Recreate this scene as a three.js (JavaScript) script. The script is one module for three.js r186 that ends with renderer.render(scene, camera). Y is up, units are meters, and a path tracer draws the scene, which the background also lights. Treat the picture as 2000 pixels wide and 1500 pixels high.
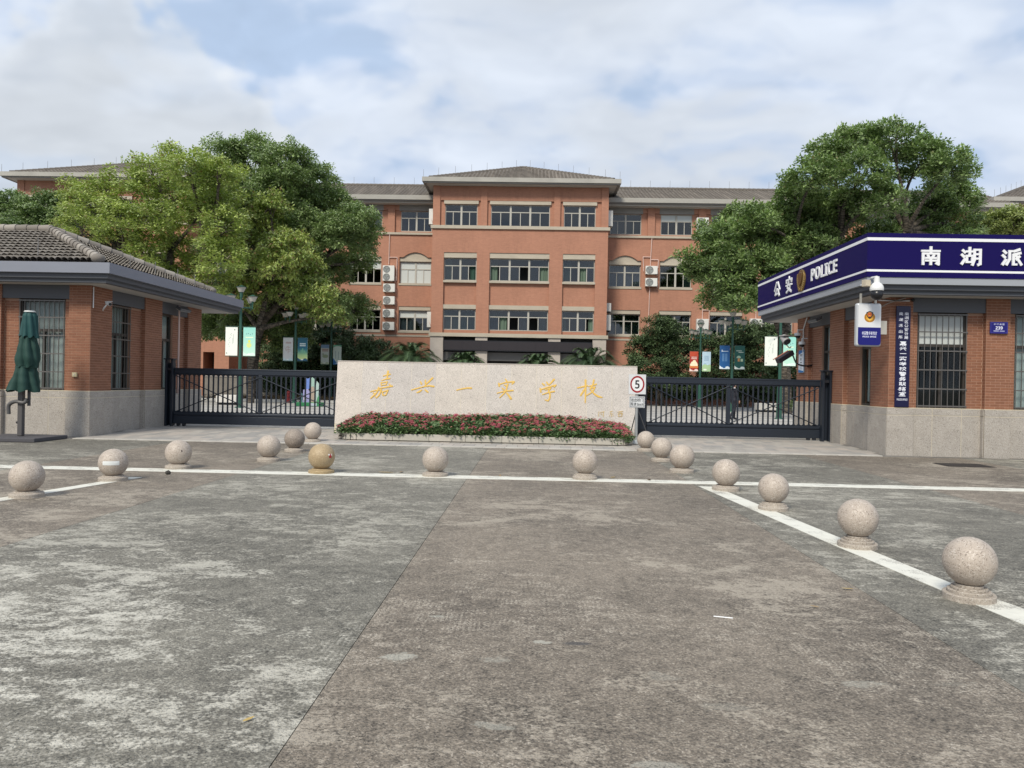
import * as THREE from 'three';
import { mergeGeometries } from 'three/addons/utils/BufferGeometryUtils.js';
import { RoundedBoxGeometry } from 'three/addons/geometries/RoundedBoxGeometry.js';
import { MarchingCubes } from 'three/addons/objects/MarchingCubes.js';
import { TextGeometry } from 'three/addons/geometries/TextGeometry.js';
import { FontLoader } from 'three/addons/loaders/FontLoader.js';

// ---------------------------------------------------------------- camera, sky, sun, exposure
const scene = new THREE.Scene();
const camera = new THREE.PerspectiveCamera(53.13, 4 / 3, 0.1, 3000);
camera.rotation.order = 'YXZ';
camera.position.set(0, 1.6, 0);
camera.rotation.set(-0.107 * Math.PI / 180, 1.53 * Math.PI / 180, 1.12 * Math.PI / 180);
const renderer = new THREE.WebGLRenderer({ antialias: true });
renderer.toneMapping = THREE.LinearToneMapping;
renderer.toneMappingExposure = 1.2;
renderer.shadowMap.enabled = true;

let seedState = 7;
const rnd = () => { seedState = (seedState + 0x6d2b79f5) | 0; let t = Math.imul(seedState ^ (seedState >>> 15), 1 | seedState); t = (t + Math.imul(t ^ (t >>> 7), 61 | t)) ^ t; return ((t ^ (t >>> 14)) >>> 0) / 4294967296; };
const reseed = (s) => { seedState = s; };
const rr = (a, b) => a + (b - a) * rnd();
const clamp = (x, a = 0, b = 1) => Math.min(b, Math.max(a, x));
const sstep = (a, b, x) => { const t = clamp((x - a) / (b - a)); return t * t * (3 - 2 * t); };
const mix = (a, b, t) => a + (b - a) * t;

// value noise on a 256 x 256 lattice, periodic with 'p' cells when p is given
const LAT = new Float32Array(65536);
reseed(99); for (let i = 0; i < 65536; i++) LAT[i] = rnd();
function vn(x, y, p = 256, s = 0) {
  const xi = Math.floor(x), yi = Math.floor(y); let fx = x - xi, fy = y - yi;
  fx = fx * fx * (3 - 2 * fx); fy = fy * fy * (3 - 2 * fy);
  const x0 = ((xi % p) + p) % p, x1 = (x0 + 1) % p, y0 = ((yi % p) + p) % p, y1 = (y0 + 1) % p;
  const k = s * 7919, A = ((y0 * 256 + x0) + k) & 65535, B = ((y0 * 256 + x1) + k) & 65535, C = ((y1 * 256 + x0) + k) & 65535, D = ((y1 * 256 + x1) + k) & 65535;
  const a = LAT[A] + (LAT[B] - LAT[A]) * fx, b = LAT[C] + (LAT[D] - LAT[C]) * fx;
  return a + (b - a) * fy;
}
function fbm(x, y, o = 4, p = 256, s = 0) { let v = 0, a = 0.5, n = 0; for (let i = 0; i < o; i++) { v += a * vn(x, y, p, s + i); n += a; a *= 0.5; x *= 2; y *= 2; p = Math.min(256, p * 2); } return v / n; }

// sky: thin bright cloud cover with blue gaps, one cloud heap to the left and a grey patch overhead; it goes on the same way all round
{
  const W = 2048, H = 1024, data = new Float32Array(W * H * 4);
  const n3 = (x, y, z, f, o, s) => { // blended planar noises, seamless on the sphere
    const ax = Math.abs(x) ** 3, ay = Math.abs(y) ** 3, az = Math.abs(z) ** 3, t = ax + ay + az;
    return (ax * fbm(y * f + 31, z * f + 7, o, 256, s) + ay * fbm(x * f + 3, z * f + 53, o, 256, s + 5) + az * fbm(x * f + 11, y * f + 19, o, 256, s + 9)) / t;
  };
  for (let j = 0; j < H; j++) {
    const el = ((j + 0.5) / H - 0.5) * Math.PI, y = Math.sin(el), ce = Math.cos(el);
    for (let i = 0; i < W; i++) {
      const a = ((i + 0.5) / W - 0.5) * 2 * Math.PI, x = Math.cos(a) * ce, z = Math.sin(a) * ce;
      const o = (j * W + i) * 4;
      if (y < -0.02) { data[o] = 0.3; data[o + 1] = 0.3; data[o + 2] = 0.3; data[o + 3] = 1; continue; }
      // stretched towards the horizon, as a flat layer is seen
      const f = 1 / (y + 0.30), px = x * f, pz = z * f, w1 = n3(x, y * 2.2, z, 6, 3, 40) - 0.5, w2 = n3(x, y * 2.2, z, 11, 3, 45) - 0.5;
      const n1 = fbm(px * 2.6 + w1 * 0.9 + 20, pz * 4.2 + w1 * 0.6 + 4, 6, 256, 1), n2 = fbm(px * 6.5 + w2 * 1.5 + 9, pz * 10 + w1 * 2, 5, 256, 7), n0 = fbm(px * 1.5 + 2.5, pz * 1.9 + 11.2 + w1, 4, 256, 21), n4 = fbm(px * 15 + w2 * 3, pz * 24 + w1 * 3, 4, 256, 13);
      const lowHaze = sstep(0.24, 0.02, y);
      const cover = sstep(0.345, 0.56, n1 * 0.48 + n2 * 0.38 + n4 * 0.14 + 0.05 * lowHaze);
      const az = Math.atan2(x, -z) * 57.296, e = el * 57.296; // degrees right of the view axis, and up
      const edge = fbm(az * 0.33 + 5, e * 0.33 + 3, 6, 256, 30) - 0.5;
      const top = 25.5 - Math.abs(az + 29.5) * 0.62 - sstep(-26, -8, az) * 4.2 + edge * 10.5;
      const heap = az > -50 && az < -2 ? sstep(-0.3, 2.4, top - e + 3.2 * (n4 - 0.48)) * sstep(-49, -42, az) * sstep(-2, -8, az) : 0, rim = heap * sstep(3.6, 0.2, top - e);
      const under = sstep(0.5, 0.66, n0) * 0.75 * cover, g2 = Math.exp(-(((az - 1.5) / 10) ** 2) - (((e - 27.5) / 4.6) ** 2)) * (0.55 + 1.3 * (n2 - 0.3)), g3 = heap * (1 - rim) * sstep(0.38, 0.62, fbm(az * 0.12, e * 0.2 + 7, 4, 256, 33)) * 0.8;
      const gv = clamp(under * (1 - 0.5 * lowHaze) + g2 + g3);
      const bluec = [0.485, 0.615, 0.82], veil = [0.61, 0.705, 0.865], white = [0.72, 0.785, 0.885], heapc = [0.715, 0.765, 0.825], gr = [0.60, 0.64, 0.69];
      for (let c = 0; c < 3; c++) {
        let v = mix(bluec[c], veil[c], sstep(0.0, 0.5, cover)); v = mix(v, white[c], sstep(0.45, 1, cover) * (0.55 + 0.9 * (n4 * 0.4 + n2 * 0.6 - 0.35)));
        v = mix(v, heapc[c], heap * 0.6); v = mix(v, gr[c], gv * 0.7); v = mix(v, [0.80, 0.835, 0.87][c], rim * 0.5);
        v = mix(v, [0.665, 0.735, 0.85][c], lowHaze * 0.4); v *= 0.97 + 0.17 * (n2 - 0.48) + 0.13 * (n4 - 0.48);
        data[o + c] = v * SKY_GAIN();
      }
      data[o + 3] = 1;
    }
  }
  const t = new THREE.DataTexture(data, W, H, THREE.RGBAFormat, THREE.FloatType);
  t.mapping = THREE.EquirectangularReflectionMapping; t.magFilter = THREE.LinearFilter; t.minFilter = THREE.LinearFilter; t.needsUpdate = true;
  scene.background = t; scene.environment = t;
}
function SKY_GAIN() { return 0.885; }
const sun = new THREE.DirectionalLight(new THREE.Color(1.0, 0.93, 0.80), 3.1);
sun.position.set(-26, 62, 34); sun.target.position.set(0, 0, -25);
sun.castShadow = true; sun.shadow.radius = 28; sun.shadow.mapSize.set(4096, 4096);
Object.assign(sun.shadow.camera, { left: -80, right: 80, top: 80, bottom: -80, near: 1, far: 260 });
sun.name = 'sun'; scene.add(sun, sun.target);

// ---------------------------------------------------------------- helpers
const V = (x, y, z) => new THREE.Vector3(x, y, z);
const used = new Map();
function numbered(name) { const n = used.get(name) ?? 0; used.set(name, n + 1); return n ? name + '_' + String(n).padStart(3, '0') : name; }
function tag(o, label, category, group, kind) {
  if (label) o.userData.label = label; if (category) o.userData.category = category;
  if (group) o.userData.group = group; if (kind) o.userData.kind = kind; return o;
}
function thing(name, label, category, p = [0, 0, 0], turn = 0, group) {
  const o = new THREE.Group(); o.name = numbered(name); o.position.set(...p); o.rotation.y = turn; scene.add(o);
  return tag(o, label, category, group);
}
function mesh(name, geo, mat, parent, p, rot) {
  const m = new THREE.Mesh(geo, mat); m.name = parent === scene ? numbered(name) : name; m.castShadow = m.receiveShadow = true;
  if (p) m.position.set(...p); if (rot) m.rotation.set(...rot); parent.add(m); return m;
}
function metreUV(g) { // uv in metres from position and the dominant axis of the normal
  const p = g.attributes.position, n = g.attributes.normal, u = new Float32Array(p.count * 2);
  for (let i = 0; i < p.count; i++) {
    const ax = Math.abs(n.getX(i)), ay = Math.abs(n.getY(i)), az = Math.abs(n.getZ(i));
    if (az >= ax && az >= ay) { u[2 * i] = p.getX(i); u[2 * i + 1] = p.getY(i); }
    else if (ax >= ay) { u[2 * i] = p.getZ(i); u[2 * i + 1] = p.getY(i); }
    else { u[2 * i] = p.getX(i); u[2 * i + 1] = p.getZ(i); }
  }
  g.setAttribute('uv', new THREE.BufferAttribute(u, 2)); return g;
}
function plain(g) { const h = g.index ? g.toNonIndexed() : g.clone(); for (const k of Object.keys(h.attributes)) if (!['position', 'normal', 'uv'].includes(k)) h.deleteAttribute(k); return h; }
class MB {
  constructor() { this.g = []; }
  add(g, p, rot, s) { const h = plain(g); if (s) h.scale(...s); if (rot) { const m = new THREE.Matrix4().makeRotationFromEuler(new THREE.Euler(...rot)); h.applyMatrix4(m); } if (p) h.translate(...p); this.g.push(h); return this; }
  mat4(g, m) { const h = plain(g); h.applyMatrix4(m); this.g.push(h); return this; }
  box(x0, x1, y0, y1, z0, z1) { const g = new THREE.BoxGeometry(Math.abs(x1 - x0), Math.abs(y1 - y0), Math.abs(z1 - z0)); g.translate((x0 + x1) / 2, (y0 + y1) / 2, (z0 + z1) / 2); this.g.push(plain(g)); return this; }
  rbox(x0, x1, y0, y1, z0, z1, r = 0.01, seg = 1) { const g = new RoundedBoxGeometry(Math.abs(x1 - x0), Math.abs(y1 - y0), Math.abs(z1 - z0), seg, r); g.translate((x0 + x1) / 2, (y0 + y1) / 2, (z0 + z1) / 2); this.g.push(plain(g)); return this; }
  bar(a, b, r0, r1 = r0, n = 8) { const d = b.clone().sub(a), g = new THREE.CylinderGeometry(r1, r0, d.length(), n); g.translate(0, d.length() / 2, 0); const m = new THREE.Matrix4().makeRotationFromQuaternion(new THREE.Quaternion().setFromUnitVectors(V(0, 1, 0), d.normalize())).setPosition(a); return this.mat4(g, m); }
  tube(pts, r, seg = 20, n = 6) { this.g.push(plain(new THREE.TubeGeometry(new THREE.CatmullRomCurve3(pts), seg, r, n))); return this; }
  geo(uv = true) { const g = this.g.length > 1 ? mergeGeometries(this.g) : this.g[0]; return uv ? metreUV(g) : g; }
  build(name, mat, parent, uv = true) { return mesh(name, this.geo(uv), mat, parent); }
}
const enc = (v) => { v = clamp(v); return Math.round(255 * (v <= 0.0031308 ? v * 12.92 : 1.055 * v ** (1 / 2.4) - 0.055)); };
function tex(w, h, fn, srgb = true) {
  const d = new Uint8Array(w * h * 4);
  for (let j = 0; j < h; j++) for (let i = 0; i < w; i++) { const c = fn((i + 0.5) / w, (j + 0.5) / h, i, j), o = (j * w + i) * 4; if (srgb) { d[o] = enc(c[0]); d[o + 1] = enc(c[1]); d[o + 2] = enc(c[2]); } else { d[o] = d[o + 1] = d[o + 2] = Math.round(255 * clamp(c)); } d[o + 3] = 255; }
  const t = new THREE.DataTexture(d, w, h, THREE.RGBAFormat, THREE.UnsignedByteType);
  t.wrapS = t.wrapT = THREE.RepeatWrapping; t.magFilter = THREE.LinearFilter; t.minFilter = THREE.LinearMipmapLinearFilter; t.generateMipmaps = true;
  if (srgb) t.colorSpace = THREE.SRGBColorSpace; t.needsUpdate = true; return t;
}
const rep = (t, sx, sy = sx) => { t.repeat.set(1 / sx, 1 / sy); return t; };
const std = (c, rough = 0.8, o = {}) => new THREE.MeshStandardMaterial({ color: Array.isArray(c) ? new THREE.Color().setRGB(...c) : c, roughness: rough, ...o });
function canvasTex(w, h, draw) { const c = document.createElement('canvas'); c.width = w; c.height = h; const g = c.getContext('2d'); draw(g, w, h); const t = new THREE.CanvasTexture(c); t.colorSpace = THREE.SRGBColorSpace; t.magFilter = THREE.LinearFilter; return t; }
const font = await new FontLoader().loadAsync('fonts/droid/droid_sans_bold.typeface.json');

// Chinese characters written as strokes on a 20 x 20 grid (two base-36 digits per point)
const GLYPH = {
  '一': '1a ja', '南': '14 j4/a0 a7/2j 27 i7 ij gi/79 8b/d9 cb/5c fc/4f gf/ac aj',
  '湖': '13 35/08 2a/0i 3d/54 b4/80 89/59 b9 bg 5g 59/d2 dd bj/d2 j2 ji hj/d7 j7/dc jc',
  '派': '13 35/08 2a/0i 3d/h1 c3 73/73 7c 4i/i5 b7/b7 bi ei/h9 ec/d7 gd ji',
  '公': '71 0b/c1 jb/9a 3h fg/db hj', '安': 'a0 b2/16 13 j3 i6/95 5d hj/fa cf 2j/0a ja', '区': 'i2 22 2i ji/f5 4f/66 gg',
  '分': '81 09/b1 ja/4a ga fh ci/9a 8e 2j', '局': '31 h1 h6 36/31 3b 0j/39 i9 hi ei/6c dc dg 6g 6c', '出': 'a0 ai/33 39 h9 h3/1a 1i ji ja',
  '所': '91 22/22 2c 0j/26 86 8b 2b/i1 b3/b3 bc 8j/b9 j9/g9 gj',
  '嘉': '12 i2/a0 a5/35 h5/57 f7 fa 5a 57/7b 8c/db cc/0d jd/1g 8g 8j 6j/5e 4g 0j/bf hf hj bj bf',
  '兴': '32 56/90 a5/h1 d7/09 j9/7c 1i/cc ij', '实': 'a0 b2/16 13 j3 i6/66 88/49 6b/0d jd/b6 ac 1j/cf ij',
  '学': '42 56/91 a5/h1 e5/1a 17 i7 h9/5a fa bd/bd bj 9i/0e je', '校': '05 85/41 4j/49 0e/59 8c/e0 f3/94 j4/c6 9a/g6 ja/ga 8j/ba jj',
  '警': '02 92/30 34/60 64/34 07/25 95 99 79/27 67 69 27/c0 a4/b3 j3/h3 d7 a9/b4 j9/1b jb/4d gd/4f gf/5h fh fj 5j 5h',
  '务': '80 28/72 g2 c7 0b/54 9 jb/3d gd fi bi/9b 8f 1j', '联': '02 92/22 2f/72 7j/26 76/2a 7a/0f 9d/c1 d4/i1 g4/b5 j5/aa ja/e5 ea 9j/ec jj',
  '络': '50 15 65 0b 7a/0h 7e/d0 97/c3 i3 e9 8d/b5 jd/bd hd hj bj bd', '室': 'a0 b2/16 13 j3 i6/47 g7/97 5b fa/d8 gb/3e he/ab ai/0j jj',
  '园': '11 j1 jj 1j 11/65 e5/49 g9/89 7e 4g/b9 bf gf gd', '进': '21 44/07 37 3f 0i/3g 9j jj/65 i5/6b jb/92 9b 6h/f2 fh',
  '门': '11 33/15 1j/62 j2 ji gi', '限': '11 1j/11 61 46 6b 2c/91 h1 ha 9a/95 h5/91 9j eg/da jj/jc ff',
  '速': '21 44/07 37 3f 0i/3g 9j jj/63 j3/c0 ch/85 i5 i9 89 85/c9 6e/c9 jf', '中': '24 i4 ic 2c 24/a0 aj', '环': '03 73/09 79/0g 7e/33 3f/92 j2/e2 e3 8a/e6 ej/f8 jb',
  '路': '11 71 77 17 11/47 4h/4c 7c/1a 1i/0i 8g/d0 97/c2 i2 d9 8c/b5 jc/bc hc hj bj bc',
};
GLYPH['务'] = '80 28/72 g2 c7 0b/54 98 jb/3d gd fi bi/9b 8f 1j';
const strokesOf = (ch) => GLYPH[ch].split('/').map((s) => s.trim().split(' ').map((q) => [parseInt(q[0], 36), parseInt(q[1], 36)]));
function drawGlyph(g, ch, x, y, w, h, lw) { g.lineWidth = lw; g.lineCap = 'butt'; g.lineJoin = 'miter'; for (const s of strokesOf(ch)) { g.beginPath(); s.forEach(([a, b], i) => g[i ? 'lineTo' : 'moveTo'](x + a / 19 * w, y + b / 19 * h)); g.stroke(); } }
// a raised ribbon along points [x, y, width]
function ribbon(pts, depth, bevel = 0) {
  const L = [], R = [];
  for (let i = 0; i < pts.length; i++) {
    const a = pts[Math.max(0, i - 1)], b = pts[Math.min(pts.length - 1, i + 1)], l = Math.hypot(b[0] - a[0], b[1] - a[1]) || 1, nx = -(b[1] - a[1]) / l, ny = (b[0] - a[0]) / l, w = pts[i][2] / 2;
    L.push([pts[i][0] + nx * w, pts[i][1] + ny * w]); R.push([pts[i][0] - nx * w, pts[i][1] - ny * w]);
  }
  const s = new THREE.Shape([...L, ...R.reverse()].map(([x, y]) => new THREE.Vector2(x, y)));
  return new THREE.ExtrudeGeometry(s, { depth, bevelEnabled: bevel > 0, bevelThickness: bevel, bevelSize: bevel, bevelSegments: 1, curveSegments: 2 });
}
function glyphGeo(ch, w, h, lw, depth) { // in the xy plane, lower left corner at the origin
  const b = new MB(); let k = 0;
  for (const s of strokesOf(ch)) for (let i = 0; i + 1 < s.length; i++) {
    const p = s.slice(i, i + 2).map(([a, c]) => [a / 19 * w, (19 - c) / 19 * h]), l = Math.hypot(p[1][0] - p[0][0], p[1][1] - p[0][1]) || 1, ex = (p[1][0] - p[0][0]) / l * lw * 0.42, ey = (p[1][1] - p[0][1]) / l * lw * 0.42;
    const thin = Math.abs(p[1][1] - p[0][1]) < Math.abs(p[1][0] - p[0][0]) * 0.2 ? 0.8 : 1.05; k++;
    b.add(ribbon([[p[0][0] - ex, p[0][1] - ey, lw * thin], [p[1][0] + ex, p[1][1] + ey, lw * thin]], depth + 0.0004 * (k % 7)));
  }
  return b.geo(false);
}

// ---------------------------------------------------------------- materials
const graniteTex = (a, b, c, n = 512, s = 3) => tex(n, n, (u, v) => {
  const k = vn(u * n / 3, v * n / 3, Math.round(n / 3), s), q = vn(u * n / 5, v * n / 5, Math.round(n / 5), s + 4), m = fbm(u * 6, v * 6, 4, 6, s + 9), t = vn(u * n / 2, v * n / 2, 256, s + 2);
  const d = sstep(0.72, 0.86, k), l = sstep(0.66, 0.85, q), base = 0.9 + 0.2 * (m - 0.5) + 0.14 * (t - 0.5);
  return [0, 1, 2].map((i) => mix(mix(a[i], c[i], l), b[i], d) * base);
});
const gWall = rep(graniteTex([0.57, 0.525, 0.485], [0.25, 0.225, 0.21], [0.68, 0.63, 0.59], 512, 3), 1.3);
const gBase = rep(graniteTex([0.40, 0.365, 0.325], [0.18, 0.16, 0.14], [0.47, 0.44, 0.40], 512, 13), 1.5);
const gBall = rep(graniteTex([0.45, 0.385, 0.325], [0.22, 0.18, 0.15], [0.56, 0.5, 0.44], 256, 23), 0.42, 0.42);
const gOchre = rep(graniteTex([0.40, 0.30, 0.175], [0.2, 0.14, 0.08], [0.5, 0.39, 0.25], 256, 33), 0.42, 0.42);
const gDark = rep(graniteTex([0.29, 0.24, 0.2], [0.07, 0.06, 0.05], [0.42, 0.36, 0.31], 256, 43), 0.35, 0.35);
const MORTAR = std([0.38, 0.23, 0.16], 0.95);
const brickGrain = rep(tex(256, 256, (u, v) => { const k = 0.84 + 0.3 * (fbm(u * 20, v * 20, 4, 20, 5) - 0.3); return [k, k, k]; }), 0.6);
const BRICK = [[0.255, 0.110, 0.062], [0.232, 0.098, 0.055], [0.28, 0.123, 0.071], [0.243, 0.107, 0.062]].map((c) => std(c, 0.85, { map: brickGrain }));
// brick tiles of the school building, too far away to build one by one
const facadeTex = rep(tex(1024, 1024, (u, v) => {
  const row = Math.floor(v * 64), fy = v * 64 - row, cx = u * 16 + (row % 2) * 0.5, col = Math.floor(cx), fx = cx - col;
  const j = fy < 0.13 || fx < 0.035 ? 1 : 0, h = vn((col % 16) * 1.7 + row * 5.3, row * 2.3 + 0.5, 256, 8), g = fbm(u * 96, v * 96, 3, 96, 6), m = fbm(u * 3, v * 3, 5, 3, 16), st = fbm(u * 26, v * 2, 4, 26, 51);
  const k = (0.93 + 0.15 * (h - 0.5) + 0.14 * (g - 0.5)) * (0.93 + 0.13 * m) * (1 - 0.05 * sstep(0.5, 0.72, st));
  return j ? [0.42 * k, 0.220 * k, 0.152 * k] : [0.405 * k, 0.195 * k, 0.128 * k];
}), 4.24, 4.28);
const FACADE = std(0xffffff, 0.9, { map: facadeTex });
const plasterTex = rep(tex(256, 256, (u, v) => { const k = 0.88 + 0.24 * (fbm(u * 5, v * 9, 5, 5, 3) - 0.5) + 0.1 * (vn(u * 128, v * 128, 128, 6) - 0.5); return [k, k, k]; }), 3);
const TRIM = std([0.47, 0.42, 0.34], 0.85, { map: plasterTex });
const GREYBAND = std([0.27, 0.255, 0.235], 0.85, { map: plasterTex });
const EAVE = std([0.40, 0.385, 0.35], 0.85, { map: plasterTex });
const EAVEDARK = std([0.20, 0.19, 0.18], 0.85);
const SOFFIT = std([0.46, 0.44, 0.41], 0.9);
const FASCIA = std([0.215, 0.23, 0.275], 0.5, { map: rep(tex(256, 256, (u, v) => { const k = 0.93 + 0.12 * (fbm(u * 4, v * 12, 4, 4, 12) - 0.4); return [k, k, k]; }), 2.2) });
const FASCIALIGHT = std([0.30, 0.32, 0.35], 0.5);
const CORNICE = std([0.082, 0.088, 0.10], 0.6);
const LINTEL = std([0.085, 0.09, 0.102], 0.65);
const STONE = std(0xffffff, 0.75, { map: gBase });
const CREAM = std([0.56, 0.50, 0.38], 0.9);
const NAVY = new THREE.MeshPhysicalMaterial({ color: new THREE.Color(0.007, 0.0035, 0.072), roughness: 0.6, specularIntensity: 0.25 });
const WHITE = std([0.75, 0.76, 0.78], 0.5);
const BRONZE = std([0.055, 0.048, 0.042], 0.5, { metalness: 0.3 });
const STEEL = std([0.16, 0.15, 0.14], 0.45, { metalness: 0.6 });
const GATE = std([0.018, 0.024, 0.036], 0.42, { metalness: 0.25 });
const GATEDARK = std([0.012, 0.014, 0.02], 0.5);
const ALU = std([0.40, 0.385, 0.345], 0.55);
const DARK = std([0.012, 0.012, 0.013], 0.9);
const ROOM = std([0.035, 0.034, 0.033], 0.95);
const GLASS = new THREE.MeshPhysicalMaterial({ color: new THREE.Color(0.5, 0.55, 0.58), roughness: 0.03, transmission: 1, thickness: 0, ior: 1.65 });
const CLEAR = new THREE.MeshPhysicalMaterial({ color: new THREE.Color(0.82, 0.86, 0.86), roughness: 0.03, transmission: 1, thickness: 0, ior: 1.28 });
const FROST = std([0.42, 0.46, 0.46], 0.35);
const BLIND = std([0.5, 0.53, 0.52], 0.7);
const CURTGREEN = std([0.10, 0.15, 0.11], 0.9), CURTGREY = std([0.33, 0.30, 0.34], 0.9), CURTWHITE = std([0.5, 0.5, 0.48], 0.9), CURTDARK = std([0.02, 0.06, 0.045], 0.9);
const GREEN = std([0.022, 0.085, 0.06], 0.45, { metalness: 0.15 });
const LAMPGLASS = std([0.42, 0.40, 0.36], 0.35);
const PLASTIC = std([0.68, 0.69, 0.69], 0.45), BLACK = std([0.01, 0.01, 0.012], 0.3), PIPE = std([0.62, 0.45, 0.40], 0.6);
const PAINT = std(0xffffff, 0.8, { map: rep(tex(512, 512, (u, v) => { const k = fbm(u * 7, v * 7, 5, 7, 15), w = vn(u * 180, v * 180, 180, 2), s = sstep(0.56, 0.7, k * 0.72 + w * 0.28) * 0.85, d = 1 - 0.14 * fbm(u * 22, v * 22, 3, 22, 4); return [mix(0.68, 0.36, s) * d, mix(0.67, 0.345, s) * d, mix(0.60, 0.31, s) * d]; }), 1.4) });
// ---------------------------------------------------------------- ground, concrete slabs, painted lines
{
  const asphalt = std(0xffffff, 0.9, { map: rep(tex(512, 512, (u, v) => { const k = 0.12 + 0.08 * (fbm(u * 8, v * 8, 5, 8, 4) - 0.5) + 0.05 * (vn(u * 170, v * 170, 170, 3) - 0.5); return [k * 1.03, k, k * 0.95]; }), 5) });
  const g = metreUV(plain(new THREE.PlaneGeometry(1600, 1600).rotateX(-Math.PI / 2))); g.translate(0, -0.024, 0);
  tag(mesh('ground', g, asphalt, scene), null, null, null, 'structure');
}
const fineBump = rep(tex(512, 512, (u, v) => 0.5 + 0.5 * (fbm(u * 64, v * 64, 3, 64, 2) - 0.5) + 0.5 * sstep(0.7, 0.9, vn(u * 128, v * 128, 128, 7)), false), 1.0);
// colour of one stripe of stamped concrete: x, z in metres on the ground
const warp = (x, z) => 1.4 * (vn(x * 1.1 + 5, z * 1.3 + 9, 256, 53) - 0.5);
reseed(61);
const SCUFF = []; for (let i = 0; i < 9; i++) SCUFF.push([rr(-0.9, 2.6), rr(-6.9, -2.6), rr(0.05, 0.16), rr(0.03, 0.07), rr(0.15, 0.4)]);
SCUFF.push([-0.55, -5.2, 0.1, 0.05, 0.6], [-0.75, -4.4, 0.09, 0.07, 0.55], [0.1, -4.75, 0.05, 0.03, 0.6]);
function concrete(x, z, brown, near) {
  const big = fbm(x * 0.42 + 40, z * 0.42 + 80, 4, 256, 2), mid = fbm(x * 1.9 + 7, z * 1.9 + 3, 4, 256, 11), fine = fbm(x * 13, z * 13, 4, 256, 17), grit = vn(x * 95, z * 95, 256, 5), grit2 = vn(x * 150 + 9, z * 150, 256, 8), grit3 = 0.5 * vn(x * 60 + 3, z * 85, 256, 61) + 0.5 * vn(x * 170, z * 210 + 7, 256, 63);
  // pale worn patches: ragged streaks running slightly across, gathered in larger worn areas
  const area = fbm(x * 0.55 + 17, z * 0.62 + 5, 3, 256, 23), s1 = fbm(x * 2.3 + warp(x, z), z * 3.1 + warp(z + 3, x) + 0.6 * mid, 4, 256, 29), s2 = fbm(x * 9.5 + 2.4 * fine, z * 14 + 2.4 * mid, 4, 256, 37), s3 = vn(x * 46, z * 74, 256, 41);
  const pv = area * 0.34 + s1 * 0.34 + s2 * 0.27 + s3 * 0.11;
  // grooves pressed into the surface: a fine comb, seen only where wear brings it out
  const gm = near ? sstep(0.52, 0.66, fbm(x * 0.9 + 60, z * 0.8 + 31, 3, 256, 44)) * sstep(0.42, 0.66, s2) : 0;
  const comb = near ? sstep(-0.3, 0.8, Math.sin(x * 6.2832 / 0.033 + (grit - 0.5) * 2.6 + (s1 - 0.5) * 5)) * (0.5 + 0.5 * sstep(-0.5, 0.6, Math.sin(z * 6.2832 / 0.05 + grit2 * 4))) : 0;
  let r, g, b;
  if (brown) {
    const k = 0.9 + 0.5 * (big - 0.5) + 0.42 * (mid - 0.5) + 0.42 * (fine - 0.5) + 0.62 * (grit - 0.5) + 0.75 * (grit3 - 0.5) + 0.35 * (grit2 - 0.5);
    r = 0.188 * k; g = 0.159 * k; b = 0.126 * k;
    const pale = sstep(0.53, 0.68, pv + 0.2 * (grit3 - 0.5)) * 0.6, groove = gm * comb * 0.42, q = clamp(pale + groove);
    r = mix(r, 0.41, q); g = mix(g, 0.362, q); b = mix(b, 0.295, q);
    const s = sstep(0.66, 0.82, grit2 * 0.7 + fine * 0.25 + 0.12 * gm) * 0.62; r = mix(r, 0.5, s); g = mix(g, 0.45, s); b = mix(b, 0.38, s);
  } else {
    const k = 0.92 + 0.55 * (big - 0.5) + 0.4 * (mid - 0.5) + 0.5 * (fine - 0.5) + 0.6 * (grit - 0.5) + 0.7 * (grit3 - 0.5) + 0.35 * (grit2 - 0.5);
    r = 0.163 * k; g = 0.153 * k; b = 0.127 * k;
    const worn = Math.exp(-(((x + 3.6) / 2.6) ** 2) - (((z + 4.2) / 2.6) ** 2)) + 0.6 * Math.exp(-(((x - 4.4) / 1.6) ** 2) - (((z + 5) / 2.2) ** 2)), lo = 0.528 - 0.058 * worn, pale = (0.55 * sstep(lo, lo + 0.17, pv + 0.16 * (grit3 - 0.5)) + 0.45 * sstep(lo + 0.04, lo + 0.13, pv + 0.3 * (grit3 - 0.5) + 0.16 * (grit - 0.5))) * (0.52 + 0.36 * worn), groove = gm * comb * 0.3, q = clamp(pale * (0.8 + 0.9 * (s2 - 0.42)) + groove);
    r = mix(r, 0.50 + 0.05 * worn, q); g = mix(g, 0.475 + 0.055 * worn, q); b = mix(b, 0.405 + 0.06 * worn, q);
    const s = sstep(0.72, 0.86, grit2 * 0.75 + fine * 0.28) * 0.45; r = mix(r, 0.48, s); g = mix(g, 0.45, s); b = mix(b, 0.39, s);
  }
  if (near && brown) for (const [sx, sz, a, c, k] of SCUFF) { const d = ((x - sx) / a) ** 2 + ((z - sz) / c) ** 2; if (d < 3) { const q = k * sstep(1.3, 0.2, d + 5 * (s2 - 0.45) + 2 * (grit3 - 0.5)); r = mix(r, 0.46, q); g = mix(g, 0.45, q); b = mix(b, 0.39, q); } }
  if (near && brown) { const d = ((x - 0.3) / 0.1) ** 2 + ((z + 4.74) / 0.035) ** 2, q = 0.75 * sstep(1.3, 0.2, d + 1.5 * (s2 - 0.45)); r = mix(r, 0.045, q); g = mix(g, 0.045, q); b = mix(b, 0.05, q); }
  const hole = sstep(0.17, 0.09, grit2 * 0.6 + fine * 0.5 - 0.12); r *= 1 - 0.5 * hole; g *= 1 - 0.5 * hole; b *= 1 - 0.5 * hole;
  return [r, g, b];
}
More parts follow.
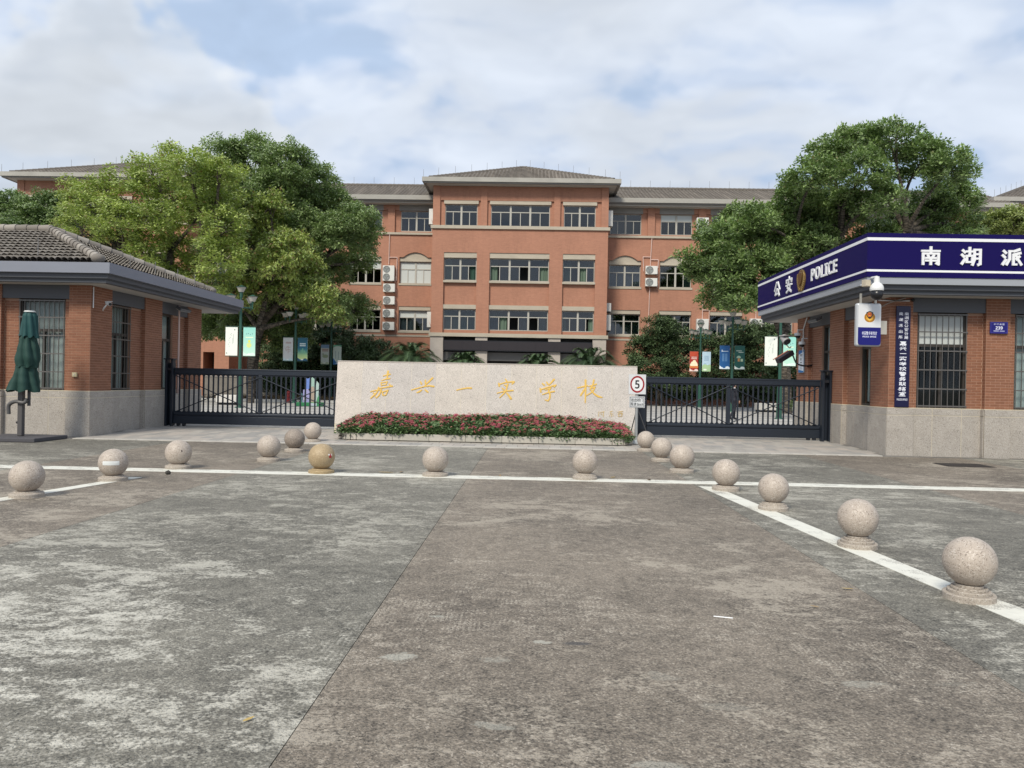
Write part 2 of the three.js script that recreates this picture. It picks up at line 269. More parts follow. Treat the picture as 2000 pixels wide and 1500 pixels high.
const plaza = thing('plaza'); plaza.userData.kind = 'structure';
{
  const J = [-16.25, -12.45, -8.65, -4.85, -1.05, 2.65, 6.45, 10.25, 14.05];
  const rows = [[4, -1.4, 0], [-1.4, -6.95, 1], [-6.95, -18.62, 2]];
  for (let i = 0; i + 1 < J.length; i++) for (const [za, zb, q] of rows) {
    const brown = i % 2 === 0, x0 = J[i] + 0.0028, x1 = J[i + 1] - 0.0028, z0 = zb + 0.0022, z1 = za - 0.0022, w = x1 - x0, d = z1 - z0;
    const inView = q === 1 ? i >= 3 && i <= 5 : q === 2 ? i >= 1 && i <= 7 : false;
    const W = q === 1 && inView ? 1024 : q === 2 && inView ? 512 : 128, H = q === 1 && inView ? 1400 : q === 2 && inView ? 1600 : 256;
    const t = tex(W, H, (u, v) => concrete(x0 + u * w, z1 - v * d, brown, q === 1)); t.wrapS = t.wrapT = THREE.ClampToEdgeWrapping;
    const g = plain(new THREE.BoxGeometry(w, 0.05, d)); g.translate((x0 + x1) / 2, -0.025, (z0 + z1) / 2);
    const p = g.attributes.position, uv = g.attributes.uv; for (let k = 0; k < p.count; k++) uv.setXY(k, (p.getX(k) - x0) / w, (z1 - p.getZ(k)) / d);
    const bm = fineBump.clone(); bm.repeat.set(w / 0.8, d / 0.8);
    mesh('concrete_slab', g, std(0xffffff, 0.78, { map: t, bumpMap: bm, bumpScale: 0.009 }), plaza);
  }
}
function strip(name, pts, y, h = 0.004) { // a thin painted band: polygon on the ground, [x, z]
  const s = new THREE.Shape(pts.map(([x, z]) => new THREE.Vector2(x, -z))), g = plain(new THREE.ExtrudeGeometry(s, { depth: h, bevelEnabled: false }));
  g.rotateX(-Math.PI / 2); g.translate(0, y, 0); return metreUV(g);
}
tag(mesh('painted_line', strip('l', [[-16, -12.66], [14, -12.6], [14, -13.0], [-16, -13.06]], 0.001), PAINT, scene), null, null, null, 'structure');
tag(mesh('painted_line', strip('l', [[2.68, -12.34], [2.94, -12.3], [3.52, -6.4], [3.66, -5.77], [4.3, 0], [4.05, 0], [3.41, -5.36], [3.12, -7.82]], 0.001), PAINT, scene), null, null, null, 'structure');
tag(mesh('painted_line', strip('l', [[-6.28, -11.86], [-6.08, -11.86], [-6.58, -9.34], [-6.95, -7], [-7.18, -7], [-6.8, -9.4]], 0.001), PAINT, scene), null, null, null, 'structure');

// ---------------------------------------------------------------- paved apron in front of the gates, courtyard behind them
const apronY = (z) => 0.006 + 0.056 * clamp((-18.75 - z) / 2.6);
const apron = thing('pavement'); apron.userData.kind = 'structure';
{
  const bed = plain(new THREE.PlaneGeometry(21.2, 5.2, 1, 20).rotateX(-Math.PI / 2)); bed.translate(-1.3, 0, -21.2);
  const p = bed.attributes.position; for (let i = 0; i < p.count; i++) p.setY(i, apronY(p.getZ(i)) - 0.008 - (p.getZ(i) > -18.7 ? 0.02 : 0));
  mesh('joint_bed', metreUV(bed), std([0.17, 0.16, 0.145], 0.95), apron);
  const pv = rep(tex(256, 256, (u, v) => { const k = 0.86 + 0.22 * (fbm(u * 6, v * 6, 5, 6, 19) - 0.5) + 0.14 * (vn(u * 100, v * 100, 100, 3) - 0.5); return [k, k, k]; }), 1.1);
  const M = [[0.40, 0.365, 0.33], [0.43, 0.40, 0.36], [0.37, 0.345, 0.315], [0.45, 0.405, 0.36], [0.335, 0.32, 0.30]].map((c) => std(c, 0.8, { map: pv }));
  const tw = 0.268, td = 0.5, geos = [0, 1, 2].map((k) => { const g = plain(new RoundedBoxGeometry(tw - 0.008, 0.03, td - 0.008, 1, 0.003)); metreUV(g); const u = g.attributes.uv; for (let i = 0; i < u.count; i++) u.setXY(i, u.getX(i) + k * 0.37, u.getY(i) + k * 0.71); return g; });
  const edge = metreUV(plain(new RoundedBoxGeometry(tw * 2 - 0.008, 0.04, 0.2, 1, 0.004)));
  const EDGE = std([0.5, 0.475, 0.43], 0.8, { map: pv });
  const rest = M.map(() => new MB()); let n = 0; const list = [];
  for (let r = 0; r < 9; r++) for (let c = 0; c < 75; c++) {
    const x = -11.2 + tw * (c + (r % 2) * 0.5), z = -19.2 - td * r; if (x > 8.6) continue;
    list.push([x, z, r, c]);
  }
  for (let c = 0; c < 37; c++) { const x = -11.1 + tw * 2 * c; if (x < 8.6) { mesh('edging_stone', edge, EDGE, apron, [x, apronY(-18.75) - 0.014 + rr(-0.001, 0.001), -18.82]); n++; } }
  reseed(31);
  for (const [x, z, r, c] of list) {
    const m = Math.floor(rnd() * 5), g = geos[Math.floor(rnd() * 3)], slope = z > -21.3 ? 0.0215 : 0, y = apronY(z) - 0.0148 + rr(-0.0012, 0.0012);
    if (n < 300) { mesh('paving_stone', g, M[m], apron, [x, y, z], [slope, 0, 0]); n++; } else rest[m].add(g, [x, y, z], [slope, 0, 0]);
  }
  rest.forEach((b, i) => tag(b.build('paving_stones', M[i], apron), null, null, null, 'stuff'));
  // kerb strip and sliding rail under the gates
  mesh('gate_track', new MB().box(-11.25, -5.6, 0.055, 0.078, -23.42, -23.30).box(3.2, 8.66, 0.055, 0.078, -22.80, -22.68).geo(), std([0.3, 0.3, 0.29], 0.6), apron);
}
{
  const yard = rep(tex(512, 512, (u, v) => {
    const U = u * 8, Vv = v * 8, fx = U - Math.floor(U), fz = Vv - Math.floor(Vv), j = fx < 0.025 || fz < 0.03, h = vn(Math.floor(U) * 3.1, Math.floor(Vv) * 2.7, 256, 9), band = Math.floor(Vv) % 4 === 0 ? 0.72 : 1;
    const k = (0.40 + 0.1 * (h - 0.5) + 0.12 * (fbm(u * 9, v * 9, 4, 9, 2) - 0.5)) * band * (j ? 0.6 : 1); return [k, k * 0.965, k * 0.91];
  }), 6.4);
  const g = metreUV(plain(new THREE.PlaneGeometry(140, 70).rotateX(-Math.PI / 2))); g.translate(0, 0.05, -58.6);
  tag(mesh('courtyard', g, std(0xffffff, 0.85, { map: yard }), scene), null, null, null, 'structure');
}
// ---------------------------------------------------------------- the school building
function curtainGeo(w, h, waves, amp, seed) {
  const g = new THREE.PlaneGeometry(w, h, Math.max(8, Math.round(waves * 8)), 1), p = g.attributes.position;
  for (let i = 0; i < p.count; i++) { const t = (p.getX(i) / w + 0.5) * waves; p.setZ(i, amp * Math.sin(t * 6.283 + 1.5 * Math.sin(t * 2.1 + seed))); }
  g.computeVertexNormals(); return plain(g);
}
// a sliding window; local origin at the lower left corner of its opening, facing +z
function buildWindow(parent, w, h, bays, o = {}) {
  const fr = new MB(), d = 0.08, t = 0.055, tr = h * (o.transom ?? 0.66), bw = w / bays;
  fr.box(0, w, 0, t, -d, 0).box(0, w, h - t, h, -d, 0).box(0, t, t, h - t, -d, 0).box(w - t, w, t, h - t, -d, 0);
  for (let i = 1; i < bays; i++) fr.box(i * bw - 0.075, i * bw + 0.075, t, h - t, -d, 0.012);
  const win = new THREE.Group(); win.name = 'window'; parent.add(win);
  for (let i = 0; i < bays; i++) {
    const a = i ? i * bw + 0.075 : t, b = i < bays - 1 ? (i + 1) * bw - 0.075 : w - t;
    fr.box(a, b, tr - 0.035, tr + 0.035, -d, 0.004);
    const m = (a + b) / 2; fr.box(m - 0.03, m + 0.03, t, tr - 0.035, -d, -0.01);
  }
  mesh('frame', fr.geo(), o.frame ?? ALU, win);
  for (let i = 0; i < bays; i++) {
    const a = i ? i * bw + 0.075 : t, b = i < bays - 1 ? (i + 1) * bw - 0.075 : w - t, m = (a + b) / 2;
    const open = (o.open ?? [])[i];
    for (const [x0, x1, y0, y1, k] of [[a, b, tr + 0.035, h - t, 2], [a, m - 0.03, t, tr - 0.035, 0], [m + 0.03, b, t, tr - 0.035, 1]]) {
      if (open === k) { mesh('pane', new THREE.BoxGeometry(x1 - x0, y1 - y0, 0.008), o.glass ?? GLASS, win, [(x0 + x1) / 2 + (k ? -1 : 1) * (x1 - x0) * 0.96, (y0 + y1) / 2, -0.062]); continue; }
      mesh('pane', new THREE.BoxGeometry(x1 - x0, y1 - y0, 0.008), k === 2 && o.topBlind ? BLIND : o.blind ? BLIND : (o.glass ?? GLASS), win, [(x0 + x1) / 2, (y0 + y1) / 2, -0.04 - (k === 1 ? 0.012 : 0)]);
    }
  }
  for (const [x0, x1, m, full] of o.curtains ?? []) { const hh = full ? h - 0.1 : h - 0.12; mesh('curtain', curtainGeo((x1 - x0) * w, hh, (x1 - x0) * w * 4.5, 0.035, x0 * 9), m, win, [(x0 + x1) / 2 * w, hh / 2 + 0.05, -0.22]); }
  return win;
}
const building = thing('school_building', 'long four-storey red brick school building with grey tiled roofs behind the gates', 'building', [0, 0, 0]);
const bWall = mesh('wall', new THREE.BoxGeometry(0.1, 0.1, 0.1), FACADE, building); // its geometry is set once all blocks are collected
const wallMB = new MB(), trimMB = new MB(), eaveMB = new MB(), eaveDarkMB = new MB(), soffMB = new MB(), roomMB = new MB();
function layer(shape, holes, z, depth, mb = wallMB) { // a plate of wall with openings: outline [x0, x1, y0, y1], front face at z
  const s = new THREE.Shape([new THREE.Vector2(shape[0], shape[2]), new THREE.Vector2(shape[1], shape[2]), new THREE.Vector2(shape[1], shape[3]), new THREE.Vector2(shape[0], shape[3])]);
  for (const h of holes) {
    const p = new THREE.Path();
    if (h.arch) { const [x0, x1, y0, y1] = h.r, m = (x0 + x1) / 2, rw = (x1 - x0) * 0.38; p.moveTo(x0, y0); p.lineTo(x1, y0); p.lineTo(x1, y1); p.lineTo(m + rw, y1); p.quadraticCurveTo(m + rw * 0.55, y1 + h.arch * 0.95, m, y1 + h.arch); p.quadraticCurveTo(m - rw * 0.55, y1 + h.arch * 0.95, m - rw, y1); p.lineTo(x0, y1); p.lineTo(x0, y0); }
    else { const [x0, x1, y0, y1] = h; p.moveTo(x0, y0); p.lineTo(x1, y0); p.lineTo(x1, y1); p.lineTo(x0, y1); p.lineTo(x0, y0); }
    s.holes.push(p);
  }
  mb.add(new THREE.ExtrudeGeometry(s, { depth, bevelEnabled: false, curveSegments: 10 }), [0, 0, z - depth]);
}
// corrugated tile roof: a(s) to b(s) eave line to ridge line; three points give each slope
const ROOF = std(0xffffff, 0.9, { map: rep(tex(256, 256, (u, v) => { const k = 0.8 + 0.5 * (fbm(u * 5, v * 5, 5, 5, 22) - 0.4), q = vn(Math.floor(u * 10) * 1.7, Math.floor(v * 8) * 2.9, 256, 4); const b = k * (0.9 + 0.3 * (q - 0.5)); return [0.21 * b, 0.185 * b, 0.16 * b]; }), 3, 3.2) });
function roofSlope(e0, e1, r0, r1, pitch = 0.3, row = 0.42) {
  const len = e0.distanceTo(e1), up = r0.clone().add(r1).sub(e0).sub(e1).multiplyScalar(0.5).length(), nu = Math.round(len / pitch) * 6, rows = Math.max(2, Math.round(up / row));
  const n = e1.clone().sub(e0).cross(r0.clone().sub(e0)); if (n.lengthSq() < 1e-6) n.copy(e1.clone().sub(e0).cross(r1.clone().sub(e0))); n.normalize(); if (n.y < 0) n.negate();
  const pos = [], idx = [], dir = e1.clone().sub(e0).normalize(), P = V();
  for (let k = 0; k < rows; k++) for (let q = 0; q < 2; q++) {
    const t = (k + q * 0.999) / rows, A = e0.clone().lerp(r0, t), B = e1.clone().lerp(r1, t);
    for (let i = 0; i <= nu; i++) { P.copy(A).lerp(B, i / nu); const s = P.clone().sub(e0).dot(dir), w = Math.abs(Math.sin(Math.PI * s / pitch)); P.addScaledVector(n, 0.055 * w ** 0.8 + 0.032 * (1 - q)); pos.push(P.x, P.y, P.z); }
  }
  for (let k = 0; k < rows * 2 - 1; k++) for (let i = 0; i < nu; i++) { const a = k * (nu + 1) + i, b = a + nu + 1; idx.push(a, a + 1, b, b, a + 1, b + 1); }
  const g = new THREE.BufferGeometry(); g.setAttribute('position', new THREE.Float32BufferAttribute(pos, 3)); g.setIndex(idx); const h = g.toNonIndexed(); h.computeVertexNormals();
  h.setAttribute('uv', new THREE.Float32BufferAttribute(new Float32Array(h.attributes.position.count * 2), 2));
  const p = h.attributes.position; for (let i = 0; i < p.count; i++) { P.fromBufferAttribute(p, i).sub(e0); h.attributes.uv.setXY(i, P.dot(dir), P.length()); }
  return h;
}
function ridge(a, b, name, parent, mat, r = 0.16, step = 0.42) { // overlapping ridge tiles
  const d = b.clone().sub(a), n = Math.round(d.length() / step), mb = new MB(), q = new THREE.Quaternion().setFromUnitVectors(V(0, 1, 0), d.clone().normalize());
  for (let i = 0; i < n; i++) { const g = new THREE.CylinderGeometry(r, r * 1.18, step * 1.12, 8, 1); mb.mat4(g, new THREE.Matrix4().makeRotationFromQuaternion(q).setPosition(a.clone().lerp(b, (i + 0.5) / n))); }
  return mesh(name, mb.geo(), mat, parent);
}
const RIDGE = std([0.13, 0.115, 0.10], 0.9);
const ROD = std([0.2, 0.2, 0.2], 0.5);
function rods(a, b, n, parent) { for (let i = 0; i < n; i++) { const p = a.clone().lerp(b, (i + 0.5) / n); mesh('lightning_rod', new THREE.CylinderGeometry(0.011, 0.013, 0.6, 5), ROD, parent, [p.x, p.y + 0.36, p.z]); } }
const GC = [[0.0, 1.0, CURTGREEN]], optsC = [
  // 4th, 3rd, 2nd floor; left, middle, right
  [[2, {}], [3, {}], [2, {}]],
  [[2, { curtains: [[0, 0.22, CURTGREEN], [0.8, 1, CURTDARK]], open: [undefined, 1] }], [3, { curtains: [[0, 0.13, CURTGREEN], [0.84, 1, CURTGREEN]], open: [0, 1, 1] }], [2, { curtains: [[0, 0.3, CURTGREEN], [0.52, 1, CURTGREEN]], open: [undefined, 0] }]],
  [[2, { curtains: GC }], [3, { curtains: [[0.04, 0.3, CURTGREEN], [0.88, 1, CURTGREEN]], open: [1, 0, 0] }], [2, { curtains: [[0, 0.14, CURTGREEN], [0.84, 1, CURTGREEN]], open: [undefined, 1] }]],
];
function pavilion(dx, dz, full) {
  const Z = -62 + dz, X = (x) => x + dx, fx = [[-7.38, -4.70], [-3.66, 1.17], [2.24, 4.86]];
  const L = -8.33, R = 5.85, back = Z - 14;
  // front plate with three tall recesses on the second and third floors, a top floor stepped back between pilasters
  layer([X(L), X(R), 5.25, 13.98], fx.map(([a, b]) => [X(a), X(b), 5.55, 12.05]), Z, 0.22);
  layer([X(L), X(R), 16.28, 17.45], [], Z - 0.07, 0.25);
  for (const [a, b] of [[L, -7.75], [-4.46, -3.93], [1.46, 1.98], [5.28, R]]) wallMB.box(X(a), X(b), 14.22, 17.45, Z - 0.25, Z);
  layer([X(L) + 0.05, X(R) - 0.05, 14.2, 16.28], fx.map(([a, b]) => [X(a) + 0.03, X(b) - 0.03, 14.24, 15.98]), Z - 0.2, 0.14);
  layer([X(L) + 0.05, X(R) - 0.05, 5.4, 12.1], fx.flatMap(([a, b]) => [[X(a) + 0.02, X(b) - 0.02, 9.8, 11.62], [X(a) + 0.02, X(b) - 0.02, 5.56, 7.48]]), Z - 0.24, 0.12);
  wallMB.box(X(L), X(L) + 0.2, 0, 17.45, back, Z - 0.26).box(X(R) - 0.2, X(R), 0, 17.45, back, Z - 0.26).box(X(L), X(R), 0, 17.45, back - 0.2, back);
  trimMB.box(X(L) - 0.14, X(R) + 0.14, 13.96, 14.215, Z - 0.2, Z + 0.14).box(X(L) - 0.14, X(R) + 0.14, 5.24, 5.53, Z - 0.2, Z + 0.16);
  for (const [a, b] of fx) { trimMB.box(X(a) - 0.06, X(b) + 0.06, 15.985, 16.25, Z - 0.3, Z - 0.04); for (const y of [11.63, 7.49]) trimMB.box(X(a), X(b), y, y + (y > 9 ? 0.42 : 0.34), Z - 0.3, Z - 0.06); trimMB.box(X(a) - 0.02, X(b) + 0.02, 9.62, 9.79, Z - 0.3, Z + 0.03); }
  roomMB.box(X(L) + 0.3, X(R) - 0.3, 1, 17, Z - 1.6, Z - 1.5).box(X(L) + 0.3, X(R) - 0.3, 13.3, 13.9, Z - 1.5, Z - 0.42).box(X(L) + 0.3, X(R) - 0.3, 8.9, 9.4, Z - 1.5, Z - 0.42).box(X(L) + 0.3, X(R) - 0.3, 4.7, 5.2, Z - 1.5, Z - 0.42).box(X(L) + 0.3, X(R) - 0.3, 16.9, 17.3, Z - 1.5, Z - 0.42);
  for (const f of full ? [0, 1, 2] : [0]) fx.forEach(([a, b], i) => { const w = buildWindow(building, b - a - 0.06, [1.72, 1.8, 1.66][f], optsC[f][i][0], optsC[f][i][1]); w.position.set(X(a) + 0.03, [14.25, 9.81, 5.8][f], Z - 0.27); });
  if (full) for (const [a, b] of fx) wallMB.box(X(a), X(b), 5.54, 5.79, Z - 0.35, Z - 0.245);
  // eaves, soffit and hipped roof
  const ex0 = X(-9.12), ex1 = X(6.72), ez = Z + 1.0, yb = 17.53, yt = 17.88;
  eaveMB.box(ex0, ex1, yb, yt, ez - 0.25, ez).box(ex0, ex0 + 0.25, yb, yt, back - 1, ez - 0.25).box(ex1 - 0.25, ex1, yb, yt, back - 1, ez - 0.25);
  eaveDarkMB.box(ex0 + 0.1, ex1 - 0.1, yb - 0.11, yb, ez - 0.3, ez - 0.1).box(ex0 + 0.1, ex0 + 0.3, yb - 0.11, yb, back - 1, ez - 0.3).box(ex1 - 0.3, ex1 - 0.1, yb - 0.11, yb, back - 1, ez - 0.3);
  soffMB.box(ex0 + 0.3, ex1 - 0.3, 17.44, 17.6, back - 1, ez - 0.3);
  const e = [V(X(-8.55), 17.9, Z + 0.55), V(X(6.15), 17.9, Z + 0.55), V(X(6.15), 17.9, back - 0.5), V(X(-8.55), 17.9, back - 0.5)], top = V(X(-1.2), 20.95, Z - 7.2);
  const rf = new MB(); for (let i = 0; i < 4; i++) rf.g.push(roofSlope(e[i], e[(i + 1) % 4], top, top)); rf.build('roof', ROOF, building, false);
  for (let i = 0; i < 4; i++) ridge(e[i], top, 'ridge_tiles', building, RIDGE);
  rods(V(ex0 + 0.1, yt - 0.05, ez - 0.1), V(ex0 + 0.11, yt - 0.05, ez - 0.1), 1, building); rods(V(ex1 - 0.1, yt - 0.05, ez - 0.1), V(ex1 - 0.11, yt - 0.05, ez - 0.1), 1, building);
  rods(e[0].clone().add(V(0, 0.1, 0)), top.clone().add(V(0, 0.1, 0)), 6, building); rods(e[1].clone().add(V(0, 0.1, 0)), top.clone().add(V(0, 0.1, 0)), 6, building);
}
pavilion(0, 0, true); pavilion(-34.3, 0, false); pavilion(47.2, -4, false);
// ground floor of the middle block: stone piers, dark glazed entrance behind a canopy, plain back wall
{
  const Z = -62;
  const pier = std([0.47, 0.42, 0.375], 0.8, { map: plasterTex });
  for (const [a, b] of [[-8.36, -7.3], [-4.7, -3.72], [1.2, 2.18], [4.77, 5.85]]) mesh('entrance_pier', new MB().box(a, b, 0, 5.24, Z - 0.6, Z + 0.05).geo(), pier, building);
  mesh('canopy', new MB().box(-7.3, 4.77, 3.35, 4.02, Z - 2.2, Z - 0.5).geo(), std([0.17, 0.165, 0.16], 0.7), building);
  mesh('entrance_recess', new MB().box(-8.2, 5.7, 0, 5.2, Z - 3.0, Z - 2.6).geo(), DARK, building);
  for (const [a, b] of [[-7.2, -4.8], [-3.6, 1.1], [2.3, 4.7]]) { const w = buildWindow(building, b - a, 2.9, b - a > 3 ? 3 : 2, { transom: 0.8, frame: BRONZE }); w.position.set(a, 0.1, Z - 1.5); w.name = 'entrance_door'; }
}
function wing(x0, x1, cols, seedc) {
  const Z = -64.5; // front plate of the wings, set back behind the middle block
  layer([x0, x1, 5.45, 13.88], cols.flatMap(([a, b]) => [{ r: [a - 0.02, b + 0.02, 9.6, 12.0], arch: 0.42 }, [a - 0.02, b + 0.02, 5.62, 7.85]]), Z, 0.2);
  layer([x0, x1, 5.46, 12.6], cols.flatMap(([a, b]) => [[a + 0.02, b - 0.02, 9.8, 11.64], [a + 0.02, b - 0.02, 5.8, 7.52]]), Z - 0.21, 0.12);
  layer([x0, x1, 14.05, 16.4], cols.map(([a, b]) => [a + 0.02, b - 0.02, 14.2, 15.92]), Z - 0.2, 0.14);
  for (let i = 0; i + 1 < cols.length; i++) { const m = (cols[i][1] + cols[i + 1][0]) / 2; wallMB.box(m - 0.3, m + 0.3, 14.06, 16.42, Z - 0.2, Z); wallMB.box(m - 0.8, m + 0.8, 15.97, 16.42, Z - 0.2, Z - 0.08); }
  wallMB.box(x0, x1, 0, 5.44, Z - 0.3, Z - 0.02).box(x0, x1, 0, 16.4, Z - 12.2, Z - 12);
  trimMB.box(x0, x1, 13.88, 14.06, Z - 0.2, Z + 0.13).box(x0, x1, 5.3, 5.44, Z - 0.02, Z + 0.02);
  for (const [a, b] of cols) {
    trimMB.box(a, b, 7.53, 7.84, Z - 0.3, Z - 0.05).box(a - 0.05, b + 0.05, 9.62, 9.79, Z - 0.3, Z + 0.05).box(a - 0.05, b + 0.05, 5.62, 5.79, Z - 0.3, Z + 0.05);
    trimMB.box(a, b, 11.65, 12.46, Z - 0.208, Z - 0.13).box(a, b, 11.65, 11.75, Z - 0.13, Z - 0.1); mesh('lintel', new MB().box(a - 0.1, b + 0.1, 15.93, 16.41, Z - 0.3, Z - 0.06).geo(), GREYBAND, building);
  }
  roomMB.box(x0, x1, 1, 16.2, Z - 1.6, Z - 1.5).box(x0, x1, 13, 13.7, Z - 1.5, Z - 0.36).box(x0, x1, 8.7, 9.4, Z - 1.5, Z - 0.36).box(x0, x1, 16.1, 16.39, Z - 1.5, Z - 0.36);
  const ez = Z + 1.0;
  eaveMB.box(x0, x1, 16.63, 17.0, ez - 0.2, ez); eaveDarkMB.box(x0, x1, 16.53, 16.63, ez - 0.3, ez - 0.1); soffMB.box(x0, x1, 16.41, 16.54, Z - 0.2, ez - 0.31);
  const g = roofSlope(V(x0, 17.0, ez - 0.35), V(x1, 17.0, ez - 0.35), V(x0, 19.15, Z - 4.7), V(x1, 19.15, Z - 4.7)), rf = new MB(); rf.g.push(g); rf.g.push(roofSlope(V(x1, 17, Z - 10), V(x0, 17, Z - 10), V(x1, 19.15, Z - 4.7), V(x0, 19.15, Z - 4.7))); rf.build('roof', ROOF, building, false);
  ridge(V(x0, 19.2, Z - 4.7), V(x1, 19.2, Z - 4.7), 'ridge_tiles', building, RIDGE, 0.15);
  rods(V(x0, 19.3, Z - 4.7), V(x1, 19.3, Z - 4.7), Math.round((x1 - x0) / 1.75), building);
  cols.forEach(([a, b], i) => [14.21, 9.81, 5.81].forEach((y, f) => {
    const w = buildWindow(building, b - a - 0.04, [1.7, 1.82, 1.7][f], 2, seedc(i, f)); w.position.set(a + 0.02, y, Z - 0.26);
  }));
}
const Lcols = [], Rcols = [];
for (let i = 0; i < 5; i++) Lcols.push([-11.4 - i * 4.23, -8.73 - i * 4.23]);
for (let i = 0; i < 8; i++) Rcols.push([6.22 + i * 4.24, 8.88 + i * 4.24]);
wing(-28.4, -8.3, Lcols, (i, f) => i === 0 ? [{}, { blind: true }, { curtains: [[0.02, 0.45, CURTWHITE]], topBlind: true }][f] : i === 1 ? [{}, { topBlind: true }, {}][f] : f === 2 ? { curtains: [[0, 1, CURTGREEN]] } : {});
wing(5.82, 39.2, Rcols, (i, f) => i === 0 ? [{}, { curtains: [[0.0, 1, CURTGREY]] }, { curtains: [[0, 1, CURTDARK]] }][f] : i === 1 ? [{ topBlind: true }, { curtains: [[0.76, 1, CURTGREEN]] }, { curtains: [[0, 1, CURTDARK]] }][f] : f === 2 ? { curtains: [[0, 1, CURTDARK]] } : {});
// ground-floor porch at the left end of the left wing
wallMB.box(-28.4, -26.7, 0, 5.3, -64.4, -61.5).box(-25.75, -24.55, 0, 5.3, -64.4, -61.4).box(-26.7, -25.75, 3.6, 5.3, -64.3, -61.45);
mesh('doorway', new MB().box(-26.7, -25.75, 0, 3.6, -63.6, -63.4).geo(), DARK, building);
bWall.geometry = wallMB.geo();
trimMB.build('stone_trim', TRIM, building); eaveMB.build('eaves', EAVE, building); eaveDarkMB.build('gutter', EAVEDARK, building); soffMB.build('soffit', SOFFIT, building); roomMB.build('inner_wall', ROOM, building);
// pale drain pipes on the wings
{
  const pipes = new MB();
  const pp = (pts, r = 0.035) => { for (let i = 0; i + 1 < pts.length; i++) pipes.bar(V(...pts[i]), V(...pts[i + 1]), r); };
  pp([[-12.28, 13.9, -64.42], [-12.3, 11.35, -64.42]]); pp([[-12.28, 11.95, -64.42], [-11.6, 11.95, -64.42], [-11.62, 10, -64.42]]);
  pp([[9.72, 13.85, -64.42], [9.63, 11.5, -64.42]]); pp([[9.0, 12.3, -64.42], [9.68, 12.3, -64.42]]); pp([[9.02, 12.3, -64.42], [9.1, 11.1, -64.42]]); pp([[9.68, 12.08, -64.42], [10.3, 12.08, -64.42], [10.28, 11.4, -64.42]]); pp([[9.62, 9.75, -64.42], [9.55, 5.6, -64.42]]);
  pp([[14.1, 13.8, -64.42], [14.02, 5.6, -64.42]]); pp([[14.02, 7.95, -64.42], [14.6, 7.95, -64.42], [14.58, 6.6, -64.42]]); pp([[18.5, 13.8, -64.42], [18.45, 5.6, -64.42]]);
  pipes.build('drain_pipe', PIPE, building);
}
// display board over the entrance
{
  const t = thing('display_board', 'long black electronic display board over the entrance of the brick building', 'display board', [-1.28, 4.1, -61.9]);
  mesh('casing', new MB().box(-5.99, 5.99, 0, 0.84, 0, 0.16).geo(), BLACK, t);
  const scr = std(0xffffff, 0.35, { map: rep(tex(128, 128, (u, v) => { const a = Math.abs(Math.sin(u * 50.27)) * Math.abs(Math.sin(v * 50.27)), k = 0.012 + 0.02 * a; return [k * 1.15, k * 0.9, k]; }), 0.6) });
  for (let i = 0; i < 8; i++) mesh('screen_module', new MB().box(-5.9 + i * 1.475 + 0.01, -5.9 + (i + 1) * 1.475 - 0.01, 0.07, 0.77, 0.15, 0.175).geo(), scr, t);
}
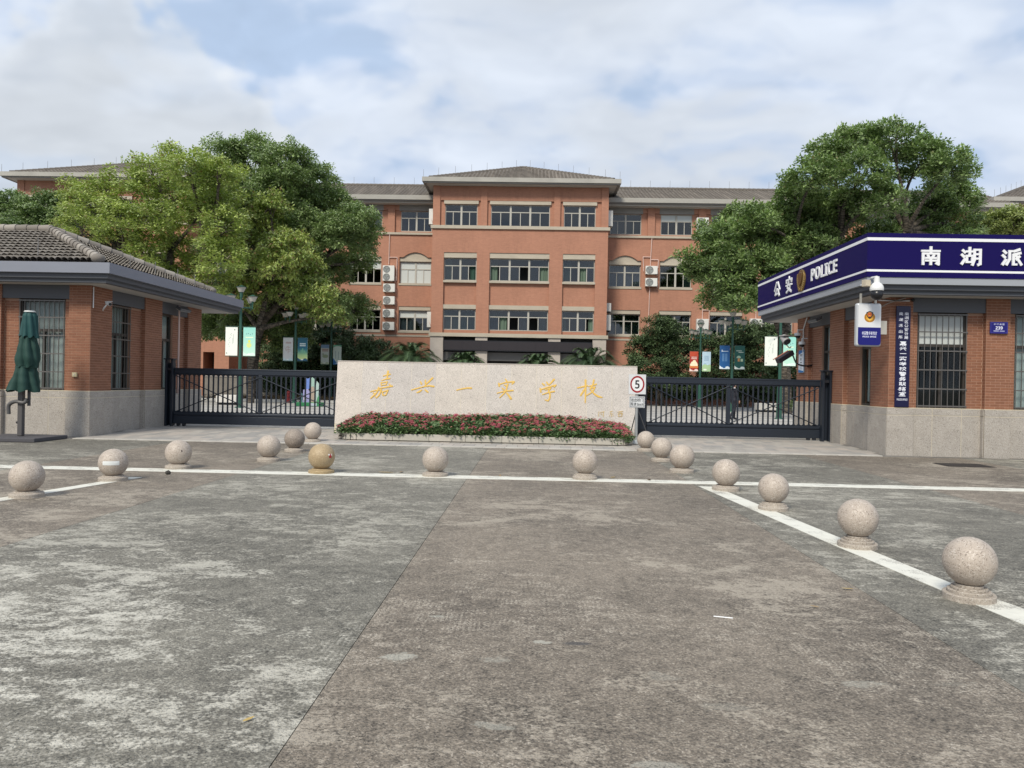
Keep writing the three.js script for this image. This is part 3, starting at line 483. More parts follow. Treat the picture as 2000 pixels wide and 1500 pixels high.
// ---------------------------------------------------------------- air conditioners on the wings
{
  const grilleTex = canvasTex(64, 64, (g) => { g.fillStyle = '#8d9190'; g.fillRect(0, 0, 64, 64); g.strokeStyle = '#5c605f'; for (let r = 4; r < 32; r += 5) { g.beginPath(); g.arc(32, 32, r, 0, 7); g.stroke(); } });
  const CASE = std([0.66, 0.66, 0.63], 0.45), GR = std(0xffffff, 0.6, { map: grilleTex }), BLADE = std([0.16, 0.165, 0.165], 0.5);
  const unit = (name, w, h, fans) => { // front at local z = 0.4, resting on a bracket
    const t = thing(name, null, 'air conditioner');
    mesh('casing', new MB().rbox(-w / 2, w / 2, 0, h, 0, 0.4, 0.02, 2).geo(), CASE, t);
    const fr = Math.min(w * 0.30, h / fans * 0.42);
    for (let i = 0; i < fans; i++) {
      const y = h * (i + 0.5) / fans, gr = mesh('fan_grille', new THREE.CircleGeometry(fr, 28), GR, t, [-w * 0.16, y, 0.404]);
      mesh('grille_ring', new THREE.TorusGeometry(fr, 0.02, 6, 28), BLADE, gr, [0, 0, 0.006]);
      const bl = new MB(); for (let k = 0; k < 3; k++) { const s = new THREE.Shape(); s.moveTo(0, 0); s.quadraticCurveTo(fr * 0.5, fr * 0.5, fr * 0.85, fr * 0.25); s.quadraticCurveTo(fr * 0.6, -fr * 0.1, 0, 0); bl.add(new THREE.ExtrudeGeometry(s, { depth: 0.004, bevelEnabled: false, curveSegments: 5 }), [0, 0, 0], [0, 0, k * 2.094]); }
      mesh('fan_blades', bl.geo(), BLADE, gr, [0, 0, 0.003]);
    }
    mesh('bracket', new MB().box(-w * 0.42, -w * 0.42 + 0.05, -0.06, -0.002, -0.02, 0.42).box(w * 0.42 - 0.05, w * 0.42, -0.06, -0.002, -0.02, 0.42).geo(), BRONZE, t);
    mesh('hose', new THREE.TubeGeometry(new THREE.CatmullRomCurve3([V(w / 2, h * 0.35, 0.2), V(w / 2 + 0.09, h * 0.25, 0.15), V(w / 2 + 0.05, -0.1, 0.02)]), 10, 0.02, 5), PIPE, t);
    return t;
  };
  const two = unit('double_fan_air_conditioner', 0.98, 1.28, 2), one = unit('air_conditioner', 0.98, 0.68, 1), G = 'air conditioner units on the brick facade';
  const put = (o, first, p, turn, label) => { const c = first ? o : o.clone(); if (!first) { c.name = numbered(o.name.replace(/_\d{3}$/, '')); scene.add(c); } c.position.set(...p); c.rotation.y = turn; c.userData = { label, category: 'air conditioner', group: G }; };
  put(two, true, [-12.25, 9.93, -64.45], 0, 'white two-fan air conditioner unit at the top of the stack of units');
  [[9.0, 'single-fan air conditioner unit right below the two-fan unit'], [7.95, 'single-fan air conditioner unit third from the top of the stack'], [6.88, 'single-fan air conditioner unit fourth from the top of the stack'], [5.8, 'lowest air conditioner unit of the stack, half hidden by the bush']].forEach(([y, l], i) => put(one, i === 0, [-12.18, y, -64.45], 0, l));
  put(one, false, [9.7, 10.83, -64.45], 0, 'upper of two air conditioner units right of the middle block'); put(one, false, [9.7, 9.82, -64.45], 0, 'lower of two air conditioner units right of the middle block');
  put(two, false, [-8.36, 14.45, -63.3], -Math.PI / 2, 'tall air conditioner unit on the left side of the middle block, top floor'); put(two, false, [-8.36, 6.0, -63.3], -Math.PI / 2, 'tall air conditioner unit on the left side of the middle block, low down');
  put(two, false, [5.88, 14.5, -63.3], Math.PI / 2, 'tall air conditioner unit on the right side of the middle block, top floor'); put(two, false, [5.88, 6.0, -63.3], Math.PI / 2, 'tall air conditioner unit on the right side of the middle block, low down'); put(one, false, [5.88, 7.55, -63.3], Math.PI / 2, 'small air conditioner unit above a tall one, right side of the middle block');
  put(two, false, [13.85, 14.3, -64.45], 0, 'white air conditioner unit behind the right tree edge, top floor'); put(two, false, [14.0, 5.9, -64.45], 0, 'white air conditioner unit just behind the rear lamp post on the right');
  put(one, false, [18.4, 6.6, -64.45], 0, 'white air conditioner unit peeping over the right bushes');
}
// ---------------------------------------------------------------- the two gatehouses
const brickGeo = new Map();
const brickOf = (len) => { const k = Math.round(len * 100); if (!brickGeo.has(k)) { const g = metreUV(plain(new RoundedBoxGeometry(len, 0.0575, 0.02, 1, 0.003))); brickGeo.set(k, g); } return brickGeo.get(k); };
// a face of brickwork: from point a along direction (dx, dz), outward normal angle 'turn', returns brick places
function courses(a, dir, turn, width, y0, y1, out, shift = 0) {
  const pitch = 0.0675, full = 0.24, n = Math.floor((y1 - y0) / pitch);
  for (let r = 0; r < n; r++) {
    let s = (r + shift) % 2 ? -full / 2 : 0;
    while (s < width - 0.02) {
      const e0 = Math.max(0, s), e1 = Math.min(width, s + full), len = e1 - e0 - 0.009;
      if (len > 0.03) out.push({ len, p: [a[0] + dir[0] * (e0 + e1) / 2, y0 + (r + 0.5) * pitch, a[1] + dir[1] * (e0 + e1) / 2], turn });
      s += full;
    }
  }
}
function gatehouse(s, cx, cz, t, opt) {
  const X = (u) => cx + s * u, Z = (v) => cz - v, Y0 = 1.17, YT = 3.87, LV = 3.52, W = 5.3, D = 6.55, RD = 0.14;
  const bb = (mb, u0, u1, v0, v1, y0, y1) => mb.box(X(u0), X(u1), y0, y1, Z(v1), Z(v0));
  const front = { piers: [[0, 0.56], [2.33, 2.9], [4.7, W]], wins: [[0.74, 1.95], [3.1, 4.3]] }, side = { piers: [[0, 1.0], [2.78, 3.78], [5.57, D]], wins: opt.sideWins };
  const core = new MB();
  for (const [a, b] of front.piers) bb(core, a, b, 0, 0.3, Y0, YT);
  for (const [a, b] of side.piers) if (a > 0) bb(core, 0, 0.3, a, b, Y0, YT); else bb(core, 0, 0.3, 0.301, b, Y0, YT);
  const gaps = (list, wins, end) => { const o = []; for (let i = 0; i + 1 < list.length; i++) { let c = list[i][1]; for (const w of wins.filter((q) => q[0] >= list[i][1] - 1e-6 && q[1] <= list[i + 1][0] + 1e-6)) { if (w[0] > c + 1e-3) o.push([c, w[0]]); c = w[1]; } if (list[i + 1][0] > c + 1e-3) o.push([c, list[i + 1][0]]); } return o; };
  const fg = gaps(front.piers, front.wins), sg = gaps(side.piers, side.wins);
  for (const [a, b] of fg) bb(core, a, b, RD, 0.3, Y0, YT);
  for (const [a, b] of sg) bb(core, RD, 0.3, a, b, Y0, YT);
  for (const [a, b] of front.wins) bb(core, a, b, RD, 0.3, LV, YT);
  for (const [a, b] of side.wins) bb(core, RD, 0.3, a, b, LV, YT);
  bb(core, 0.3, W, D - 0.25, D, 0, YT); bb(core, W - 0.25, W, 0.3, D - 0.25, 0, YT);
  const wall = core.build('wall', MORTAR, t);
  // bricks: the nearest 300 singly, the rest joined
  const list = [], fT = 0, sT = -s * Math.PI / 2, dF = [s, 0], dS = [0, -1];
  for (const [a, b] of front.piers) courses([X(a), Z(0.006)], dF, fT, b - a, Y0, YT, list);
  for (const [a, b] of fg) courses([X(a), Z(RD + 0.006)], dF, fT, b - a, Y0, LV, list, 1);
  for (const [a, b] of side.piers) courses([X(0.006), Z(a)], dS, sT, b - a, Y0, YT, list, 1);
  for (const [a, b] of sg) courses([X(RD + 0.006), Z(a)], dS, sT, b - a, Y0, LV, list);
  for (const [a] of front.piers) if (a > 0) courses([X(a + 0.006), Z(0.004)], dS, sT, RD - 0.004, Y0, YT, list); // pier returns facing the gate
  for (const [a, b] of side.piers) if (a > 0) courses([X(0.004), Z(a + 0.006)], dF, fT, RD - 0.004, Y0, YT, list);
  for (const q of list) q.d = Math.hypot(q.p[0], q.p[2]) + (Math.abs(q.p[0]) > 13.5 ? 40 : 0) + (q.len < 0.1 ? 6 : 0) + (q.p[1] > 3.3 ? 1 : 0);
  list.sort((a, b) => a.d - b.d); reseed(11 + s);
  const rest = BRICK.map(() => new MB());
  list.forEach((q, i) => { const m = Math.floor(rnd() * 4), g = brickOf(q.len), jit = rr(-0.0012, 0.0012); if (i < 300) { const b = mesh('brick', g, BRICK[m], wall, [q.p[0] + (q.turn ? -s * (0.002 + jit) : 0), q.p[1], q.p[2] + (q.turn ? 0 : 0.002 + jit)], [0, q.turn, 0]); } else rest[m].add(g, q.p, [0, q.turn, 0]); });
  rest.forEach((b, i) => tag(b.build('brickwork', BRICK[i], wall), null, null, null, 'stuff'));
  // stone base: separate panels over a pale bed, narrow upper row and tall lower row
  const bed = new MB(); for (const [a, b] of front.piers) bb(bed, a ? a - 0.02 : -0.038, b + 0.02, -0.038, 0.32, -0.03, Y0); for (const [a, b] of side.piers) if (a) bb(bed, -0.038, 0.3, a - 0.02, b + 0.02, -0.03, Y0); else bb(bed, -0.038, 0.3, 0.321, b + 0.02, -0.03, Y0);
  for (const [a, b] of [[0.58, 2.31], [2.92, 4.68]]) bb(bed, a, b, RD - 0.038, 0.3, -0.03, Y0 - 0.003); for (const [a, b] of [[1.02, 2.76], [3.8, 5.55]]) bb(bed, RD - 0.038, 0.3, a, b, -0.03, Y0 - 0.003);
  const base = bed.build('stone_base', CREAM, t);
  const P = (u0, u1, v0, v1, y0, y1) => { const g = new RoundedBoxGeometry(Math.abs(u1 - u0), y1 - y0, Math.abs(v1 - v0), 1, 0.003), h = plain(g); h.translate(X((u0 + u1) / 2), (y0 + y1) / 2, Z((v0 + v1) / 2)); mesh('stone_panel', metreUV(h), STONE, base); };
  const rows = [[-0.02, 0.985], [0.997, Y0 - 0.012]];
  const faceF = (a, b, v, cuts) => { const c = [a, ...cuts, b]; for (let i = 0; i + 1 < c.length; i++) for (const [y0, y1] of rows) P(c[i] + 0.005, c[i + 1] - 0.005, v, v - 0.022, y0, y1); };
  const faceS = (a, b, u, cuts) => { const c = [a, ...cuts, b]; for (let i = 0; i + 1 < c.length; i++) for (const [y0, y1] of rows) P(u, u - 0.022, c[i] + 0.005, c[i + 1] - 0.005, y0, y1); };
  faceF(-0.045, 0.60, -0.021, []); faceF(2.3, 2.93, -0.021, []); faceF(4.67, 5.3, -0.021, []); faceF(0.6, 2.3, RD - 0.021, [1.12, 1.83]); faceF(2.93, 4.67, RD - 0.021, [3.5, 4.1]);
  faceS(-0.02, 1.03, -0.021, opt.pierCut ?? []); faceS(2.75, 3.81, -0.021, [3.3]); faceS(5.54, 6.55, -0.021, []); faceS(1.03, 2.75, RD - 0.021, [1.6, 2.25]); faceS(3.81, 5.54, RD - 0.021, [4.4]);
  for (const [a] of [[2.3], [4.67]]) for (const [y0, y1] of rows) P(a, a - 0.022, -0.018, RD - 0.04, y0, y1);
  for (const [a] of [[2.75], [5.54]]) for (const [y0, y1] of rows) P(-0.018, RD - 0.04, a, a - 0.022, y0, y1);
  const cap = new MB(); for (const [a, b] of front.piers) bb(cap, a - 0.045, b + 0.045, -0.045, 0.1, Y0 - 0.012, Y0 + 0.006); for (const [a, b] of side.piers) if (a) bb(cap, -0.045, 0.1, a - 0.045, b + 0.045, Y0 - 0.0125, Y0 + 0.0055); else bb(cap, -0.045, 0.1, 0.101, b + 0.045, Y0 - 0.0125, Y0 + 0.0055);
  for (const [a, b] of [[0.606, 2.284], [2.946, 4.654]]) bb(cap, a, b, RD - 0.045, RD + 0.1, Y0 - 0.0115, Y0 + 0.005); for (const [a, b] of [[1.046, 2.734], [3.826, 5.524]]) bb(cap, RD - 0.045, RD + 0.1, a, b, Y0 - 0.0115, Y0 + 0.005);
  mesh('sill_course', cap.geo(), CREAM, t);
  // lintels between the piers
  for (const [a, b] of [[0.565, 2.325], [2.905, 4.695]]) { const li = new MB(); bb(li, a, b, 0.035, 0.2, LV, YT - 0.005); mesh('lintel', li.geo(), LINTEL, t); }
  for (const [a, b] of [[1.005, 2.775], [3.785, 5.565]]) { const li = new MB(); bb(li, 0.035, 0.2, a, b, LV, YT - 0.005); mesh('lintel', li.geo(), LINTEL, t); }
  // eaves: fascia, two stepped mouldings, pale soffit
  const O = 0.88, e = (mb, i, o, y0, y1) => { bb(mb, -O + i, W + 0.6, -0.74 + i, -0.74 + i + o, y0, y1); bb(mb, -O + i, -O + i + o, -0.74 + i + o, 8.0, y0, y1); };
  const f1 = new MB(); e(f1, 0, 0.12, 4.09, opt.top); mesh('fascia', f1.geo(), opt.fascia, t);
  const c1 = new MB(); e(c1, 0.10, 0.12, 3.975, 4.088); e(c1, 0.14, 0.14, 3.955, 3.974); e(c1, 0.18, 0.14, 3.875, 3.954); mesh('cornice', c1.geo(), CORNICE, t);
  const so = new MB(); bb(so, -O + 0.33, W + 0.6, -0.40, 8.0, 3.872, 3.95); bb(so, -O + 0.13, W + 0.6, -0.6, 8.0, 4.1, 4.2); mesh('soffit', so.geo(), SOFFIT, t);
  // windows with bars
  const winAt = (a, b, isFront, o) => {
    const w = b - a, h = LV - Y0 - 0.02, g = buildWindow(t, w, h, 1, { transom: 0.66, frame: BRONZE, glass: o.glass ?? CLEAR, topBlind: o.topBlind });
    if (isFront) { g.position.set(s > 0 ? X(a) : X(b), Y0 + 0.01, Z(RD + 0.06)); } else { g.rotation.y = -s * Math.PI / 2; g.position.set(X(RD + 0.06), Y0 + 0.01, s > 0 ? Z(b) : Z(a)); if (s > 0) g.position.z = Z(b); }
    // local x runs to the viewer's right for both sides
    if (!isFront) g.position.z = s > 0 ? Z(b) : Z(a);
    if (o.curtain) mesh('curtain', curtainGeo(w - 0.08, h - 0.08, w * 4, 0.02, a), o.curtain, g, [w / 2, h / 2, -0.16]);
    if (o.cover) mesh('blind', new THREE.BoxGeometry(w - 0.1, h - 0.08, 0.01), o.cover, g, [w / 2, h / 2, -0.11]);
    if (o.lower) mesh('blind', new THREE.BoxGeometry(w * 0.42, h * o.lower, 0.01), BLIND, g, [w * 0.3, h * o.lower / 2 + 0.1, -0.13]);
    if (o.bars) {
      const n = o.bars; for (let i = 0; i <= n; i++) mesh('bar', new THREE.BoxGeometry(0.016, h, 0.016), STEEL, g, [0.03 + (w - 0.06) * i / n, h / 2, 0.075]);
      for (const q of [0.02, 0.2, 0.4, 0.6, 0.8, 0.985]) mesh('cross_bar', new THREE.BoxGeometry(w, 0.03, 0.012), STEEL, g, [w / 2, h * q, 0.088]);
    }
    return g;
  };
  front.wins.forEach(([a, b], i) => winAt(a, b, true, opt.front(i))); side.wins.forEach(([a, b], i) => winAt(a, b, false, opt.side(i)));
  mesh('inner_wall', new MB().box(X(1.1), X(W - 0.5), 0.1, 3.8, Z(1.05), Z(1.0)).box(X(1.04), X(1.09), 0.1, 3.8, Z(D - 0.5), Z(1.0)).geo(), DARK, t);
  mesh('inner_floor', new MB().box(X(0.31), X(W - 0.26), 0.02, 0.06, Z(D - 0.26), Z(0.31)).geo(), std([0.2, 0.19, 0.18], 0.7), t);
  return { X, Z, bb };
}
// left: hipped tile roof
const LB = thing('gatehouse', 'brick gatehouse with hipped grey tile roof on the left', 'gatehouse', [0, 0, 0]);
{
  const { X, Z } = gatehouse(-1, -11.3, -19.3, LB, { top: 4.35, fascia: FASCIA, sideWins: [[1.0, 2.2], [3.84, 4.75]], pierCut: [0.62], front: () => ({ bars: 9, curtain: CURTWHITE, topBlind: false, glass: CLEAR }), side: (i) => i ? { cover: BLIND } : { bars: 8, curtain: CURTWHITE } });
  const u0 = X(-0.5), zf = -18.72, zb = -25.42, yb = 4.38, half = (zf - zb) / 2, top = V(u0 - half, yb + 1.33, zf - half), wEnd = -19, fl = V(u0, yb, zf), bk = V(u0, yb, zb), tw = V(wEnd, yb + 1.33, zf - half);
  const under = new THREE.BufferGeometry(); const q = [V(wEnd, yb, zf), fl, top, V(wEnd, yb, zf), top, tw, fl, bk, top, bk, V(wEnd, yb, zb), tw, bk, tw, top]; under.setFromPoints(q); under.computeVertexNormals(); under.setAttribute('uv', new THREE.Float32BufferAttribute(new Float32Array(q.length * 2), 2));
  const roof = mesh('roof', metreUV(under), std([0.05, 0.045, 0.04], 0.95), LB);
  mesh('roof_slab', new MB().box(-19, -10.75, 4.2, 4.36, -26.6, -18.8).geo(), std([0.2, 0.2, 0.2], 0.8), LB);
  const tileG = new THREE.CylinderGeometry(0.080, 0.055, 0.40, 9, 1, true, Math.PI / 2, Math.PI); tileG.rotateX(Math.PI / 2); // barrel, open below, axis along z
  const tile = plain(tileG); metreUV(tile);
  const tm = [[0.22, 0.195, 0.165], [0.19, 0.168, 0.14], [0.255, 0.228, 0.195], [0.16, 0.14, 0.118]].map((c) => std(c, 0.9, { side: THREE.DoubleSide, map: brickGrain }));
  const pan = plain(new THREE.CylinderGeometry(0.075, 0.075, 0.37, 6, 1, true, -Math.PI / 2, Math.PI).rotateX(Math.PI / 2)), rest = tm.map(() => new MB()); let n = 0; reseed(5);
  const panMB = new MB(), slopeA = Math.atan2(1.33, half), L = Math.hypot(1.33, half), rows = 11, pitch = 0.157;
  const lay = (front) => {
    const items = [];
    for (let r = 0; r < rows; r++) {
      const d = (r + 0.5) / rows, run = half * d, y = yb + 1.33 * d + 0.03;
      if (front) for (let x = u0 - run - 0.1; x > -16.4; x -= pitch) items.push([x - (x - Math.round(x / pitch) * pitch), y, zf - run, r]);
      else for (let z = zf - run - 0.1; z > zb + run; z -= pitch) items.push([u0 - run, y, Math.round(z / pitch) * pitch, r]);
    }
    for (const [x, y, z, r] of items) {
      const m = Math.floor(rnd() * 4), e = front ? new THREE.Euler(-slopeA * -1, 0, 0) : null, M = new THREE.Matrix4();
      const qq = new THREE.Quaternion();
      if (front) qq.setFromEuler(new THREE.Euler(slopeA - 0.06, 0, 0)); else qq.setFromEuler(new THREE.Euler(0, Math.PI / 2, 0)).multiply(new THREE.Quaternion().setFromEuler(new THREE.Euler(slopeA - 0.06, 0, 0)));
      M.makeRotationFromQuaternion(qq).setPosition(x, y + rr(-0.004, 0.004), z);
      if (n < 290 && (front ? x > -13.6 : r < 5)) { const o = mesh('roof_tile', tile, tm[m], roof); o.applyMatrix4(M); n++; } else rest[m].mat4(tile, M);
      if (r === 0 || true) { const M2 = M.clone(); M2.setPosition((front ? x + pitch / 2 : x), y - 0.0, front ? z : z + pitch / 2); panMB.mat4(pan, M2); }
    }
  };
  lay(true); lay(false); tag(panMB.build('pan_tiles', std([0.06, 0.053, 0.046], 0.95, { side: THREE.DoubleSide }), roof), null, null, null, 'stuff'); rest.forEach((b, i) => tag(b.build('roof_tiles', tm[i], roof), null, null, null, 'stuff'));
  const rg = [std([0.24, 0.215, 0.19], 0.9), std([0.18, 0.162, 0.142], 0.9), std([0.29, 0.265, 0.235], 0.9)], rt = plain(new THREE.CylinderGeometry(0.105, 0.13, 0.36, 12, 1));
  const line = (a, b, cap) => { const d = b.clone().sub(a), k = Math.floor(d.length() / 0.31), qd = new THREE.Quaternion().setFromUnitVectors(V(0, 1, 0), d.clone().normalize()); for (let i = 0; i < k; i++) { const o = mesh('ridge_tile', rt, rg[Math.floor(rnd() * 3)], roof); o.quaternion.copy(qd); o.position.copy(a.clone().lerp(b, (i + 0.5) / k)); } if (cap) mesh('ridge_end', new THREE.SphereGeometry(0.14, 14, 10), rg[1], roof, [a.x, a.y - 0.01, a.z]).scale.set(1.15, 0.9, 1.15); };
  line(fl.clone().add(V(0, 0.1, 0)), top.clone().add(V(0, 0.11, 0)), true); line(bk.clone().add(V(0, 0.1, 0)), top.clone().add(V(0, 0.11, 0)), true); line(top.clone().add(V(0, 0.11, 0)), V(-16.5, top.y + 0.11, top.z));
  for (const [x, y, z] of [[-12.5, 4.5, -19.0], [-11.0, 4.4, -20.6], [-11.0, 4.4, -22], [-11.0, 4.4, -23.4], [-11.0, 4.4, -24.6], [-14, 4.5, -19]]) mesh('lightning_rod', new THREE.CylinderGeometry(0.008, 0.01, 0.5, 5), ROD, LB, [x, y + 0.25, z]);
}
// right: flat roof with a police sign band
const RB = thing('police_post', 'brick police post under a navy sign band reading POLICE on the right', 'police post', [0, 0, 0]);
{
  const { X, Z, bb } = gatehouse(1, 8.7, -19.02, RB, { top: 4.25, fascia: FASCIALIGHT, sideWins: [[1.0, 2.0], [3.8, 4.75]], front: (i) => i ? { bars: 8, cover: BLIND } : { bars: 8, topBlind: true }, side: (i) => i ? { cover: BLIND } : { lower: 0.9 } });
  mesh('roof', new MB().box(8.0, 14.3, 4.19, 4.24, -26.9, -18.5).geo(), std([0.2, 0.2, 0.2], 0.8), RB);
  const band = new MB(), O = 0.88; bb(band, -O + 0.0, 5.9, -0.74, -0.66, 4.254, 5.275); bb(band, -O + 0.0, -O + 0.08, -0.66, 7.98, 4.254, 5.275); bb(band, -O + 0.08, 5.9, 7.9, 7.98, 4.254, 5.275);
  const sb = mesh('sign_band', band.geo(), DARK, RB);
  for (let i = 0; i < 4; i++) { const a = -O - 0.02 + i * 1.7, pm = new MB(); bb(pm, a + (i ? 0.002 : 0), Math.min(5.9, a + 1.7) - 0.002, -0.76, -0.742, 4.252, 5.28); mesh('sign_panel', pm.geo(), NAVY, sb); }
  for (let i = 0; i < 4; i++) { const a = -0.741 + i * 2.185, pm = new MB(); bb(pm, -O - 0.02, -O - 0.002, a + 0.002, a + 2.183, 4.252, 5.28); mesh('sign_panel', pm.geo(), NAVY, sb); }
  const st = new MB(); for (const [y0, y1] of [[5.105, 5.175], [4.375, 4.425]]) { bb(st, -O - 0.026, 5.9, -0.766, -0.76, y0, y1); bb(st, -O - 0.026, -O - 0.02, -0.76, 8.0, y0, y1); } mesh('stripe', st.geo(), WHITE, sb);
  const zf = -19.02 + 0.76, xs = 8.7 - O - 0.02;
  [['南', 9.04], ['湖', 9.98], ['派', 10.92], ['出', 11.86]].forEach(([ch, x]) => mesh('lettering', glyphGeo(ch, 0.42, 0.39, 0.058, 0.03), WHITE, sb, [x, 4.565, zf]));
  [['公', -25.1], ['安', -23.98]].forEach(([ch, z]) => mesh('lettering', glyphGeo(ch, 0.5, 0.44, 0.062, 0.03), WHITE, sb, [xs, 4.545, z], [0, -Math.PI / 2, 0]));
  const tg = new TextGeometry('POLICE', { font, size: 0.36, depth: 0.03, curveSegments: 4, bevelEnabled: false }); tg.computeBoundingBox(); const bw = tg.boundingBox.max.x - tg.boundingBox.min.x; tg.scale(1.82 / bw, 0.94, 1);
  mesh('lettering', plain(tg), WHITE, sb, [xs, 4.62, -21.9], [0, -Math.PI / 2, 0]);
  // bronze police badge on the side band
  const bd = std([0.30, 0.2, 0.075], 0.35, { metalness: 0.75 }), bz = new MB();
  const sh = new THREE.Shape(); sh.absellipse(0, 0, 0.29, 0.31, 0, Math.PI * 2); bz.add(new THREE.ExtrudeGeometry(sh, { depth: 0.03, bevelEnabled: true, bevelSize: 0.012, bevelThickness: 0.012, bevelSegments: 2 }));
  for (let i = 0; i < 9; i++) for (const q of [-1, 1]) bz.add(new THREE.SphereGeometry(0.05, 8, 6), [q * (0.1 + 0.17 * Math.sin(i / 8 * 1.9)), -0.27 + i * 0.055, 0.045], [0, 0, q * 0.5], [0.7, 1.2, 0.5]);
  mesh('badge', bz.geo(), bd, sb, [xs - 0.002, 4.74, -22.62], [0, -Math.PI / 2, 0]);
  const sd = new THREE.Shape(); sd.moveTo(-0.15, 0.17); sd.quadraticCurveTo(0, 0.26, 0.15, 0.17); sd.quadraticCurveTo(0.16, -0.06, 0, -0.17); sd.quadraticCurveTo(-0.16, -0.06, -0.15, 0.17);
  mesh('badge_shield', plain(new THREE.ExtrudeGeometry(sd, { depth: 0.03, bevelEnabled: true, bevelSize: 0.008, bevelThickness: 0.01, bevelSegments: 2 })), std([0.2, 0.12, 0.05], 0.3, { metalness: 0.7 }), sb, [xs - 0.042, 4.76, -22.62], [0, -Math.PI / 2, 0]);
}
// emblem print used on the light box: shield, wreath and gate in red and gold
function emblem(g, x, y, r) {
  g.save(); g.translate(x, y);
  g.fillStyle = '#c8901f'; g.beginPath(); g.ellipse(0, r * 0.12, r, r * 0.9, 0, 0, 7); g.fill();
  g.strokeStyle = '#8a5a12'; g.lineWidth = r * 0.05; for (let i = 0; i < 10; i++) for (const s of [-1, 1]) { const a = 0.25 + i * 0.23; g.beginPath(); g.ellipse(s * Math.sin(a) * r * 0.82, r * 0.15 + Math.cos(a) * r * 0.76, r * 0.13, r * 0.07, s * a, 0, 7); g.stroke(); }
  g.fillStyle = '#20122a'; g.beginPath(); g.moveTo(0, -r); g.lineTo(r * 0.62, -r * 0.75); g.quadraticCurveTo(r * 0.7, 0, 0, r * 0.42); g.quadraticCurveTo(-r * 0.7, 0, -r * 0.62, -r * 0.75); g.fill();
  g.fillStyle = '#d9a431'; g.beginPath(); g.arc(0, -r * 0.38, r * 0.44, 0, 7); g.fill(); g.fillStyle = '#b3121b'; g.beginPath(); g.arc(0, -r * 0.38, r * 0.37, 0, 7); g.fill();
  g.fillStyle = '#e2b23a'; for (let i = 0; i < 5; i++) { const a = -1.57 + (i - 2) * 0.62, q = i === 2 ? 0.075 : 0.045; g.beginPath(); g.arc(Math.cos(a) * r * 0.22, -r * 0.34 + Math.sin(a) * r * 0.24, r * q, 0, 7); g.fill(); }
  g.fillRect(-r * 0.2, -r * 0.22, r * 0.4, r * 0.09); g.fillRect(-r * 0.14, -r * 0.3, r * 0.28, r * 0.07);
  g.fillStyle = '#e6c05a'; g.beginPath(); g.moveTo(-r * 0.62, r * 0.36); g.lineTo(0, r * 0.7); g.lineTo(r * 0.62, r * 0.36); g.lineTo(r * 0.5, r * 0.3); g.lineTo(0, r * 0.5); g.lineTo(-r * 0.5, r * 0.3); g.fill();
  g.restore();
}
{ // light box hanging from the soffit
  const t = thing('light_box', 'white and navy light box sign with police emblem hanging under the eaves', 'sign', [7.95, 2.62, -18.42], 0.06);
  mesh('case', new MB().rbox(-0.3, 0.3, 0, 1.03, -0.16, 0, 0.055, 3).geo(), std([0.50, 0.52, 0.54], 0.35, { metalness: 0.2 }), t);
  const face = canvasTex(384, 660, (g, w, h) => {
    g.fillStyle = '#d4d6d8'; g.fillRect(0, 0, w, h); g.fillStyle = '#0b0a6a'; g.fillRect(0, h * 0.565, w, h * 0.435); emblem(g, w / 2, h * 0.30, 92);
    g.strokeStyle = '#e8ebf5'; '校园警务联络室'.split('').forEach((c, i) => drawGlyph(g, c, 66 + i * 37, h * 0.665, 30, 52, 4.2));
    g.fillStyle = '#e8ebf5'; g.font = 'bold 34px sans-serif'; g.textAlign = 'center'; g.save(); g.translate(w / 2, h * 0.81); g.scale(0.92, 1); g.fillText('POLICE  OFFICE', 0, 0); g.restore();
  });
  const fs = new THREE.Shape(), w = 0.545, h = 0.965, r = 0.075; fs.moveTo(-w / 2 + r, 0); fs.lineTo(w / 2 - r, 0); fs.quadraticCurveTo(w / 2, 0, w / 2, r); fs.lineTo(w / 2, h - r); fs.quadraticCurveTo(w / 2, h, w / 2 - r, h); fs.lineTo(-w / 2 + r, h); fs.quadraticCurveTo(-w / 2, h, -w / 2, h - r); fs.lineTo(-w / 2, r); fs.quadraticCurveTo(-w / 2, 0, -w / 2 + r, 0);
  const fg = plain(new THREE.ExtrudeGeometry(fs, { depth: 0.008, bevelEnabled: false })), p = fg.attributes.position; for (let i = 0; i < p.count; i++) fg.attributes.uv.setXY(i, p.getX(i) / w + 0.5, p.getY(i) / h);
  mesh('face', fg, std(0xffffff, 0.3, { map: face }), t, [0, 0.032, 0.002]);
  mesh('bracket', new MB().box(0.31, 0.46, 0.3, 0.62, -0.13, -0.07).box(-0.2, -0.16, 1.03, 1.26, -0.1, -0.06).box(0.16, 0.2, 1.03, 1.26, -0.1, -0.06).geo(), ALU, t);
}
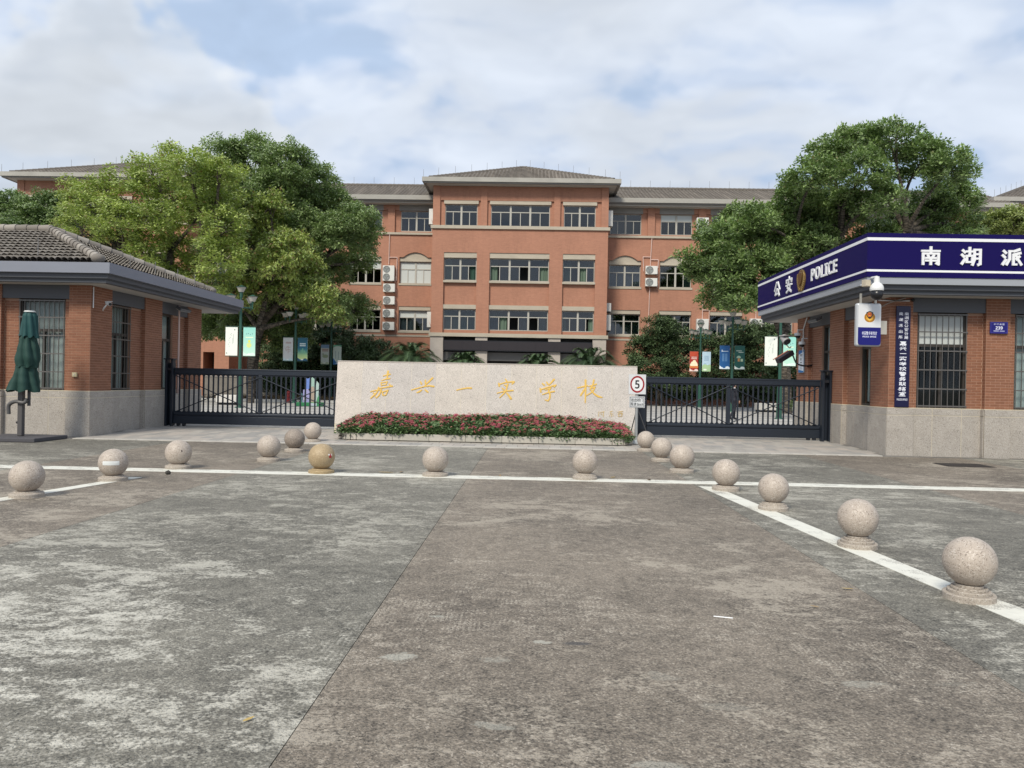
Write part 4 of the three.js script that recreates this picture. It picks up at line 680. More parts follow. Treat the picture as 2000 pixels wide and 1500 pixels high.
{ // tall navy name board on the corner pier
  const t = thing('name_board', 'tall narrow navy name board with white characters on the corner pier', 'sign', [9.0, 1.19, -18.985]);
  const f = canvasTex(160, 1216, (g, w, h) => {
    g.fillStyle = '#0a0836'; g.fillRect(0, 0, w, h); g.strokeStyle = '#dfe2ea';
    '南湖区公安分局'.split('').forEach((c, i) => drawGlyph(g, c, 92, 70 + i * 48, 44, 38, 5)); '南湖派出所'.split('').forEach((c, i) => drawGlyph(g, c, 26, 70 + i * 71, 44, 38, 5));
    '嘉兴一实学校警务联络室'.split('').forEach((c, i) => drawGlyph(g, c, 40, 424 + i * 61.5, 80, 48, 8.2));
    g.fillStyle = '#dfe2ea'; g.font = 'bold 34px sans-serif'; g.textAlign = 'center'; g.save(); g.translate(w / 2, 1142); g.scale(0.52, 1); g.fillText('POLICE OFFICE', 0, 0); g.restore();
  });
  mesh('board', new MB().rbox(-0.17, 0.17, 0, 2.46, 0, 0.035, 0.006).geo(), std([0.008, 0.007, 0.05], 0.35), t);
  const fg = plain(new THREE.PlaneGeometry(0.326, 2.44)); mesh('face', fg, std(0xffffff, 0.32, { map: f }), t, [0, 1.23, 0.0375]);
}
{ // house number plate
  const t = thing('address_plate', 'small blue house number plate reading 239 on the brick pier', 'plate', [11.3, 3.02, -18.985]);
  const f = canvasTex(256, 170, (g, w, h) => { g.fillStyle = '#100a68'; g.fillRect(0, 0, w, h); g.strokeStyle = '#4d4aa0'; g.lineWidth = 5; g.strokeRect(8, 8, w - 16, h - 16); g.strokeStyle = '#cfd3e6'; '中环南路'.split('').forEach((c, i) => drawGlyph(g, c, 50 + i * 42, 20, 28, 26, 3.4)); g.fillStyle = '#e6e9f4'; g.font = 'bold 66px sans-serif'; g.textAlign = 'center'; g.fillText('239', w / 2, 112); g.fillStyle = '#b9bedb'; g.fillRect(48, 128, 76, 12); g.fillRect(136, 130, 74, 10); });
  mesh('plate', new MB().rbox(-0.215, 0.215, 0, 0.285, 0, 0.018, 0.005).geo(), std([0.01, 0.008, 0.14], 0.35), t);
  mesh('face', plain(new THREE.PlaneGeometry(0.42, 0.275)), std(0xffffff, 0.35, { map: f }), t, [0, 0.1425, 0.0205]);
}
{ // notice on the rear pier
  const t = thing('notice_board', 'narrow blue and white notice board on the rear brick pier', 'notice', [8.685, 2.1, -25.05], -Math.PI / 2);
  const f = canvasTex(128, 220, (g, w, h) => { g.fillStyle = '#dfe6ee'; g.fillRect(0, 0, w, h); g.fillStyle = '#1d6fb4'; g.beginPath(); g.moveTo(0, 0); g.lineTo(w, 0); g.lineTo(w, 14); g.lineTo(0, 42); g.fill(); g.beginPath(); g.moveTo(0, h); g.lineTo(w, h); g.lineTo(w, h - 14); g.lineTo(0, h - 28); g.fill(); g.fillStyle = '#2b3b52'; for (const [x, y, ww, hh] of [[36, 40, 60, 8], [44, 52, 44, 6], [52, 74, 20, 26], [44, 118, 40, 8]]) g.fillRect(x, y, ww, hh); g.fillStyle = '#8796a6'; for (let i = 0; i < 8; i++) g.fillRect(24, 138 + i * 7, 80 - (i % 3) * 12, 3); });
  mesh('board', new MB().rbox(-0.235, 0.235, 0, 0.73, 0, 0.03, 0.006).geo(), std([0.3, 0.38, 0.46], 0.4), t); mesh('face', plain(new THREE.PlaneGeometry(0.45, 0.71)), std(0xffffff, 0.35, { map: f }), t, [0, 0.365, 0.0325]);
}
// ---------------------------------------------------------------- sliding gates
function gate(label, x0, x1, z, postSide) {
  const t = thing('sliding_gate', label, 'gate', [0, 0, z], 0, undefined), y0 = 0.12, top = 1.84, n = Math.round((x1 - x0) / 0.151), pitch = (x1 - x0) / n;
  mesh('bottom_beam', new MB().rbox(x0, x1, y0 + 0.02, y0 + 0.27, -0.07, 0.07, 0.012).rbox(x0, x1, y0 + 0.29, y0 + 0.37, -0.05, 0.085, 0.02, 2).box(x0, x1, y0 + 0.26, y0 + 0.30, -0.05, 0.05).geo(), GATE, t);
  mesh('top_rail', new MB().rbox(x0, x1, top - 0.17, top, -0.045, 0.045, 0.015, 2).rbox(x0, x1, top - 0.035, top + 0.012, -0.055, 0.055, 0.012, 2).geo(), GATE, t);
  const ys = y0 + 0.37, ye = top - 0.17;
  // scalloped plates below the rail and above the beam: openings between bars have round ends
  const plate = (up) => { const s = new THREE.Shape(), yb = up ? ye + 0.01 : ys - 0.01, yi = up ? ye - 0.075 : ys + 0.075; s.moveTo(x0, yb); s.lineTo(x1, yb); s.lineTo(x1, yi); for (let i = n - 1; i >= 0; i--) { const b = x0 + (i + 1) * pitch - 0.023, a = x0 + i * pitch + 0.023, r = (b - a) / 2; s.lineTo(b, yi); s.absarc((a + b) / 2, yi, r * 0.98, 0, up ? Math.PI : -Math.PI, !up); s.lineTo(a, yi); } s.lineTo(x0, yi); return new THREE.ExtrudeGeometry(s, { depth: 0.012, bevelEnabled: false, curveSegments: 6 }); };
  mesh('scalloped_plate', plain(plate(true)), GATE, t, [0, 0, -0.006]); mesh('scalloped_plate', plain(plate(false)), GATE, t, [0, 0, -0.006]);
  const bg = new RoundedBoxGeometry(0.047, ye - ys, 0.03, 1, 0.006);
  const posts = []; for (let x = (postSide > 0 ? x1 - 2.66 : x0 + 2.66); x > x0 + 0.3 && x < x1 - 0.1; x += postSide > 0 ? -2.66 : 2.66) posts.push(x);
  const near = (x) => posts.some((p) => Math.abs(p - x) < 0.09);
  for (let i = 0; i <= n; i++) { const x = x0 + i * pitch; if (!near(x)) mesh('bar', bg, GATE, t, [x, (ys + ye) / 2, 0]); }
  for (const x of posts) { mesh('post', new MB().rbox(x - 0.06, x + 0.06, ys, ye, -0.04, 0.04, 0.008).geo(), GATE, t); mesh('gusset', new MB().add(new THREE.CylinderGeometry(0.16, 0.02, 0.1, 4, 1).rotateY(Math.PI / 4), [x, ye - 0.05, 0.0], null, [1, 1, 0.28]).geo(), GATE, t); }
  const ends = [x0 + 0.06, ...posts, x1 - 0.06].sort((a, b) => a - b);
  for (let i = 0; i + 1 < ends.length; i++) for (const q of [0, 1]) mesh('brace', new MB().bar(V(ends[i], q ? ys + 0.02 : ye - 0.06, q ? 0.045 : 0.055), V(ends[i + 1], q ? ye - 0.06 : ys + 0.02, q ? 0.045 : 0.055), 0.016, 0.016, 6).geo(), GATE, t);
  const e = postSide > 0 ? x1 : x0;
  mesh('roller', new THREE.CylinderGeometry(0.055, 0.055, 0.06, 14).rotateX(Math.PI / 2), GATEDARK, t, [e - postSide * 0.15, 0.117, 0.03]);
  mesh('roller', new THREE.CylinderGeometry(0.055, 0.055, 0.06, 14).rotateX(Math.PI / 2), GATEDARK, t, [e - postSide * 0.32, 0.117, 0.03]);
  return t;
}
gate('long dark grey sliding gate with vertical bars beside the left gatehouse', -11.0, -5.3, -23.35, -1);
gate('dark grey sliding gate with vertical bars between stone sign wall and police post', 3.36, 8.42, -22.75, 1);
const gatePost = (label, x, z, w) => { const t = thing('gate_post', label, 'gate post', [x, 0.05, z]); mesh('shaft', new MB().rbox(-w / 2, -w / 2 + 0.06, 0, 2.05, -0.09, 0.09, 0.006).rbox(w / 2 - 0.06, w / 2, 0, 2.05, -0.09, 0.09, 0.006).rbox(-w / 2, w / 2, 0, 1.95, -0.11, -0.09, 0.004).geo(), GATE, t); mesh('cap', new MB().rbox(-w / 2 - 0.03, w / 2 + 0.03, 2.05, 2.085, -0.13, 0.13, 0.008).geo(), GATE, t); mesh('catch', new MB().box(-w / 2 + 0.07, w / 2 - 0.07, 1.72, 1.8, -0.08, 0.06).geo(), GATEDARK, t); return t; };
gatePost('dark steel gate post against the left gatehouse wall', -11.13, -23.3, 0.24); gatePost('dark steel gate post against the police post wall', 8.55, -22.6, 0.26);
{
  const t = thing('gate_motor_housing', 'dark gate motor cabinet with blue chevrons behind the speed sign', 'cabinet', [3.2, 0.055, -22.72]);
  mesh('cabinet', new MB().rbox(-0.15, 0.15, 0, 1.5, -0.15, 0.15, 0.02, 2).geo(), GATEDARK, t); mesh('door', new MB().rbox(-0.12, 0.12, 0.25, 0.9, 0.15, 0.165, 0.006).geo(), GATE, t);
  const f = canvasTex(64, 160, (g) => { g.fillStyle = '#0b0d14'; g.fillRect(0, 0, 64, 160); g.lineWidth = 8; for (let i = 0; i < 7; i++) { g.strokeStyle = i % 2 ? '#d5d8ea' : '#2b2f9e'; g.beginPath(); g.moveTo(8, 8 + i * 22); g.lineTo(44, 22 + i * 22); g.lineTo(8, 36 + i * 22); g.stroke(); } });
  mesh('chevron_strip', plain(new THREE.PlaneGeometry(0.11, 0.44)), std(0xffffff, 0.4, { map: f }), t, [0.07, 1.0, 0.154]);
}
// ---------------------------------------------------------------- stone sign wall with gold lettering
const tilt = 0.14;
{
  const t = thing('stone_sign_wall', 'long pale granite sign wall with gold Chinese calligraphy behind the flowers', 'sign wall', [-1.32, 0.05, -21.78]);
  const W0 = -4.32, W1 = 4.31, H = 2.07, s = new THREE.Shape([[0, 0], [0, 0.28], [-0.06, 0.28], [-0.06 - (H - 0.28) * tilt + 0.02, H - 0.01], [-0.55, H - 0.01], [-0.6, 0]].map(([z, y]) => new THREE.Vector2(z, y)));
  const body = plain(new THREE.ExtrudeGeometry(s, { depth: W1 - W0 - 0.02, bevelEnabled: false })); body.rotateY(-Math.PI / 2); body.translate(W1 - 0.01, 0, 0);
  mesh('core', metreUV(body), CREAM, t);
  const G = [std([1, 1, 1], 0.6, { map: gWall }), std([0.94, 0.94, 0.95], 0.6, { map: gWall }), std([1.03, 1.01, 0.98], 0.6, { map: gWall })];
  const L = (H - 0.28) / Math.cos(Math.atan(tilt)) + 0.01, n = 12; reseed(3);
  const face = new THREE.Group(); // only a frame for the sloping face: its pieces are added to the wall itself
  face.position.set(0, 0.28, -0.055); face.rotation.x = -Math.atan(tilt); face.updateMatrix();
  const onFace = (m) => { m.applyMatrix4(face.matrix); return m; };
  for (let i = 0; i < n; i++) { const a = W0 + (W1 - W0) * i / n + (i ? 0.0035 : 0), b = W0 + (W1 - W0) * (i + 1) / n - (i < n - 1 ? 0.0035 : 0), g = plain(new RoundedBoxGeometry(b - a, L, 0.03, 1, 0.003)); const m = mesh('stone_slab', g, G[Math.floor(rnd() * 3)], t, [(a + b) / 2, L / 2, 0]); const uv = metreUV(g).attributes.uv; const du = rnd(), dv = rnd(); for (let k = 0; k < uv.count; k++) uv.setXY(k, uv.getX(k) + du, uv.getY(k) + dv); onFace(m); }
  mesh('coping', new MB().rbox(W0 - 0.002, W1 + 0.002, H - 0.008, H + 0.02, -0.57, -(H - 0.28) * tilt - 0.03, 0.006).geo(), std([0.52, 0.47, 0.42], 0.7, { map: plasterTex }), t);
  mesh('plinth', new MB().rbox(W0 + 0.06, W1 - 0.06, 0, 0.279, -0.58, 0.012, 0.004).geo(), G[1], t);
  onFace(mesh('grout', new MB().box(W0 + 0.02, W1 - 0.02, 0.02, L - 0.02, -0.012, 0.0125).geo(), std([0.62, 0.56, 0.44], 0.9), t));
  // gold calligraphy, raised from the slabs; strokes are [x, y, width] in units of one hundredth of the face
  const GOLD = std([0.66, 0.42, 0.085], 0.5), k = 0.0147;
  // face coordinates from the traced drawings: origin of the wall at x = 953, top edge at y = 706
  const conv = (pts, sx, ox, sy, oy) => pts.map(([x, y, w]) => { const px = ox + x * sx, py = oy + y * sy; const X = (px - 957.5) * k + 0.0, yy = (py - (711.6 + 0.0195 * (px - 957.5))) * k; return [X + yy * 0.0195 + 0.02, L - yy / 1.0 * 1.005, w * sx * k]; });
  const A = (p) => conv(p, 0.13, 700, 0.13, 700), B = (p) => conv(p, 0.15, 950, 0.15, 720);
  const CH = [
    ['嘉', A, [[[478, 205, 26], [472, 265, 24], [462, 322, 16]], [[405, 278, 12], [455, 262, 15], [512, 250, 18]], [[383, 348, 10], [440, 325, 16], [506, 314, 20]], [[374, 378, 16], [386, 425, 14]], [[374, 380, 12], [470, 366, 16]], [[470, 364, 18], [450, 412, 14]], [[388, 416, 12], [455, 406, 12]], [[330, 468, 14], [430, 452, 15], [548, 430, 22]], [[500, 400, 14], [525, 428, 16]], [[340, 452, 18], [360, 466, 14]], [[220, 515, 12], [300, 494, 14], [385, 488, 18]], [[385, 486, 18], [352, 566, 20]], [[352, 566, 20], [312, 606, 18], [288, 580, 10]], [[342, 470, 14], [308, 535, 20], [226, 614, 16]], [[264, 530, 14], [300, 560, 14]], [[396, 515, 16], [412, 572, 18]], [[398, 520, 12], [486, 492, 18]], [[484, 490, 18], [456, 560, 16]], [[410, 572, 12], [458, 562, 14]]]],
    ['兴', A, [[[970, 362, 16], [988, 398, 24]], [[1044, 340, 18], [1046, 388, 22]], [[1152, 308, 26], [1095, 366, 22], [1028, 432, 10]], [[840, 488, 16], [920, 466, 16], [1010, 440, 14], [1100, 424, 20], [1172, 436, 26]], [[992, 488, 16], [962, 512, 24], [920, 528, 16]], [[1038, 482, 14], [1062, 502, 22], [1088, 522, 20]]]],
    ['一', A, [[[1518, 490, 14], [1600, 472, 16], [1680, 458, 18], [1738, 460, 24]]]],
    ['实', B, [[[282, 146, 12], [302, 182, 20]], [[196, 202, 16], [202, 240, 20]], [[196, 218, 14], [290, 190, 13], [396, 182, 18]], [[398, 184, 18], [368, 214, 12]], [[238, 262, 12], [264, 288, 18]], [[268, 222, 12], [300, 240, 16]], [[174, 332, 10], [280, 305, 13], [382, 296, 18]], [[314, 212, 18], [290, 300, 18], [250, 350, 14], [208, 390, 10]], [[298, 326, 14], [330, 365, 22], [354, 402, 28]]]],
    ['学', B, [[[762, 204, 14], [788, 228, 20]], [[816, 186, 14], [836, 216, 18]], [[914, 152, 22], [880, 192, 18], [846, 226, 12]], [[734, 268, 16], [742, 314, 22]], [[736, 288, 14], [830, 254, 13], [938, 226, 18]], [[936, 228, 18], [914, 254, 12]], [[798, 288, 10], [872, 264, 16]], [[872, 264, 16], [838, 300, 12]], [[842, 294, 16], [862, 350, 20], [856, 400, 20]], [[858, 396, 20], [834, 432, 18], [796, 418, 10]], [[764, 348, 10], [840, 322, 14], [918, 308, 18]]]],
    ['校', B, [[[1218, 262, 14], [1290, 246, 16], [1348, 232, 14]], [[1322, 162, 22], [1322, 260, 20], [1318, 370, 16], [1314, 456, 10]], [[1318, 258, 12], [1290, 310, 18], [1256, 360, 20]], [[1360, 244, 10], [1410, 230, 14], [1462, 214, 16]], [[1430, 160, 20], [1416, 225, 16], [1384, 270, 14]], [[1376, 272, 12], [1444, 250, 18]], [[1444, 250, 18], [1412, 312, 16], [1330, 362, 10]], [[1384, 282, 12], [1436, 342, 18], [1484, 374, 24], [1534, 386, 12]]]],
    ['名', B, [[[1492, 566, 6], [1484, 632, 8]], [[1506, 580, 6], [1562, 568, 8]], [[1550, 570, 7], [1546, 636, 8]], [[1510, 592, 6], [1534, 612, 6]], [[1628, 572, 6], [1666, 566, 7]], [[1652, 560, 6], [1632, 600, 7], [1672, 596, 6]], [[1654, 590, 6], [1652, 636, 8]], [[1634, 612, 5], [1622, 630, 6]], [[1668, 610, 5], [1680, 628, 6]], [[1726, 574, 6], [1798, 564, 8]], [[1736, 592, 6], [1742, 634, 7]], [[1738, 592, 6], [1794, 586, 7]], [[1792, 586, 7], [1782, 632, 8]], [[1754, 566, 6], [1750, 612, 6]], [[1772, 564, 6], [1776, 612, 6]], [[1742, 632, 6], [1784, 628, 6]]]],
  ];
  for (const [ch, f, ss] of CH) { const mb = new MB(); ss.forEach((p, i) => mb.add(ribbon(f(p), 0.008 + 0.0003 * i, ch === '名' ? 0 : 0.003), [0, 0, 0.0152])); for (const p of ss) if (ch !== '名') for (const q of [f(p)[0], f(p).at(-1)]) mb.add(new THREE.CylinderGeometry(q[2] * 0.5, q[2] * 0.55, 0.0085, 12).rotateX(Math.PI / 2), [q[0], q[1], 0.0192]); const m = mesh('lettering', mb.geo(false), ch === '名' ? std([0.5, 0.36, 0.15], 0.5) : GOLD, t); onFace(m); }
}
// ---------------------------------------------------------------- flower bed in front of the wall
{
  const t = thing('flower_bed', 'raised bed of pink flowers with a pale stone kerb before the sign wall', 'flower bed', [0, 0.052, 0]);
  const path = []; const xa = -5.08, xb = 2.62, zf = -19.83, zk = -21.72, r = 0.55;
  path.push([xa, zk]); path.push([xa, zf - r]); for (let i = 1; i <= 6; i++) { const a = Math.PI + i / 6 * Math.PI / 2; path.push([xa + r + Math.cos(a) * r, zf - r - Math.sin(a) * r]); }
  for (let i = 1; i <= 7; i++) path.push([xa + r + (xb - r - xa - r) * i / 7, zf]); for (let i = 1; i <= 6; i++) { const a = -Math.PI / 2 + i / 6 * Math.PI / 2; path.push([xb - r + Math.cos(a) * r, zf - r - Math.sin(a) * r]); } path.push([xb, zk]);
  const K = [std([0.47, 0.44, 0.385], 0.8, { map: plasterTex }), std([0.43, 0.41, 0.355], 0.8, { map: plasterTex }), std([0.5, 0.46, 0.4], 0.8, { map: plasterTex })]; reseed(8);
  for (let i = 0; i + 1 < path.length; i++) { const [ax, az] = path[i], [bx, bz] = path[i + 1], l = Math.hypot(bx - ax, bz - az), m = mesh('kerb_stone', metreUV(plain(new RoundedBoxGeometry(l - 0.004, 0.17, 0.14, 1, 0.012))), K[Math.floor(rnd() * 3)], t, [(ax + bx) / 2, 0.078, (az + bz) / 2], [0, -Math.atan2(bz - az, bx - ax), 0]); }
  const hill = (x, z) => { const e = Math.min(x - xa, xb - x), back = clamp((zf - z) / 1.8); return 0.11 + (0.13 + 0.34 * back ** 0.75 + 0.12 * (fbm(x * 1.1 + 9, z * 1.1, 3, 256, 3) - 0.4)) * (0.78 + 0.22 * sstep(0, 0.6, e)) * (1 - 0.2 * sstep(0.5, 2.6, x)); };
  const soil = plain(new THREE.PlaneGeometry(xb - xa - 0.1, 1.85, 30, 8).rotateX(-Math.PI / 2)); soil.translate((xa + xb) / 2, 0, -20.78); { const p = soil.attributes.position; for (let i = 0; i < p.count; i++) p.setY(i, Math.max(0.05, hill(p.getX(i), p.getZ(i)) - 0.2)); soil.computeVertexNormals(); }
  mesh('soil', metreUV(soil), std([0.05, 0.038, 0.028], 0.95), t);
  // leaf sprays and flower heads: nobody could count them
  const leaf = (n, s, sp, up) => { const pos = []; for (let i = 0; i < n; i++) { const a = rnd() * 6.283, rad = sp * Math.sqrt(rnd()), y = rr(-0.5, 1) * sp * 0.9, d = V(Math.cos(a), rr(-0.2, up), Math.sin(a)).normalize(), c = V(Math.cos(a) * rad, y, Math.sin(a) * rad), side = d.clone().cross(V(rr(-0.4, 0.4), 1, rr(-0.4, 0.4))).normalize().multiplyScalar(s * 0.24), tip = c.clone().addScaledVector(d, s), m = c.clone().addScaledVector(d, s * 0.45); m.y += s * 0.06; for (const q of [c, m.clone().add(side), tip, c, tip, m.clone().sub(side)]) pos.push(q.x, q.y, q.z); } const g = new THREE.BufferGeometry(); g.setAttribute('position', new THREE.Float32BufferAttribute(pos, 3)); g.computeVertexNormals(); return g; };
  reseed(77);
  const lm = new THREE.MeshPhysicalMaterial({ color: 0xffffff, roughness: 0.6, side: THREE.DoubleSide, transmission: 0.15, thickness: 0 });
  const N = 5200, fol = new THREE.InstancedMesh(leaf(12, 0.085, 0.06, 0.9), lm, N), M = new THREE.Matrix4(), Q = new THREE.Quaternion(), C = new THREE.Color();
  for (let i = 0; i < N; i++) { const x = rr(xa + 0.04, xb - 0.04), z = rr(zk + 0.02, zf + 0.05); M.compose(V(x, hill(x, z) - rr(0, 0.14), z), Q.setFromEuler(new THREE.Euler(rr(-0.3, 0.3), rnd() * 6.28, rr(-0.3, 0.3))), V(1, 1, 1).multiplyScalar(rr(0.8, 1.3))); fol.setMatrixAt(i, M); const k = rr(0.7, 1.35); fol.setColorAt(i, C.setRGB(0.10 * k, 0.17 * k, 0.058 * k)); }
  fol.name = 'foliage'; fol.userData.kind = 'stuff'; t.add(fol);
  const hg = new MB(); for (let i = 0; i < 9; i++) { const a = i * 2.4, q = 0.022 * Math.sqrt(i); hg.add(new THREE.IcosahedronGeometry(0.013, 0), [Math.cos(a) * q * 0.9, 0.01 - q * q * 9, Math.sin(a) * q * 0.9], [i, i * 2, 0], [1, 0.7, 1]); }
  const F = 820, fl = new THREE.InstancedMesh(hg.geo(), std(0xffffff, 0.6), F);
  let made = 0; while (made < F) { const x = rr(xa + 0.03, xb - 0.03), z = rr(zk + 0.02, zf + 0.04), patch = fbm(x * 1.3 + 3, z * 1.3 + 8, 3, 256, 61); if (rnd() > 0.25 + 1.5 * sstep(0.4, 0.65, patch) + 0.35 * clamp((zf - z) / 2)) continue; M.compose(V(x, hill(x, z) + rr(0.02, 0.085), z), Q.setFromEuler(new THREE.Euler(rr(0, 0.7), rnd() * 6, rr(-0.3, 0.3))), V(1, 1, 1).multiplyScalar(rr(0.6, 1.1))); fl.setMatrixAt(made, M); const k = rr(0.7, 1.2); fl.setColorAt(made, C.setRGB(0.43 * k, (rnd() < 0.35 ? 0.14 : 0.07) * k, 0.115 * k)); made++; }
  fl.name = 'blossoms'; fl.userData.kind = 'stuff'; t.add(fl);
}
// ---------------------------------------------------------------- speed sign
{
  const t = thing('speed_sign', 'metal speed limit sign reading 5 on a grey pole by the bed', 'road sign', [2.765, 0.055, -20.4]);
  const GALV = std([0.36, 0.37, 0.37], 0.4, { metalness: 0.5 });
  mesh('pole', new MB().add(new THREE.CylinderGeometry(0.042, 0.042, 1.78, 16), [0, 0.9, 0]).geo(), GALV, t);
  mesh('base_plate', new MB().box(-0.32, 0.2, 0.0, 0.03, -0.2, 0.2).add(new THREE.CylinderGeometry(0.1, 0.26, 0.07, 4).rotateY(Math.PI / 4), [0, 0.065, 0]).geo(), std([0.5, 0.52, 0.53], 0.4, { metalness: 0.3 }), t);
  for (const a of [0, 1]) mesh('brace', new MB().bar(V(0.02, 0.96, -0.04), V(a ? 0.42 : -0.12, 0.0, a ? -0.25 : -0.6), 0.014).geo(), std([0.12, 0.12, 0.13], 0.4, { metalness: 0.6 }), t);
  const f1 = canvasTex(256, 288, (g, w, h) => { g.fillStyle = '#c9cbcd'; g.fillRect(0, 0, w, h); g.save(); g.translate(w / 2, h * 0.5); g.scale(0.86, 1); g.strokeStyle = '#8c1218'; g.lineWidth = 27; g.beginPath(); g.arc(0, 0, 112, 0, 7); g.stroke(); g.fillStyle = '#d9dadb'; g.beginPath(); g.arc(0, 0, 99, 0, 7); g.fill(); g.fillStyle = '#0c0c10'; g.font = 'bold 172px sans-serif'; g.textAlign = 'center'; g.fillText('5', 0, 62); g.restore(); });
  const f2 = canvasTex(256, 176, (g, w, h) => { g.fillStyle = '#c6c8ca'; g.fillRect(0, 0, w, h); g.strokeStyle = '#15171a'; g.lineWidth = 7; g.strokeRect(12, 10, w - 24, h - 20); '进出校门'.split('').forEach((c, i) => drawGlyph(g, c, 28 + i * 52, 26, 44, 54, 6)); '限速'.split('').forEach((c, i) => drawGlyph(g, c, 26 + i * 48, 96, 38, 52, 5)); g.fillStyle = '#15171a'; g.font = 'bold 58px sans-serif'; g.save(); g.translate(124, 148); g.scale(0.62, 1); g.fillText('5km/h', 0, 0); g.restore(); });
  const P = (w, h, y, f, n) => { mesh(n, new MB().rbox(-w / 2, w / 2, y, y + h, 0.045, 0.055, 0.004).geo(), std([0.5, 0.51, 0.52], 0.4, { metalness: 0.3 }), t); mesh('sign_face', plain(new THREE.PlaneGeometry(w - 0.012, h - 0.012)), std(0xffffff, 0.4, { map: f }), t, [0, y + h / 2, 0.0565]); };
  P(0.455, 0.525, 1.30, f1, 'upper_plate'); P(0.41, 0.30, 0.945, f2, 'lower_plate');
}
